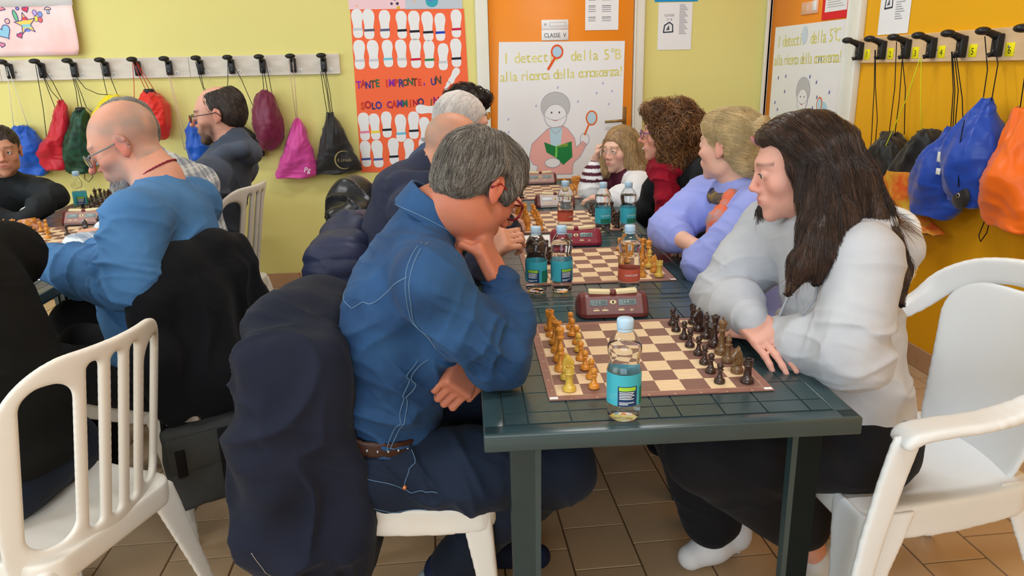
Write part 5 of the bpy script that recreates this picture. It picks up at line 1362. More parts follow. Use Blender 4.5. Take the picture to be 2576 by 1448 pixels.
# ================================================================== MAN IN THE DENIM SHIRT
M_denim=mat('denim_shirt',(46,83,127),.78,.22,col2=(34,63,102),vscale=7,bump=.8,bscale=380,sheen=.04,bdist=.0006)
M_jean=mat('dark_jeans',(22,28,40),.8,.2,col2=(29,40,60),vscale=2.5,bump=.5,bscale=420,sheen=.04,bdist=.0006)
M_thread=mat('pale_thread',(100,130,162),.8,.2)
M_seamd=mat('denim_seam',(36,72,116),.8,.2)
M_belt=mat('brown_leather',(62,36,26),.4,.4,var=.1,vscale=30)
M_copper=mat('copper_rivet',(196,130,96),.35,.5,metal=.8)
def build_m1():
    t=person('man in a blue denim shirt and red glasses leaning on the nearest table',(-.1,1.62,.43))
    t.location=(0,0,0)
    f=V(.62,.48,-.60); R=frame(f); s=.965; C=V(.088,1.600,1.128)
    sh_r,el_r,wr_r=V(-.020,1.415,.970),V(.125,1.455,.780),V(.128,1.525,.930)
    sh_l,el_l,wr_l=V(-.03,1.83,.94),V(.0,1.80,.75),V(.060,1.535,.772)
    nb=V(-.005,1.62,1.070)
    # ---- body
    S=SDF(); add_head(S,C,R,s,nose=1.1,jaw=1.06)
    S.cone(C+R@V(0,-.03,-.05),nb,.054,.060,.03); S.cone(C+R@V(0,-.005,-.075),nb+V(.02,0,.0),.047,.053,.03)
    torso(S,[(-.13,1.62,.52),(-.13,1.62,.66),(-.12,1.62,.80),(-.08,1.62,.93)],[(.15,.11),(.14,.11),(.15,.10),(.14,.08)],(0,-1,0))
    S.cone(nb,V(-.06,1.62,.95),.054,.055,.03)
    for a,b,c in ((sh_r,el_r,wr_r),(sh_l,el_l,wr_l)): S.cone(V(-.06,1.62,.95),a,.05,.04,.03); S.cone(a,b,.043,.036,.02); S.cone(b,c,.036,.027,.02)
    add_hand(S,wr_r+V(-.004,.003,.012),V(-.40,.12,.90),V(-.75,.3,-.35),V(-.2,.95,-.1),(1.0,1.05,1.1,1.1),1.0,.7)
    add_hand(S,wr_l+V(-.006,-.012,.0),V(-.34,-.66,-.58),V(-.65,.30,-.55),V(.75,-.35,.1),(1.15,1.2,1.2,1.2),1.03,.8)
    sk=skin_material('skin_tan',(196,122,96))
    sdf_part(S,'body',t,.004,sk,colfn=skin_colfn(C,R,s,(194,120,94),beard=((150,110,96),.25),brow=(80,66,58),ruddy=.5,seed=3))
    add_eyes(t,C,R,s)
    # ---- hair: short grey, swept to the side
    H=SDF(); W=lambda x,y,z: C+R@(s*V(x,y,z))
    H.ell(W(0,-.016,.042),s*V(.0825,.101,.088),.02,R=R); H.ell(W(0,.025,.085),s*V(.066,.064,.043),.03,R=R); H.ell(W(0,-.064,-.01),s*V(.066,.040,.060),.03,R=R)
    for sx in (-1,1): H.ell(W(sx*.060,.0,.03),s*V(.026,.06,.045),.02,R=R); H.cone(W(sx*.077,.030,.02),W(sx*.076,.032,-.012),.008,.005,.008)
    H.ell(W(0,.074,.062),s*V(.055,.026,.026),.02,R=R)
    H.ell(W(0,.10,-.04),s*V(.075,.060,.085),.02,'s',R=R)
    for sx in (-1,1): H.ell(W(sx*.088,-.010,-.004),s*V(.020,.026,.036),.01,'s',R=R)
    H.box(W(0,-.03,-.145),s*V(.2,.2,.055),.0,.05,'s',R=R)
    hm=hair_mat('hair_grey_brown',(138,128,118),(96,88,80)); Mg=mat('hair_grey_strand',(158,150,140),.45,.4,var=.35,vscale=25)
    ho=sdf_part(H,'hair',t,.0042,hm,disp=lambda P,N:.0035*perlin(np.stack([(P-C)@R[:,0]*70,(P-C)@R[:,1]*25,(P-C)@R[:,2]*25],1))+.002*perlin(P*60))
    top=Vector(W(-.01,-.05,.10)); back=Vector(R[:,1]*-1); dn=Vector(R[:,2]*-1); rt=Vector(R[:,0]); fw=Vector(R[:,1])
    def flow(p,n):
        l=p-Vector(C); z=l.dot(-dn); x=l.dot(rt); y=l.dot(fw)
        return dn*(.9 if z<.06 else .3)+fw*(.75 if y>-.03 else -.05)+rt*(x*5)
    surf_strands(t,ho,4200,9,.012,flow,.00028,Mg,.0022,seed=3,jit=.14,out=.004)
    surf_strands(t,ho,3000,8,.012,flow,.0003,mat('hair_dark_strand',(84,76,70),.45,.4,var=.3,vscale=25),.0025,seed=4,jit=.25,out=.004)
    glasses(t,C,R,s,mat('red_frame',(136,26,34),.3,.5),.0028,.027,.019,.8)
    # ---- denim shirt
    S=SDF()
    torso(S,[(-.145,1.62,.545),(-.135,1.62,.65),(-.120,1.62,.76),(-.090,1.62,.88),(-.050,1.62,.98)],[(.172,.128),(.176,.138),(.186,.138),(.182,.122),(.150,.085)],(0,-1,0),.06)
    S.cone(V(-.035,1.58,1.015),sh_r+V(.0,.015,.012),.060,.066,.05); S.cone(V(-.03,1.66,1.015),sh_l+V(0,-.01,.005),.060,.064,.05)
    S.chain([sh_r,sh_r*.5+el_r*.5+V(-.004,-.006,-.008),el_r+V(-.008,-.004,.008)],[.068,.063,.059],.045); S.chain([el_r+V(-.004,0,.004),el_r*.5+wr_r*.5+V(.012,-.008,0),wr_r],[.060,.056,.043],.03)
    S.chain([sh_l,el_l,wr_l+V(0,.05,0)],[.070,.060,.040],.04)
    S.ell(V(-.02,1.62,.80),(.06,.15,.14),.06)       # belly front
    S.cone(nb+V(-.015,0,-.05),nb+V(.0,0,-.01),.088,.078,.03)
    S.cone(C+R@V(0,-.03,-.06),nb+V(.012,0,.02),.045,.066,.008,'s')
    it=[((el_r+sh_r)/2+V(.05,-.03,-.02),.10,(.9,0,-.5),80,.006),(el_r+V(-.03,-.04,.05),.075,V(.7,.1,.6),95,.011),(el_r*.4+wr_r*.6,.07,wr_r-el_r,105,.007),((-.14,1.45,.64),.13,(.45,.1,.9),60,.009),((-.18,1.5,.83),.13,(.6,.0,-.8),55,.006),((.0,1.44,.76),.11,(.75,0,.65),85,.010),(sh_r+V(-.03,-.03,-.09),.08,(.7,.2,.6),80,.008),((-.1,1.47,.57),.12,(.3,.2,1),80,.008)]
    shirt=sdf_part(S,'denim_shirt',t,.0045,M_denim,disp=folds(it,((4,.007),(13,.002)),seed=2,fine=.005))
    bv=bvh_of(shirt)
    # collar
    Cc=SDF(); axis=nrm(V(.50,0,.86))
    def collar(P):
        q=P-(nb+V(.006,0,.0)); z=q@axis; rad=q-np.outer(z,axis); r=np.sqrt((rad**2).sum(1)); ang=np.arctan2(rad[:,0],-rad[:,1])
        fr=rad@nrm(V(.86,0,-.50))     # towards the front
        top=.030+.010*np.clip(-fr/.08,-1,1); bot=-.018-.030*np.clip(fr/.06,0,1)
        rr=.079+.012*(top-z)/.05
        return np.maximum(np.maximum(np.abs(r-rr)-.0042,z-top),bot-z)*.8
    Cc.fn(collar,nb,.16,k=0); co=sdf_part(Cc,'collar',t,.0042,M_denim)
    seam(co,co,[nb+V(-.09,-.03,.03),nb+V(-.06,-.08,.03),nb+V(.0,-.10,.0),nb+V(.06,-.09,-.04)],M_thread,.0011)
    # seams
    seam(shirt,shirt,[(-.20,1.50,.90),(-.15,1.42,.95),(-.06,1.36,1.00)],M_thread,.0012,bvh=bv)           # yoke
    seam(shirt,shirt,[(-.20,1.50,.902),(-.21,1.62,.91),(-.18,1.78,.91)],M_thread,.0012,bvh=bv)
    for o_ in (0,.012): seam(shirt,shirt,[(-.03+o_,1.42,1.05),(-.065+o_,1.36,1.0),(-.085+o_,1.34,.90),(-.05+o_,1.38,.82)],M_thread,.0011,bvh=bv)   # armhole
    for o_ in (0,.011): seam(shirt,shirt,[(-.055+o_,1.42,.80),(-.085+o_,1.41,.70),(-.115+o_,1.42,.63),(-.12+o_,1.42,.59)],M_thread,.0011,bvh=bv)  # side seam
    seam(shirt,shirt,[(.02,1.40,.87),(.10,1.41,.80),(.17,1.40,.74)],M_seamd,.0012,bvh=bv)
    pk=MB()
    for (x,y,z) in ((.043,1.535,.955),(.050,1.53,.905)): pk.sphere(bv.find_nearest(Vector((x,y,z)))[0],.005,10,6)
    pk.build('snap_button',M_copper,shirt)
    # placket edge at the open front
    seam(shirt,shirt,[(.045,1.535,1.0),(.052,1.53,.95),(.06,1.535,.90)],mat('placket',(120,140,158),.7,.2),.006,'placket',bvh=bv)
    # ---- jeans
    S=SDF(); hr,kr,ar=V(-.13,1.525,.505),V(.25,1.485,.500),V(-.005,1.58,.20); hl,kl,al=V(-.13,1.715,.505),V(.30,1.78,.50),V(.10,1.82,.10)
    S.ell((-.15,1.62,.515),(.135,.185,.09),.05); S.ell((-.165,1.62,.575),(.115,.165,.06),.05)
    S.chain([hr,(hr+kr)/2+V(0,0,-.004),kr],[.092,.086,.072],.05); S.chain([kr,(kr+ar)/2+V(.0,0,.02),ar],[.074,.066,.056],.03)
    S.chain([hl,kl],[.092,.074],.05); S.chain([kl,al],[.072,.055],.03)
    it=[((-.03,1.45,.54),.14,(.8,0,.6),70,.008),(kr,.12,(.5,.2,.8),70,.006),((.08,1.43,.5),.2,(.9,.2,.25),38,.004)]
    jeans=sdf_part(S,'jeans',t,.0055,M_jean,disp=folds(it,((6,.004),),seed=5)); bj=bvh_of(jeans)
    seam(jeans,jeans,[(-.06,1.44,.60),(-.085,1.43,.555),(-.10,1.425,.52)],M_thread,.001,bvh=bj); seam(jeans,jeans,[(-.20,1.43,.545),(-.14,1.425,.53),(-.10,1.42,.515),(-.04,1.40,.495)],M_thread,.001,bvh=bj)
    seam(jeans,jeans,[(-.21,1.44,.47),(-.17,1.425,.452),(-.13,1.42,.43),(-.06,1.42,.43)],M_thread,.001,bvh=bj)
    h=bj.find_nearest(Vector((-.098,1.42,.518))); MB().sphere(h[0],(.006,.006,.006),10,6).build('rivet',M_copper,jeans)
    # belt
    B=SDF()
    def belt(P):
        q=P-V(-.160,1.62,.60); ax=nrm(V(.18,0,1)); z=q@ax; a=q-np.outer(z,ax); r=np.sqrt((a[:,0]/.133)**2+(a[:,1]/.178)**2)
        return np.maximum(np.abs((r-1)*.14)-.004,np.abs(z)-.018)
    B.fn(belt,(-.16,1.62,.60),.22,k=0); be=sdf_part(B,'belt',t,.0048,M_belt)
    st=MB()
    for i in range(9):
        a=-2.75+i*.16; p=V(-.160+.138*math.cos(a+.45),1.62+.184*math.sin(a+.45)*1,.600-.138*math.cos(a+.45)*.18); st.sphere(p,.0036,8,5)
    st.build('stud',M_screw,be)
    # shoe with white rubber sole, heel raised
    Sx=SDF(); to=V(.125,1.535,.06); he=V(-.045,1.585,.155)
    Sx.chain([he+V(.01,0,.02),(to+he)/2+V(.01,0,.025),to],[.040,.042,.034],.03); Sx.cone(he+V(.02,0,.03),ar+V(.01,0,.0),.042,.046,.02); so=sdf_part(Sx,'shoe',t,.006,M_shoeD)
    So=SDF(); d=nrm(to-he); n=nrm(V(-d[2],0,d[0])) if True else 0; n=n if n[2]>0 else -n; rr=np.cross(d,n)
    So.box((to+he)/2-n*.022,(np.linalg.norm(to-he)/2+.03,.030,.006),.010,.01,R=np.stack([d,rr,n],1)); So.ell(he-n*.018-d*.012,(.030,.036,.022),.015,R=np.stack([d,rr,n],1)); sdf_part(So,'sole',t,.006,M_sole)
    Sx=SDF(); Sx.chain([V(.08,1.82,.05),V(.24,1.80,.035)],[.045,.035],.03); sdf_part(Sx,'shoe',t,.008,M_shoeD)
    return t
build_m1()
# ================================================================== generic seated figure
def sitter(label,C,hf,s,nb,spine,srad,right,arms,hands,skin,top,legs=None,h=.005,ht=.006,fem=False,tilt=0,head={},eyes=True,look=(0,1,0),skinkw={},neck=(.050,.056)):
    t=person(label); C=V(C); R=frame(hf,tilt); nb=V(nb)
    arms=[tuple(V(p) for p in a) for a in arms]
    S=SDF(); add_head(S,C,R,s,fem=fem,**head)
    S.cone(C+R@V(0,-.025,-.05),nb,neck[0]*s,neck[1],.03); S.cone(C+R@V(0,0,-.07),nb,neck[0]*.85*s,neck[1]*.9,.03)
    torso(S,spine,[(a*.85,b*.85) for a,b in srad],right); up=V(spine[-1]); S.cone(nb,up,.05,.07,.04)
    for (a,b,c),hd in zip(arms,hands):
        S.cone(up,a,.05,.042,.04); S.cone(a,b,.040,.034,.02); S.cone(b,c,.034,.025,.02)
        if hd: add_hand(S,c+nrm(hd[0])*.008,V(hd[0]),V(hd[1]),V(hd[2]),hd[3] if len(hd)>3 else (.5,.5,.5,.5),hd[4] if len(hd)>4 else 1.0,hd[5] if len(hd)>5 else .4)
    if legs and legs.get('bare'):
        for (a,b) in legs['bare']: S.cone(V(a),V(b),.036,.030,.01)
    sdf_part(S,'body',t,h,skin_material(skin[0],skin[1]),colfn=skin_colfn(C,R,s,skin[1],**skinkw))
    if eyes: add_eyes(t,C,R,s,look)
    # upper garment
    S=SDF(); torso(S,spine,srad,right,.06); up=V(spine[-1]); sl=top.get('sl',(.062,.056,.050,.040))
    for i,(a,b,c) in enumerate(arms):
        S.cone(up,a,.062,sl[0],.05); q=top.get('sleeve_end',[1.0,1.0])[i]
        S.chain([a,(a+b)/2,b],[sl[0],(sl[0]+sl[1])/2,sl[1]],.04); S.chain([b,b+(c-b)*.55*q,b+(c-b)*q],[sl[1],(sl[1]+sl[2])/2,sl[3]],.025)
    if top.get('neck',True):
        S.cone(nb+(up-nb)*.5,nb+(C-nb)*top.get('nh',.05),top.get('nr',.072),top.get('nr',.072)*.92,.03)
        S.cone(nb+(up-nb)*.1,C,top.get('hole',.055),top.get('hole',.055),.008,'s')
    if 'extra' in top: top['extra'](S)
    auto=[]
    for (a,b,c) in arms: auto+=[(b+(a-b)*.18,.085,b-a,70,.0065),(b+(c-b)*.2,.075,c-b,75,.006),(b+(c-b)*.75,.06,c-b,90,.004),(a+(up-a)*.2+V(0,0,-.05),.08,(b-a)*.6+V(.3,.2,0)*.3,60,.005)]
    g=sdf_part(S,top['name'],t,ht,top['mat'],disp=folds(list(top.get('folds',[]))+auto,top.get('noise',((6,.004),)),seed=top.get('seed',1)),colfn=top.get('colfn'))
    if legs:
        S=SDF(); 
        for (a,b,c) in legs['j']: r=legs['r']; S.chain([V(a),V(b)],[r[0],r[1]],.05); S.chain([V(b),V(c)],[r[1],r[2]],.03)
        S.ell(V(spine[0])+V(0,0,-.03),(.15,.17,.10),.05)
        sdf_part(S,legs['name'],t,legs.get('h',.009),legs['mat'],disp=folds(legs.get('folds',[]),((6,.005),),seed=4))
    return t,C,R,g
def hairpart(t,S,name,h,m,amp=.003,fr=(60,60,12),lo=None):
    return sdf_part(S,name,t,h,m,disp=lambda P,N:amp*perlin(P*np.array(fr))+amp*.6*perlin(P*55))
def W_(C,R,s): return lambda x,y,z: C+R@(s*V(x,y,z))
DOWN=lambda p,n:(0,0,-1)
# ------------------------------------------------------------------ woman in the grey hoodie
M_hood=mat('grey_heather_fleece',(196,198,204),.9,.15,col2=(178,180,188),vscale=5,bump=.4,bscale=300,sheen=.04,bdist=.0008)
M_blackT=mat('black_trousers',(28,28,32),.85,.15,var=.1,vscale=10,bump=.3,bscale=250,sheen=.04,bdist=.0008)
def build_w1():
    shl,ell_,wrl=(.900,1.440,.965),(.850,1.385,.780),(.760,1.56,.765)
    shr,elr,wrr=(.860,1.800,.955),(.735,1.79,.785),(.718,1.585,.795)
    def extra(S):
        S.ell((1.0,1.62,.99),(.075,.10,.055),.05); S.ell((1.062,1.60,.955),(.055,.09,.068),.04)       # hood lying on the back
        S.cone((.96,1.50,1.02),(1.06,1.58,.95),.035,.045,.04); S.cone((.95,1.74,1.02),(1.06,1.66,.95),.035,.045,.04)
        S.cone((.86,1.52,1.0),(.96,1.50,1.03),.024,.034,.03); S.cone((.83,1.74,.985),(.95,1.74,1.02),.024,.034,.03)
        S.cone((.84,1.375,.79),(.875,1.38,.765),.062,.056,.04); S.cone((.725,1.76,.79),(.76,1.82,.80),.058,.06,.04)
        S.ell((.865,1.38,.748),(.062,.055,.03),.03)
        for c,dn_ in (((.718,1.60,.795),(0,-1,.03)),): S.cone(V(c),V(c)+V(dn_)*.03,.043,.040,.006)
        S.cone((.955,1.56,.60),(.975,1.55,.57),.148,.142,.03)
    it=[((.88,1.39,.80),.10,(-.3,.2,.9),75,.010),((.92,1.40,.87),.10,(.4,0,.9),60,.006),((1.0,1.47,.72),.14,(.3,.2,1),50,.008),((.74,1.75,.80),.10,(.2,.9,.4),75,.009),((.96,1.45,.62),.12,(.2,.1,1),60,.006),((.83,1.6,.86),.12,(.8,.1,.5),55,.007),((1.04,1.62,.96),.10,(.6,.1,.7),60,.006)]
    t,C,R,g=sitter('woman with long brown hair in a light grey hoodie at the nearest table',(.840,1.648,1.138),(-.97,.21,-.19),.985,(.915,1.625,1.03),
        [(.965,1.555,.56),(.955,1.565,.68),(.940,1.585,.80),(.920,1.610,.90),(.905,1.62,.97)],[(.158,.128),(.158,.125),(.162,.122),(.158,.110),(.12,.08)],(0,1,0),
        [(shl,ell_,wrl),(shr,elr,wrr)],[((-.55,.75,-.1),(0,0,-1),(.7,.5,.1),(.4,.4,.4,.4),.9),((.14,-.95,-.22),(.35,.05,-.9),(.95,.15,.35),(.28,.25,.28,.35),.97,.3)],
        ('skin_rosy',(224,166,148)),dict(mat=M_hood,name='hoodie',sl=(.074,.072,.058,.046),sleeve_end=[.9,.92],folds=it,noise=((5,.006),(13,.003)),extra=extra,nr=.085,hole=.062,seed=3),
        dict(j=[((.99,1.46,.50),(.60,1.50,.50),(.865,1.55,.27)),((.99,1.66,.50),(.60,1.66,.50),(.72,1.74,.16))],r=(.10,.09,.085),mat=M_blackT,name='trousers',h=.008,folds=[((.8,1.4,.5),.2,(.8,0,.6),50,.006)],bare=[((.86,1.55,.28),(.945,1.555,.13)),((.74,1.74,.2),(.80,1.76,.08))]),
        h=.004,ht=.0048,fem=True,head=dict(nose=.92),skinkw=dict(lip=(196,110,108),brow=(86,62,52),ruddy=.3,blush=(222,136,122),seed=5),look=(-.1,1,-.15),neck=(.044,.050))
    W=W_(C,R,.985)
    H=SDF(); ex=lambda c,r,k=.02,op='u':H.ell(W(*c),.985*V(r),k,op,R)
    ex((0,-.018,.040),(.086,.108,.092)); ex((0,-.055,-.02),(.080,.070,.085),.03); ex((0,.038,.080),(.064,.046,.038),.03)
    # curtain in front of the near (left) ear, falling over the chest
    H.chain([W(-.064,.012,.058),V(.822,1.560,1.165),V(.828,1.515,1.09),V(.808,1.475,1.02),V(.765,1.450,.960),V(.735,1.442,.905)],[.034,.036,.040,.034,.021,.004],.03)
    H.chain([W(-.070,-.01,.040),V(.850,1.535,1.12),V(.850,1.495,1.05),V(.825,1.455,.980),V(.79,1.435,.925)],[.036,.042,.042,.028,.005],.03)
    H.chain([W(-.050,-.06,.03),V(.915,1.56,1.11),V(.945,1.52,1.05),V(.955,1.455,.99),V(.955,1.41,.94),V(.950,1.395,.885)],[.05,.052,.042,.028,.018,.004],.03)
    H.chain([W(0,-.09,.03),V(.96,1.62,1.11),V(.985,1.60,1.055),V(1.0,1.545,1.01),V(.99,1.46,.94),V(.985,1.425,.87)],[.05,.05,.038,.024,.018,.004],.03)
    H.chain([W(.05,-.05,.03),V(.90,1.72,1.10),V(.90,1.745,1.02),V(.84,1.76,.95)],[.05,.05,.04,.02],.03)
    H.chain([W(.066,.0,.05),V(.835,1.735,1.12),V(.83,1.75,1.0),V(.80,1.745,.94)],[.03,.030,.026,.010],.03)
    H.ell(W(.0,.120,-.022),.985*V(.070,.082,.098),.016,'s',R); H.ell(W(-.048,.085,.030),.985*V(.042,.050,.050),.016,'s',R); H.ell(W(.048,.085,.030),.985*V(.042,.050,.050),.016,'s',R)
    hm=hair_mat('hair_brown',(72,52,44),(48,36,32),.34,(40,40,9)); Hc=hairpart(t,H,'hair',.0045,hm,.0035,(75,75,9))
    def flow(p,n):
        q=(np.array(p)-C)@R
        if q[2]>.03: 
            sgn=-1 if q[0]<.008 else 1
            return tuple(R@V(sgn*.9,-.35,-.55 if abs(q[0])>.03 else -.1))
        return (0,-.08,-1)
    surf_strands(t,Hc,5200,10,.016,flow,.00034,mat('hair_brown_strand',(90,66,54),.32,.5,var=.35,vscale=18),.002,seed=8,jit=.10,out=.003)
    surf_strands(t,Hc,2600,12,.017,flow,.00036,mat('hair_brown_strand2',(46,34,30),.32,.5,var=.3,vscale=18),.003,seed=9,jit=.12,out=.006)
    rg=np.random.default_rng(4); P=[]
    for i in range(90):     # loose strands lifted off the back and the pale tips in front
        if i<55:
            a=V(.93,1.55,1.10)+rg.normal(0,.02,3); b=V(1.055,1.52,.995)+rg.normal(0,.02,3); m_=V(1.0,1.52,1.04)+rg.normal(0,.01,3)
        else:
            a=V(.80,1.48,1.02)+rg.normal(0,.015,3); b=V(.735,1.435,.905)+rg.normal(0,.014,3); m_=V(.775,1.452,.96)+rg.normal(0,.008,3)
        P.append([(1-u)**2*a+2*u*(1-u)*m_+u*u*b for u in np.linspace(0,1,9)])
    strands(t,'loose_hair',None,np.array(P),.0005,mat('hair_tip_strand',(112,80,54),.4,.4,var=.3,vscale=18))
    # drawcords, cuff rib, hem rib
    mk=mat('hoodie_cord',(176,178,188),.8,.2)
    bv=bvh_of(g)
    for a,b in (((.79,1.475,.925),(.79,1.475,.845)),((.775,1.56,.92),(.775,1.56,.85))):
        MB().tube([bv.find_nearest(Vector(a))[0],bv.find_nearest(Vector(a).lerp(Vector(b),.5))[0]+Vector((-.006,-.008,0)),bv.find_nearest(Vector(b))[0]+Vector((-.008,-.010,0))],.0030,6).build('drawcord',mk,g)
    # white trainers with laces
    for k,(an,to) in enumerate((((.955,1.555,.085),(.865,1.505,.05)),((.80,1.76,.085),(.66,1.72,.05)))):
        S=SDF(); a,b=V(an),V(to); S.chain([a,(a+b)/2+V(0,0,.0),b],[.046,.045,.036],.03); S.cone(a,a+V(0,0,.05),.044,.046,.02); S.box((0,0,-.05),(3,3,.062),.0,.005,'s'); o=sdf_part(S,'trainer',t,.006,M_shoeW)
        d=nrm(b-a); r_=np.cross(d,V(0,0,1))
        for i in range(5):
            c=a+V(0,0,.052)+d*(.015+.018*i)-V(0,0,1)*(.008*i); MB().tube([c+r_*.028-V(0,0,.012),c+V(0,0,.004),c-r_*.028-V(0,0,.012)],.0018,5).build('lace',M_blackT,o)
    return t
build_w1()
# ------------------------------------------------------------------ woman in the lavender blazer
M_lav=mat('lavender_wool',(150,160,226),.8,.2,var=.04,vscale=6,bump=.3,bscale=300,sheen=.04,bdist=.0006)
M_scarf=mat('patterned_scarf',(230,98,36),.7,.25,col2=(150,152,160),vscale=22)
M_scarf2=mat('patterned_scarf_navy',(40,46,88),.7,.25,col2=(150,124,62),vscale=34)
def build_w2():
    def extra(S):
        S.cone((.93,2.27,.97),(.90,2.20,.86),.018,.012,.02)
        S.cone((.815,2.20,.765),(.86,2.17,.755),.055,.05,.03)
    t,C,R,g=sitter('fair-haired woman in a lavender blazer, arms folded, looking away',(.965,2.375,1.112),(-.60,.80,-.02),.97,(1.01,2.36,1.0),
        [(1.10,2.36,.54),(1.09,2.36,.66),(1.07,2.36,.78),(1.04,2.36,.88),(1.02,2.36,.94)],[(.17,.13),(.165,.13),(.175,.135),(.17,.115),(.12,.08)],(0,1,0),
        [((.985,2.18,.925),(.845,2.170,.765),(.865,2.36,.765)),((.96,2.545,.92),(.800,2.475,.815),(.820,2.265,.812))],
        [((-.1,.95,.05),(0,0,-1),(1,0,.2),(.5,.5,.5,.5),.92),((.75,-.65,-.12),(.1,.1,-1),(.6,.7,.2),(.3,.3,.3,.3),.92)],
        ('skin_fair',(226,176,154)),dict(mat=M_lav,name='blazer',sl=(.072,.066,.054,.046),sleeve_end=[.85,.45],folds=[((.86,2.19,.79),.09,(.5,.3,.8),70,.008),((.95,2.19,.86),.1,(.4,0,.9),60,.005),((.84,2.45,.82),.08,(.3,.9,.2),70,.007)],noise=((5,.005),),extra=extra,nr=.066,hole=.056,seed=6),
        dict(j=[((1.1,2.28,.5),(.72,2.3,.5),(.75,2.3,.1)),((1.1,2.46,.5),(.72,2.46,.5),(.75,2.46,.1))],r=(.09,.075,.06),mat=M_blackT,name='trousers',h=.012),
        h=.005,ht=.006,fem=True,head=dict(nose=.92),skinkw=dict(lip=(190,110,106),brow=(150,120,96),ruddy=.35,seed=6),neck=(.046,.052))
    W=W_(C,R,.97); H=SDF(); ex=lambda c,r,k=.02,op='u':H.ell(W(*c),.97*V(r),k,op,R)
    ex((0,-.022,.042),(.084,.108,.088)); ex((0,-.06,.0),(.078,.065,.075),.03); ex((0,.04,.078),(.066,.055,.042),.03); ex((0,-.085,-.045),(.058,.045,.055),.03)
    ex((0,.105,-.04),(.075,.065,.085),.02,'s')
    for sx in (-1,1): ex((sx*.09,-.004,-.008),(.022,.022,.032),.01,'s')
    H.cone(C+R@V(0,-.02,-.13),C+R@V(0,-.03,-.2),.06,.06,.02,'s')
    hm=hair_mat('hair_blonde',(196,168,120),(150,122,86),.45,(40,40,14)); Hc=hairpart(t,H,'hair',.006,hm,.003)
    flow=lambda p,n: tuple(R@V(0,-1,-.25))
    surf_strands(t,Hc,2600,8,.014,flow,.00042,mat('hair_blonde_strand',(214,188,140),.4,.4,var=.3,vscale=18),.002,seed=11,jit=.12,out=.004)
    B=SDF(); bc=W(.0,-.115,.050); B.ell(bc,(.040,.044,.038),.01); B.cone(bc+V(.01,0,.02),bc+V(.035,-.02,.0),.02,.012,.02); Bn=hairpart(t,B,'hair_bun',.006,hm,.006,(40,40,40))
    surf_strands(t,Bn,400,7,.010,lambda p,n:tuple(np.cross(np.array(n),R@V(.3,.2,1))),.0006,mat('hair_blonde_strand',(214,188,140)),.004,seed=12,jit=.3,out=.008)
    T=SDF(); T.chain([W(-.045,-.108,.03),W(0,-.125,.005),W(.045,-.108,.03)],[.016,.02,.016],.01); sdf_part(T,'hair_scrunchie',t,.006,mat('scrunchie_red',(150,52,62),.8,.2,col2=(206,160,160),vscale=30),disp=lambda P,N:.005*perlin(P*60))
    # scarf with loose ends and lapels
    S=SDF(); S.chain([nbp for nbp in (V(1.06,2.29,.995),V(.985,2.275,.975),V(.935,2.32,.945),V(.93,2.40,.945),V(.97,2.46,.965),V(1.05,2.44,1.0))],[.020]*6,.02); sdf_part(S,'scarf',t,.006,M_scarf2,disp=folds([((.97,2.3,.98),.12,(.3,.5,.8),120,.006)],((20,.004),)))
    S=SDF(); S.chain([V(.940,2.262,.968),V(.890,2.215,.90),V(.868,2.205,.84)],[.026,.036,.034],.02); o1=sdf_part(S,'scarf_end',t,.006,M_scarf,disp=folds([((.89,2.26,.88),.12,(.9,.5,.1),160,.005)],((20,.003),)))
    S=SDF(); S.chain([V(.965,2.265,.975),V(.930,2.215,.90),V(.905,2.195,.83)],[.016,.022,.018],.02); sdf_part(S,'scarf_end',t,.006,M_scarf2,disp=folds([((.92,2.22,.88),.12,(.9,.5,.1),160,.005)],((20,.003),)))
    bv=bvh_of(g)
    for pts in ([(.985,2.235,1.0),(.955,2.20,.93),(.915,2.19,.86),(.885,2.19,.83)],): seam(g,g,pts,M_lav,.006,'lapel',.001,bvh=bv)
build_w2()
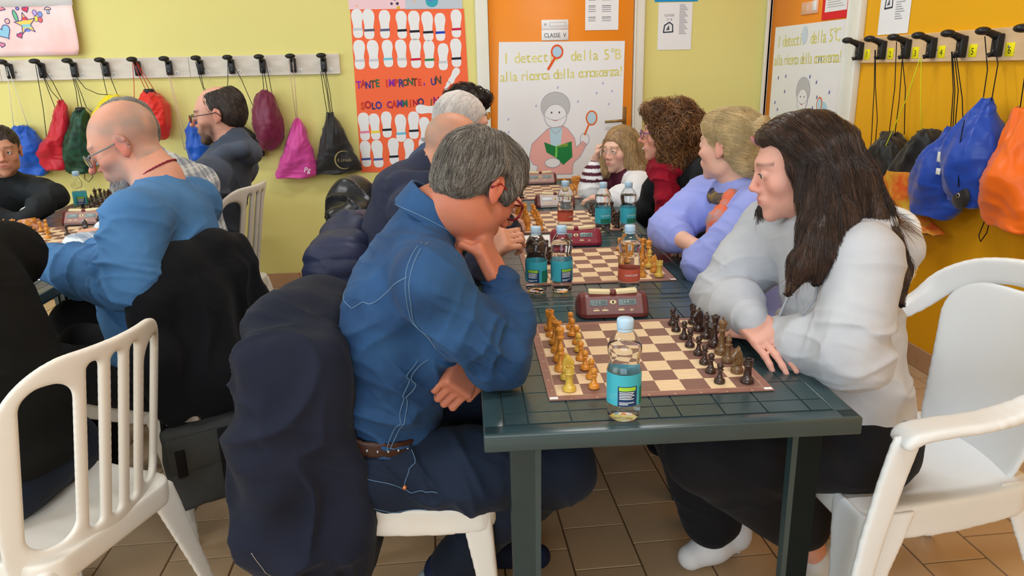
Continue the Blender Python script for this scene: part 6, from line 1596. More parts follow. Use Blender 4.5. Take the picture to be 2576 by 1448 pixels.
# ------------------------------------------------------------------ curly-haired woman with red scarf
M_blackC=mat('black_cardigan',(30,30,32),.9,.15,var=.08,vscale=10,bump=.4,bscale=200,sheen=.04,bdist=.001)
M_redS=mat('red_scarf',(166,22,48),.8,.2,col2=(132,14,36),vscale=10,bump=.3,bscale=120,sheen=.04)
def build_w3():
    t,C,R,g=sitter('curly-haired smiling woman in black with a crimson scarf',(1.005,3.175,1.090),(-.97,.22,-.03),.98,(1.07,3.17,.985),
        [(1.20,3.16,.54),(1.19,3.16,.66),(1.17,3.16,.78),(1.14,3.16,.88),(1.10,3.16,.94)],[(.175,.135),(.17,.13),(.18,.13),(.175,.115),(.12,.08)],(0,1,0),
        [((1.145,2.96,.93),(1.10,2.93,.70),(.93,3.05,.62)),((1.08,3.36,.905),(1.0,3.40,.70),(.86,3.30,.70))],[None,None],
        ('skin_warm',(222,162,138)),dict(mat=M_blackC,name='cardigan',sl=(.072,.064,.05,.04),folds=[((1.08,2.95,.75),.12,(.3,.3,1),60,.006)],noise=((6,.005),),nr=.07,seed=8),
        dict(j=[((1.2,3.08,.5),(.85,3.1,.5),(.88,3.1,.1)),((1.2,3.26,.5),(.85,3.26,.5),(.88,3.26,.1))],r=(.09,.075,.06),mat=M_blackT,name='trousers',h=.014),
        h=.0052,ht=.0075,fem=True,head=dict(nose=1.0),skinkw=dict(lip=(196,96,96),brow=(96,70,52),ruddy=.45,seed=7),neck=(.045,.05))
    W=W_(C,R,.98); H=SDF(); ex=lambda c,r,k=.03,op='u':H.ell(W(*c),(.89 if op=='u' else .98)*V(r),k,op,R)
    ex((0,-.03,.05),(.105,.115,.095)); ex((0,-.085,-.01),(.115,.085,.11)); ex((-.085,-.02,-.035),(.05,.065,.09)); ex((.085,-.02,-.035),(.05,.065,.09)); ex((0,.055,.095),(.075,.045,.04)); ex((-.06,-.06,-.11),(.06,.06,.055)); ex((.06,-.06,-.11),(.06,.06,.055))
    ex((0,.125,-.035),(.064,.095,.092),.02,'s')
    hm=hair_mat('hair_curly_brown',(92,60,38),(54,36,26),.5,(30,30,30),.9); Hc=sdf_part(H,'hair',t,.0065,hm,disp=lambda P,N:.016*perlin(P*32)+.010*np.abs(perlin(P*60)))
    surf_strands(t,Hc,2600,11,.010,lambda p,n:(0,0,-1),.0008,mat('hair_curl',(118,78,48),.4,.45,var=.45,vscale=14),.006,seed=14,jit=.5,curl=.008,out=.008)
    surf_strands(t,Hc,1100,10,.010,lambda p,n:(0,0,-1),.0007,mat('hair_curl_light',(176,132,88),.4,.45,var=.3,vscale=14),.008,seed=15,jit=.5,curl=.009,out=.010)
    glasses(t,C,R,.98,mat('violet_frame',(122,60,110),.3,.5),.0018,.024,.017,.8)
    # smile: bright teeth line
    mt=MB(); mt.tube([Vector(W(-.018,.0985,-.0605)),Vector(W(-.009,.1035,-.0625)),Vector(W(0,.105,-.063)),Vector(W(.009,.1035,-.0625)),Vector(W(.018,.0985,-.0605))],.0028,6); mt.build('teeth',M_eyew,t)
    S=SDF(); S.chain([V(1.10,3.10,1.0),V(1.03,3.09,.985),V(.975,3.13,.955),V(.975,3.22,.955),V(1.04,3.27,.99),V(1.11,3.24,1.0)],[.032]*6,.02); S.chain([V(1.03,3.08,.96),V(.97,3.10,.92),V(.965,3.20,.925)],[.034,.036,.034],.03)
    S.chain([V(.985,3.10,.94),V(.985,3.08,.85),V(.985,3.07,.74),V(.99,3.07,.66)],[.040,.044,.038,.024],.03)
    sdf_part(S,'scarf',t,.006,M_redS,disp=folds([((1.0,3.1,.96),.16,(.35,.3,.9),110,.008),((.985,3.07,.78),.16,(1,.7,.1),120,.006)],((14,.004),)))
build_w3()
# ------------------------------------------------------------------ long-haired girl in varsity jacket
M_varW=mat('jacket_white',(226,226,230),.6,.3,attr='col',bump=.25,bscale=60,bdist=.002)
def build_g1():
    mar=np.array(srgb(84,28,48)); wh=np.array(srgb(232,232,236))
    def colf(P):
        c=np.tile(wh,(len(P),1)); 
        ax=np.sqrt((P[:,0]-1.03)**2*1.0+(P[:,1]-3.76)**2*1.1)
        body=(ax<.155)&(P[:,2]<.90)|(P[:,0]>1.02)
        near=(P[:,1]<3.66)&(P[:,0]<1.09)
        c[body&~near]=mar
        w=(P[:,0]<.88)&(P[:,2]>.80)&(P[:,1]>3.74)&(P[:,0]<.90)      # striped cuff of the raised arm
        st=((P[:,2]-.80)*60).astype(int)%2==0
        c[w&st]=mar
        c[w&~st]=wh
        return c
    t,C,R,g=sitter('girl with long fair hair in a maroon and white jacket, hand at temple',(.945,3.745,.965),(-.80,-.58,-.08),.93,(.985,3.75,.865),
        [(1.08,3.76,.50),(1.075,3.76,.60),(1.06,3.76,.70),(1.03,3.755,.79),(1.0,3.75,.83)],[(.14,.11),(.135,.11),(.14,.11),(.135,.10),(.09,.065)],(.3,.95,0),
        [((1.01,3.60,.80),(.965,3.50,.745),(.83,3.56,.755)),((.955,3.87,.79),(.805,3.80,.745),(.838,3.83,.905))],
        [((-.9,.25,-.05),(0,0,-1),(.1,.9,.2),(.5,.5,.5,.5),.8),((.18,-.08,.97),(.8,-.3,-.2),(-.3,-.9,.1),(1.0,1.0,1.05,1.1),.8,.5)],
        ('skin_girl',(232,186,164)),dict(mat=M_varW,name='jacket',sl=(.062,.066,.052,.038),sleeve_end=[.95,.80],folds=[((.95,3.52,.76),.1,(.6,.3,.6),80,.007),((.82,3.8,.78),.07,(.1,.1,1),90,.004)],noise=((9,.004),),nr=.06,hole=.05,colfn=colf,seed=9),
        dict(j=[((1.08,3.69,.47),(.8,3.7,.47),(.8,3.7,.1)),((1.08,3.83,.47),(.8,3.83,.47),(.8,3.83,.1))],r=(.075,.06,.05),mat=M_blackT,name='trousers',h=.016),
        h=.0048,ht=.006,fem=True,head=dict(nose=.85,jaw=.92),skinkw=dict(lip=(204,116,112),brow=(130,98,74),ruddy=.4,seed=8),look=(.35,1,.1),neck=(.042,.045))
    W=W_(C,R,.93); H=SDF(); ex=lambda c,r,k=.02,op='u':H.ell(W(*c),.93*V(r),k,op,R)
    ex((0,-.018,.040),(.083,.106,.090)); ex((0,-.06,-.02),(.078,.065,.085),.03)
    H.chain([W(-.070,.02,.03),W(-.085,.01,-.06),V(1.035,3.645,.84),V(1.06,3.62,.74),V(1.085,3.64,.63)],[.028,.032,.040,.042,.015],.03)
    H.chain([W(-.03,-.08,.0),V(1.06,3.74,.86),V(1.10,3.70,.74),V(1.11,3.68,.62)],[.05,.05,.045,.02],.03)
    H.chain([W(.072,.025,.03),W(.078,.035,-.06),W(.070,.045,-.12),V(.90,3.80,.79)],[.022,.024,.022,.010],.02)
    H.ell(W(0,.110,-.030),.93*V(.062,.072,.090),.016,'s',R)
    hm=hair_mat('hair_fair',(170,136,96),(126,96,66),.42,(40,40,10)); Hc=hairpart(t,H,'hair',.006,hm,.003,(70,70,10))
    def flow(p,n):
        q=(np.array(p)-C)@R
        return tuple(R@V(math.copysign(1,q[0]),-.3,-.4)) if q[2]>.05 else (0,0,-1)
    surf_strands(t,Hc,1800,9,.016,flow,.0006,mat('hair_fair_strand',(196,164,116),.4,.4,var=.35,vscale=18),.002,seed=17,jit=.12,out=.004)
    MB().tube([Vector(V(.838,3.83,.885))+Vector((.031*math.cos(a),.031*math.sin(a),.004*math.sin(a))) for a in [2*PI*i/14 for i in range(15)]],.0035,5).build('wrist_band',K_b,t)
build_g1()
# ------------------------------------------------------------------ men behind the denim-shirted man
M_navyH=mat('navy_fleece',(40,44,62),.85,.15,col2=(50,54,74),vscale=6,bump=.35,bscale=260,sheen=.04,bdist=.0008)
M_bluej=mat('blue_grey_jacket',(62,76,108),.7,.25,var=.06,vscale=8,bump=.2,bscale=120)
M_char=mat('charcoal_fleece',(70,78,94),.88,.15,col2=(82,90,106),vscale=7,bump=.4,bscale=280,sheen=.04,bdist=.0008)
SEAT=dict(r=(.09,.075,.06),name='trousers',h=.014)
def legs_for(x,y,sx,m=None,w=.09): return dict(SEAT,mat=m or M_blackT,j=[((x,y-w,.5),(x+sx*.38,y-w,.5),(x+sx*.34,y-w,.1)),((x,y+w,.5),(x+sx*.38,y+w,.5),(x+sx*.34,y+w,.1))])
def build_m2():
    def ex(S):
        S.ell((-.10,2.37,1.03),(.075,.12,.055),.05); S.ell((-.135,2.36,1.0),(.05,.10,.06),.04); S.chain([V(-.10,2.25,1.05),V(-.02,2.24,1.05),V(.03,2.26,1.0)],[.035,.03,.02],.03)
    t,C,R,g=sitter('bald man in a navy hooded sweatshirt behind the denim-shirted man',(.060,2.39,1.120),(.84,.25,-.50),1.0,(-.02,2.39,1.06),
        [(-.16,2.40,.54),(-.155,2.40,.66),(-.14,2.40,.80),(-.10,2.40,.92),(-.06,2.40,1.0)],[(.17,.13),(.175,.135),(.185,.135),(.18,.115),(.13,.08)],(0,-1,0),
        [((-.06,2.19,.97),(.04,2.12,.79),(.135,2.11,.845)),((-.03,2.58,.96),(.10,2.50,.80),(.22,2.36,.88))],
        [((.6,-.35,.6),(.3,.5,-.6),(-.3,.5,.6),(1.1,1.1,1.1,1.1)),((.4,-.2,.9),(-.8,.2,.2),(-.2,-.9,.1),(.9,.9,1,1))],
        ('skin_tan2',(206,144,116)),dict(mat=M_navyH,name='hoodie',sl=(.072,.064,.05,.042),folds=[((-.08,2.2,.9),.1,(.4,0,.9),60,.006),((.1,2.12,.82),.08,(.6,.2,.6),70,.006)],noise=((6,.006),),extra=ex,nr=.08,hole=.058,seed=12),
        legs_for(-.14,2.40,1),h=.0055,ht=.007,head=dict(nose=1.05),eyes=False,skinkw=dict(buzz=((150,138,128),.6,.062),ruddy=.4,seed=9),neck=(.052,.06))
build_m2()
def build_m3():
    t,C,R,g=sitter('white-haired man in a blue-grey jacket, third in the left line of the right row',(.125,3.12,1.155),(.95,.1,-.20),1.0,(.05,3.12,1.06),
        [(-.10,3.12,.54),(-.10,3.12,.66),(-.08,3.12,.80),(-.05,3.12,.92),(0,3.12,1.0)],[(.17,.13),(.175,.135),(.185,.135),(.18,.115),(.13,.08)],(0,-1,0),
        [((-.02,2.92,.96),(.10,2.86,.80),(.22,2.95,.80)),((0,3.32,.96),(.12,3.38,.80),(.25,3.30,.80))],[((.8,.3,-.1),(0,0,-1),(.3,.9,0)),((.8,-.3,-.1),(0,0,-1),(.3,-.9,0))],
        ('skin_pale',(222,170,150)),dict(mat=M_bluej,name='jacket',sl=(.072,.064,.05,.042),noise=((6,.006),),nr=.08,nh=.25,hole=.058,seed=13),legs_for(-.1,3.12,1),h=.006,ht=.009,eyes=False,skinkw=dict(ruddy=.5,seed=10))
    W=W_(C,R,1.0); H=SDF(); ex=lambda c,r,k=.02,op='u':H.ell(W(*c),V(r),k,op,R)
    ex((0,-.02,.040),(.082,.104,.090)); ex((0,-.06,.0),(.076,.062,.07)); ex((0,.10,-.03),(.08,.075,.085),.02,'s')
    for sx in (-1,1): ex((sx*.09,-.008,-.006),(.022,.024,.034),.01,'s')
    Hc=hairpart(t,H,'hair',.006,hair_mat('hair_white',(226,216,210),(196,184,176),.5,(40,40,14)),.003)
    surf_strands(t,Hc,1500,6,.013,lambda p,n:tuple(R@V(.2,-.5,-.8)),.0005,mat('hair_white_strand',(236,230,226),.5,.4),.002,seed=21,jit=.2,out=.003)
build_m3()
def build_m4():
    t,C,R,g=sitter('young man with dark curly hair and thin glasses, farthest in the right row',(.175,3.83,1.160),(.80,-.52,-.12),1.0,(.10,3.86,1.04),
        [(-.04,3.88,.54),(-.03,3.88,.66),(-.01,3.88,.80),(.03,3.87,.92),(.07,3.86,.99)],[(.165,.125),(.165,.125),(.175,.125),(.17,.11),(.12,.08)],(0,-1,0),
        [((.07,3.67,.95),(.14,3.62,.78),(.26,3.70,.79)),((.07,4.06,.95),(.16,4.10,.79),(.28,4.02,.79))],[((.8,.3,-.1),(0,0,-1),(.3,.9,0)),((.8,-.3,-.1),(0,0,-1),(.3,-.9,0))],
        ('skin_young',(220,166,146)),dict(mat=M_char,name='sweater',noise=((6,.006),),seed=14),legs_for(-.03,3.88,1),h=.006,ht=.010,skinkw=dict(brow=(50,40,36),ruddy=.3,seed=11))
    W=W_(C,R,1.0); H=SDF(); ex=lambda c,r,k=.02,op='u':H.ell(W(*c),V(r),k,op,R)
    ex((0,-.018,.050),(.090,.110,.092)); ex((0,.065,.085),(.075,.045,.035)); ex((0,-.06,.0),(.08,.062,.07)); ex((0,.115,-.035),(.075,.070,.085),.02,'s')
    for sx in (-1,1): ex((sx*.095,-.008,-.006),(.024,.024,.034),.01,'s')
    Hc=sdf_part(H,'hair',t,.006,hair_mat('hair_black_curly',(44,34,32),(30,24,24),.5,(30,30,30),.8),disp=lambda P,N:.012*perlin(P*38)+.006*perlin(P*75))
    surf_strands(t,Hc,900,8,.009,lambda p,n:tuple(R@V(.1,.5,-.8)),.0011,mat('hair_black_curl',(52,40,36),.4,.45,var=.4,vscale=16),.004,seed=22,jit=.5,curl=.006,out=.006)
    glasses(t,C,R,1.0,mat('gold_frame',(196,160,90),.3,.5,metal=.8),.0013,.024,.020)
build_m4()
# ================================================================== LEFT ROW
M_sweat=mat('blue_sweater',(82,130,180),.9,.15,col2=(68,112,162),vscale=5,bump=.4,bscale=260,sheen=.04,bdist=.0008)
def build_m5():
    f=V(-.93,-.12,-.42)
    t,C,R,g=sitter('bald bearded man with glasses in a blue sweater reaching over the left tables',(-.925,2.385,1.178),f,1.03,(-.835,2.355,1.075),
        [(-.84,2.25,.56),(-.845,2.27,.67),(-.845,2.29,.79),(-.83,2.31,.91),(-.815,2.33,1.0)],[(.185,.165),(.190,.175),(.192,.165),(.188,.135),(.14,.09)],(.43,.90,0),
        [((-.835,2.13,.985),(-.845,2.06,.825),(-1.225,2.34,.850)),((-.80,2.52,.96),(-1.00,2.56,.80),(-1.20,2.66,.79))],
        [((-.88,.46,-.08),(0,0,-1),(.45,.88,.05),(.25,.25,.3,.35),1.03,.3),((-.9,.2,-.2),(0,0,-1),(-.1,-.9,0),(.4,.4,.4,.4))],
        ('skin_ruddy',(218,156,132)),dict(mat=M_sweat,name='sweater',sl=(.082,.076,.064,.048),sleeve_end=[.93,.9],folds=[((-.87,2.07,.90),.12,(.2,.4,.9),52,.010),((-.90,2.07,.84),.10,(.8,-.3,.5),60,.009),((-1.03,2.18,.84),.10,(.9,-.4,.1),60,.008),((-.80,2.12,.70),.16,(.4,.2,.9),40,.010),((-.76,2.2,.85),.14,(.5,.2,-.8),42,.008),((-.90,2.1,.98),.08,(.5,.1,.8),60,.006)],noise=((5,.006),(13,.003)),nr=.074,hole=.060,seed=15,nh=.02),
        dict(SEAT,mat=M_blackT,h=.009,j=[((-.86,2.15,.51),(-1.22,2.28,.50),(-1.2,2.3,.1)),((-.80,2.34,.51),(-1.2,2.48,.5),(-1.2,2.5,.1))],r=(.10,.08,.06)),
        h=.0045,ht=.0055,head=dict(nose=1.12,jaw=1.05,fat=.004),skinkw=dict(beard=((158,144,136),.55),buzz=((150,138,128),.6,.052),brow=(120,104,96),ruddy=.55,blush=(214,112,96),seed=12,hairline=.015),look=(0,1,-.4),neck=(.056,.066))
    glasses(t,C,R,1.03,mat('grey_frame',(120,126,128),.3,.5),.0019,.025,.018,.8)
    W=W_(C,R,1.03); B=SDF()      # beard volume
    B.ell(W(0,.076,-.098),1.03*V(.036,.030,.028),.02,R=R); B.ell(W(0,.055,-.112),1.03*V(.034,.028,.018),.02,R=R)
    for sx in (-1,1): B.cone(W(sx*.048,.03,-.075),W(sx*.026,.070,-.100),.014,.020,.02)
    B.ell(W(0,.105,-.062),1.03*V(.022,.016,.012),.008,'s',R)
    Bo=sdf_part(B,'beard',t,.005,mat('beard_grey',(150,142,138),.7,.25,var=.3,vscale=50,bump=.6,bscale=120),disp=lambda P,N:.004*perlin(P*70)+.003*perlin(P*130))
    surf_strands(t,Bo,700,4,.007,lambda p,n:tuple(R@V(0,.3,-1)),.0007,mat('beard_strand',(178,172,168),.5,.3,var=.4,vscale=40),.002,seed=25,jit=.4,out=.004)
    S=SDF(); nb=V(-.835,2.355,1.085); ax=nrm(V(-.5,.1,.85))     # red undershirt collar line
    def ring(P):
        q=P-(nb+ax*.012); z=q@ax; r=np.sqrt(np.maximum((q*q).sum(1)-z*z,0)); return np.maximum(np.abs(r-.069)-.0026,np.abs(z)-.0036)
    S.fn(ring,nb,.1,k=0); sdf_part(S,'collar_trim',t,.004,mat('collar_red',(146,48,62),.8,.2))
build_m5()
def build_m6():
    M_pl=mat('plaid_shirt',(214,218,222),.85,.2); nt=M_pl.node_tree; N,L=nt.nodes,nt.links
    tc=N.new('ShaderNodeTexCoord'); sx=N.new('ShaderNodeSeparateXYZ'); L.new(tc.outputs['Object'],sx.inputs[0])
    prev=None
    def stripes(src,scale,w,ofs=0):
        a=N.new('ShaderNodeMath'); a.operation='MULTIPLY_ADD'; L.new(src,a.inputs[0]); a.inputs[1].default_value=scale; a.inputs[2].default_value=ofs
        b=N.new('ShaderNodeMath'); b.operation='FRACT'; L.new(a.outputs[0],b.inputs[0]); c=N.new('ShaderNodeMath'); c.operation='LESS_THAN'; L.new(b.outputs[0],c.inputs[0]); c.inputs[1].default_value=w; return c.outputs[0]
    col=(.62,.65,.68,1); cur=None
    comb=N.new('ShaderNodeMath'); comb.operation='ADD'; L.new(sx.outputs['Y'],comb.inputs[0]); L.new(sx.outputs['X'],comb.inputs[1])
    for src,sc,w,o,c in ((comb.outputs[0],18,.42,0,(.16,.20,.30,1)),(sx.outputs['Z'],18,.42,0,(.16,.20,.30,1)),(comb.outputs[0],18,.10,.3,(.75,.78,.80,1)),(sx.outputs['Z'],18,.10,.3,(.75,.78,.80,1))):
        m=N.new('ShaderNodeMix'); m.data_type='RGBA'; f=N.new('ShaderNodeMath'); f.operation='MULTIPLY'; L.new(stripes(src,sc,w,o),f.inputs[0]); f.inputs[1].default_value=.55; L.new(f.outputs[0],m.inputs['Factor'])
        if cur: L.new(cur,m.inputs['A'])
        else: m.inputs['A'].default_value=col
        m.inputs['B'].default_value=c; cur=m.outputs['Result']
    L.new(cur,N['Principled BSDF'].inputs['Base Color'])
    t,C,R,g=sitter('grey-haired man in a blue and white plaid shirt behind the bald man',(-1.135,2.93,1.165),(-.92,.1,-.25),.96,(-1.05,2.91,1.07),
        [(-1.0,2.86,.54),(-.985,2.87,.66),(-.965,2.88,.80),(-.965,2.89,.92),(-1.0,2.90,1.01)],[(.17,.14),(.175,.145),(.185,.14),(.18,.12),(.13,.08)],(.3,.95,0),
        [((-.99,2.69,.955),(-1.10,2.65,.78),(-1.32,2.80,.79)),((-.94,3.08,.955),(-1.08,3.14,.79),(-1.32,3.06,.79))],[((-.8,.4,-.1),(0,0,-1),(.4,.8,0)),((-.8,-.3,-.1),(0,0,-1),(-.3,-.9,0))],
        ('skin_mid',(214,158,134)),dict(mat=M_pl,name='plaid_shirt',sl=(.07,.062,.05,.042),noise=((6,.006),),nr=.076,nh=.12,seed=16,folds=[((-.9,2.95,.8),.15,(.4,.2,.9),45,.006)]),legs_for(-.99,2.87,-1),h=.006,ht=.0075,skinkw=dict(beard=((150,140,134),.4),ruddy=.4,seed=13))
    W=W_(C,R,1.0); H=SDF(); ex=lambda c,r,k=.02,op='u':H.ell(W(*c),V(r),k,op,R)
    ex((0,-.02,.042),(.083,.105,.090)); ex((0,-.06,.0),(.076,.062,.075)); ex((0,.105,-.03),(.08,.075,.085),.02,'s')
    for sx in (-1,1): ex((sx*.09,-.008,-.006),(.022,.024,.034),.01,'s')
    Hc=hairpart(t,H,'hair',.006,hair_mat('hair_grey',(140,134,124),(104,98,92),.5,(40,40,14)),.004)
    surf_strands(t,Hc,1500,6,.012,lambda p,n:tuple(R@V(.1,-.5,-.8)),.0005,mat('hair_grey_strand2',(176,170,160),.5,.4,var=.3,vscale=20),.002,seed=26,jit=.2,out=.004)
build_m6()
def build_m7():
    def ex(S):
        S.ell((-.825,3.385,1.055),(.060,.11,.042),.035); S.ell((-.795,3.385,1.035),(.040,.09,.045),.035); S.chain([V(-.80,3.27,1.07),V(-.87,3.26,1.06),V(-.94,3.29,1.01)],[.034,.028,.02],.03)
    t,C,R,g=sitter('dark-haired man with glasses in a charcoal hoodie near the back wall',(-.918,3.40,1.207),(-.98,-.06,-.12),.97,(-.865,3.39,1.085),
        [(-1.05,3.37,.54),(-1.03,3.375,.66),(-.99,3.38,.80),(-.94,3.385,.92),(-.90,3.39,1.005)],[(.175,.14),(.175,.14),(.185,.135),(.18,.12),(.13,.08)],(.12,.99,0),
        [((-.93,3.18,.96),(-.97,3.14,.755),(-1.18,3.20,.74)),((-.90,3.59,.96),(-1.02,3.66,.78),(-1.25,3.60,.79))],[((-.9,.2,0),(0,0,-1),(.2,.9,0)),((-.8,-.3,-.1),(0,0,-1),(-.3,-.9,0))],
        ('skin_mid2',(216,160,140)),dict(mat=M_char,name='hoodie',sl=(.074,.068,.056,.044),noise=((6,.005),),folds=[((-.88,3.16,.85),.14,(.1,.2,1),45,.008),((-.9,3.15,.77),.08,(.4,.1,.9),60,.008)],extra=ex,nr=.08,hole=.058,seed=17),legs_for(-.94,3.36,-1),h=.0052,ht=.007,head=dict(nose=1.08),skinkw=dict(beard=((84,64,54),.75),brow=(50,38,32),ruddy=.35,seed=14))
    W=W_(C,R,1.0); H=SDF(); ex=lambda c,r,k=.02,op='u':H.ell(W(*c),V(r),k,op,R)
    ex((0,-.030,.036),(.080,.096,.086)); ex((0,-.06,.0),(.076,.062,.07)); ex((0,.105,-.01),(.085,.090,.11),.02,'s'); ex((0,-.01,.125),(.04,.05,.04),.03,'s')
    for sx in (-1,1): ex((sx*.09,-.008,-.006),(.022,.024,.034),.01,'s')
    Hc=hairpart(t,H,'hair',.0055,hair_mat('hair_dark_short',(64,52,46),(44,36,34),.5,(40,40,20)),.002)
    surf_strands(t,Hc,900,4,.008,lambda p,n:tuple(R@V(0,-.3,-1)),.0008,mat('hair_dark_short_strand',(70,58,52),.5,.4,var=.3,vscale=20),.0018,seed=27,jit=.3,out=.002)
    glasses(t,C,R,1.0,mat('black_frame',(40,34,36),.3,.5),.0017,.025,.016,.8)
    B=SDF(); B.ell(W(0,.070,-.096),V(.034,.026,.022),.02,R=R)
    for sx in (-1,1): B.cone(W(sx*.052,.02,-.055),W(sx*.028,.068,-.098),.010,.016,.02)
    B.ell(W(0,.105,-.062),V(.022,.016,.012),.008,'s',R); sdf_part(B,'beard',t,.0055,mat('beard_dark',(92,72,62),.8,.2,var=.3,vscale=50,bump=.6,bscale=120),disp=lambda P,N:.003*perlin(P*80))
build_m7()
def build_g2():
    M_bk=mat('black_tracktop',(28,32,36),.7,.25,var=.12,vscale=8,bump=.2,bscale=80)
    t,C,R,g=sitter('child in a black zip jacket leaning on crossed arms at the far left',(-1.985,3.70,1.055),(.42,-.88,-.06),.93,(-2.03,3.74,.945),
        [(-2.10,3.78,.52),(-2.10,3.78,.63),(-2.09,3.77,.74),(-2.07,3.76,.84),(-2.05,3.75,.90)],[(.145,.115),(.14,.115),(.15,.115),(.145,.10),(.10,.07)],(-.9,-.42,0),
        [((-1.94,3.76,.865),(-1.79,3.68,.845),(-1.84,3.52,.775)),((-2.16,3.68,.86),(-2.06,3.50,.78),(-1.88,3.51,.762))],
        [((-.35,-.6,-.5),(-.2,.1,-.9),(-.6,.6,-.2),(.9,.9,1,1),.85),((.9,-.1,-.1),(0,0,-1),(0,.9,0),(.6,.6,.6,.6),.85)],
        ('skin_brown',(196,140,112)),dict(mat=M_bk,name='zip_jacket',sl=(.060,.056,.048,.038),noise=((8,.005),),nr=.062,nh=.22,hole=.050,seed=18,folds=[((-1.8,3.72,.86),.1,(.9,.1,.1),60,.005)]),legs_for(-2.12,3.78,1,w=.07),h=.0052,ht=.007,fem=True,head=dict(nose=.95),skinkw=dict(lip=(176,96,90),brow=(60,44,38),ruddy=.25,seed=15),look=(.25,1,0),neck=(.042,.045))
    W=W_(C,R,.93); H=SDF(); ex=lambda c,r,k=.02,op='u':H.ell(W(*c),.93*V(r),k,op,R)
    ex((0,-.022,.040),(.080,.104,.086)); ex((0,-.06,.0),(.074,.062,.07)); ex((0,.108,-.035),(.075,.075,.088),.02,'s')
    for sx in (-1,1): ex((sx*.09,-.004,-.008),(.022,.022,.032),.01,'s')
    Hc=hairpart(t,H,'hair',.006,hair_mat('hair_darkbrown',(52,38,34),(38,28,26),.4,(40,40,14)),.002)
    surf_strands(t,Hc,600,7,.014,lambda p,n:tuple(R@V(0,-1,.1)),.0008,mat('hair_darkbrown_strand',(66,50,44),.4,.4,var=.3,vscale=18),.0015,seed=28,jit=.1)
    MB().tube([(-1.842+.03*math.cos(a),3.535+.012*math.cos(a),.785+.03*math.sin(a)) for a in [2*PI*i/14 for i in range(15)]],.006,6).build('watch',mat('watch_silver',(190,190,192),.3,.5,metal=.6),t)
build_g2()
def build_m8():
    M_bk=mat('black_fleece',(26,26,25),.9,.12,var=.1,vscale=8,bump=.4,bscale=200,bdist=.0008)
    t,C,R,g=sitter('person in black seated on the slatted chair at the lower left',(-1.275,1.790,1.200),(-.95,.3,-.2),1.0,(-1.175,1.750,1.080),
        [(-1.030,1.660,0.540),(-1.035,1.670,0.660),(-1.055,1.680,0.800),(-1.095,1.700,0.920),(-1.135,1.730,1.000)],[(.19,.165),(.19,.165),(.185,.145),(.18,.125),(.13,.085)],(.3,.95,0),
        [((-1.125,1.510,0.950),(-1.205,1.490,0.760),(-1.425,1.700,0.760)),((-1.075,1.930,0.950),(-1.225,2.030,0.790),(-1.475,1.950,0.790))],[((-.8,.4,-.1),(0,0,-1),(.4,.8,0)),((-.8,-.3,-.1),(0,0,-1),(-.3,-.9,0))],
        ('skin_mid3',(210,156,134)),dict(mat=M_bk,name='sweater',sl=(.076,.07,.056,.044),noise=((5,.007),),seed=19,folds=[((-0.925,1.600,0.750),.2,(.3,.2,1),40,.006)]),
        dict(SEAT,mat=M_jean,h=.010,j=[((-1.035,1.580,0.490),(-1.395,1.710,0.480),(-1.295,1.690,0.060)),((-0.975,1.770,0.490),(-1.355,1.890,0.480),(-1.325,1.900,0.060))],r=(.10,.08,.065)),h=.007,ht=.0065,eyes=False,skinkw=dict(buzz=((60,50,46),.9,None),seed=16))
    for y in (1.60,1.84):
        S=SDF(); S.chain([V(-1.2,y,.05),V(-1.36,y+.05,.035)],[.045,.036],.03); sdf_part(S,'shoe',t,.008,M_shoeW)
build_m8()
# ================================================================== GARMENTS OVER CHAIRS, SATCHEL
def drape(name,label,cat_,build,h,m,fold,noise=((5,.010),(12,.004)),seed=0,disp2=None):
    t=thing(name,label,cat_); S=SDF(); build(S)
    base=folds(fold,noise,seed)
    f=base if disp2 is None else (lambda P,N: base(P,N)+disp2(P))
    o=sdf_part(S,'cloth',t,h,m,disp=f); return t,o
M_navyJ=mat('navy_jacket',(24,28,42),.85,.15,col2=(32,36,52),vscale=4,bump=.35,bscale=240,sheen=.04,bdist=.0008)
M_blackJ=mat('black_jacket',(20,21,25),.85,.15,var=.1,vscale=5,bump=.3,bscale=240,sheen=.04,bdist=.0008)
M_quilt=mat('quilted_navy',(44,50,78),.5,.35,var=.06,vscale=8,bump=.2,bscale=60)
M_puff=mat('shiny_black',(24,26,34),.3,.5,var=.06,vscale=8,bump=.25,bscale=40,bdist=.003)
def b1(S):
    S.chain([V(-0.320,1.455,0.778),V(-0.340,1.62,0.823),V(-0.310,1.82,0.818)],[.066,.068,.062],.09)
    S.box((-0.310,1.62,0.600),(.065,.19,.22),.035,.09); S.chain([V(-0.320,1.47,0.748),V(-0.330,1.45,0.600),V(-0.340,1.45,0.420),V(-0.335,1.46,0.220)],[.06,.075,.08,.07],.09)
    S.chain([V(-0.325,1.58,0.708),V(-0.315,1.54,0.500),V(-0.300,1.53,0.320),V(-0.310,1.53,0.170)],[.09,.11,.11,.08],.09)
    S.chain([V(-0.285,1.50,0.700),V(-0.255,1.47,0.560),V(-0.245,1.47,0.440),V(-0.265,1.49,0.340)],[.05,.055,.055,.04],.07)
    S.cone((-0.300,1.46,0.733),(-0.250,1.44,0.690),.030,.024,.03)
t,o=drape('jacket','dark navy jacket draped over the chair of the denim-shirted man','jacket',b1,.006,M_navyJ,[((-.36,1.40,.55),.3,(.8,.9,.12),40,.018),((-.28,1.42,.5),.2,(.9,.5,.15),48,.016),((-.33,1.45,.76),.15,(.5,.3,.9),50,.010)],seed=31)
seam(o,o,[(-.41,1.34,.44),(-.39,1.34,.40),(-.37,1.34,.36)],M_screw,.0012,'zip')
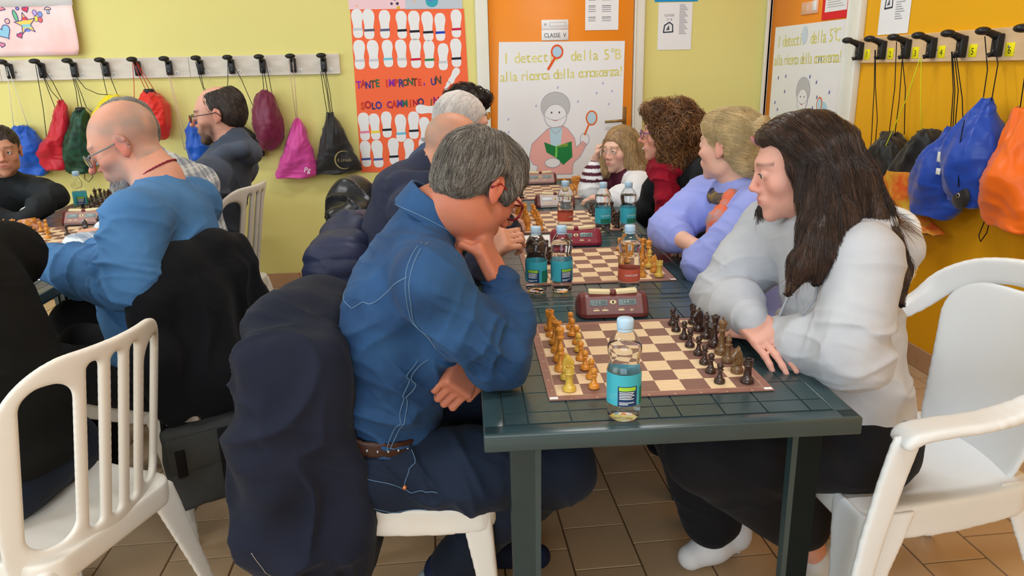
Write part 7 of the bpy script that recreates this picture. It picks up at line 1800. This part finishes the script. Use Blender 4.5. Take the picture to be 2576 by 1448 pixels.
def b5(S):
    e=nrm(V(.43,.90,0)); n=nrm(V(.90,-.43,0)); c=V(-.716,2.225,0)
    S.chain([c-e*.20+V(0,0,.77),c-e*.10+V(0,0,.845),c+e*.06+V(0,0,.862),c+e*.16+V(0,0,.845)],[.058,.062,.052,.045],.05)
    S.box(c+e*.02+V(0,0,.63)+n*.01,(.15,.045,.16),.03,.05,R=np.stack([e,n,V(0,0,1)],1))
    S.chain([c-e*.21+V(0,0,.70),c-e*.23+n*.02+V(0,0,.62),c-e*.20+n*.03+V(0,0,.46)],[.055,.07,.05],.05)
    S.chain([c-e*.06+n*.04+V(0,0,.72),c-e*.08+n*.06+V(0,0,.52),c-e*.04+n*.06+V(0,0,.36)],[.08,.09,.06],.06)
    S.chain([c+e*.16+n*.005+V(0,0,.82),c+e*.19+n*.03+V(0,0,.66),c+e*.17+n*.05+V(0,0,.50)],[.04,.055,.05],.05)
drape('jacket','black jacket draped over the chair of the man in the blue sweater','jacket',b5,.0065,M_blackJ,[((-.72,2.2,.6),.25,(.9,.6,.1),30,.012),((-.62,2.4,.65),.22,(.9,-.3,.1),32,.012)],seed=32)
def b2(S):
    S.chain([V(-.27,2.24,.83),V(-.29,2.42,.87),V(-.265,2.60,.85)],[.06,.062,.06],.05); S.box((-.315,2.42,.66),(.035,.19,.18),.04,.05); S.chain([V(-.335,2.25,.80),V(-.35,2.22,.64),V(-.33,2.23,.48)],[.07,.08,.05],.05); S.chain([V(-.26,2.22,.80),V(-.22,2.22,.70)],[.04,.03],.04)
t,o=drape('jacket','navy quilted jacket over a chair behind the denim-shirted man','jacket',b2,.0065,M_quilt,[((-.25,2.25,.8),.1,(.5,.4,.6),50,.010)],((6,.005),),33,lambda P:.007*np.abs(np.sin((P[:,2]*1.0+P[:,1]*.35)*55))**.5-.005)
def b3(S):
    S.chain([V(-.32,2.97,.82),V(-.345,3.15,.865),V(-.31,3.32,.835)],[.065,.07,.065],.05); S.box((-.36,3.15,.66),(.035,.17,.17),.04,.05); S.chain([V(-.38,3.0,.78),V(-.39,2.96,.62),V(-.37,2.97,.5)],[.06,.07,.05],.05)
drape('jacket','shiny black puffer jacket over a chair by the yellow wall','jacket',b3,.007,M_puff,[((-.36,3.05,.8),.2,(.6,.5,.6),45,.016)],((9,.010),),34)
# grey messenger bag hanging at the chair of the man in the blue sweater
M_grey=mat('grey_canvas',(74,76,76),.75,.25,col2=(62,64,64),vscale=8,bump=.3,bscale=200,bdist=.0008); M_blk2=mat('black_webbing',(26,26,28),.7,.2)
mb=thing('messenger_bag','grey messenger bag with a black strap hanging below the black jacket','bag',(-.715,2.045,.155),math.atan2(.10,.155)-.08)
S=SDF(); S.box((0,0,.125),(.088,.014,.108),.022,.02); sdf_part(S,'body',mb,.006,M_grey,disp=lambda P,N:.005*perlin(P*14)+.002*perlin(P*40))
MB().rbox(-.105,.105,-.040,-.034,.13,.235,.003).build('flap',M_grey,mb); MB().rbox(.035,.072,-.044,-.037,.02,.235,.003).build('pocket_strip',M_blk2,mb)
MB().rbox(-.085,-.058,-.044,-.038,.115,.20,.003).build('buckle_tab',M_blk2,mb)
outline('emblem',[(.045,-.0455,.170),(.062,-.0455,.172),(.064,-.0455,.158),(.047,-.0455,.155)],.0012,flat((60,150,200)),mb); outline('emblem',[(.050,-.0455,.166),(.058,-.0455,.166),(.056,-.0455,.160)],.001,flat((60,150,200)),mb)
MB().tube([(-.10,0,.22),(-.085,.05,.38),(-.03,.12,.55),(.02,.15,.66),(.06,.14,.50),(.09,.05,.30),(.105,0,.22)],.008,6).build('strap',M_blk2,mb)
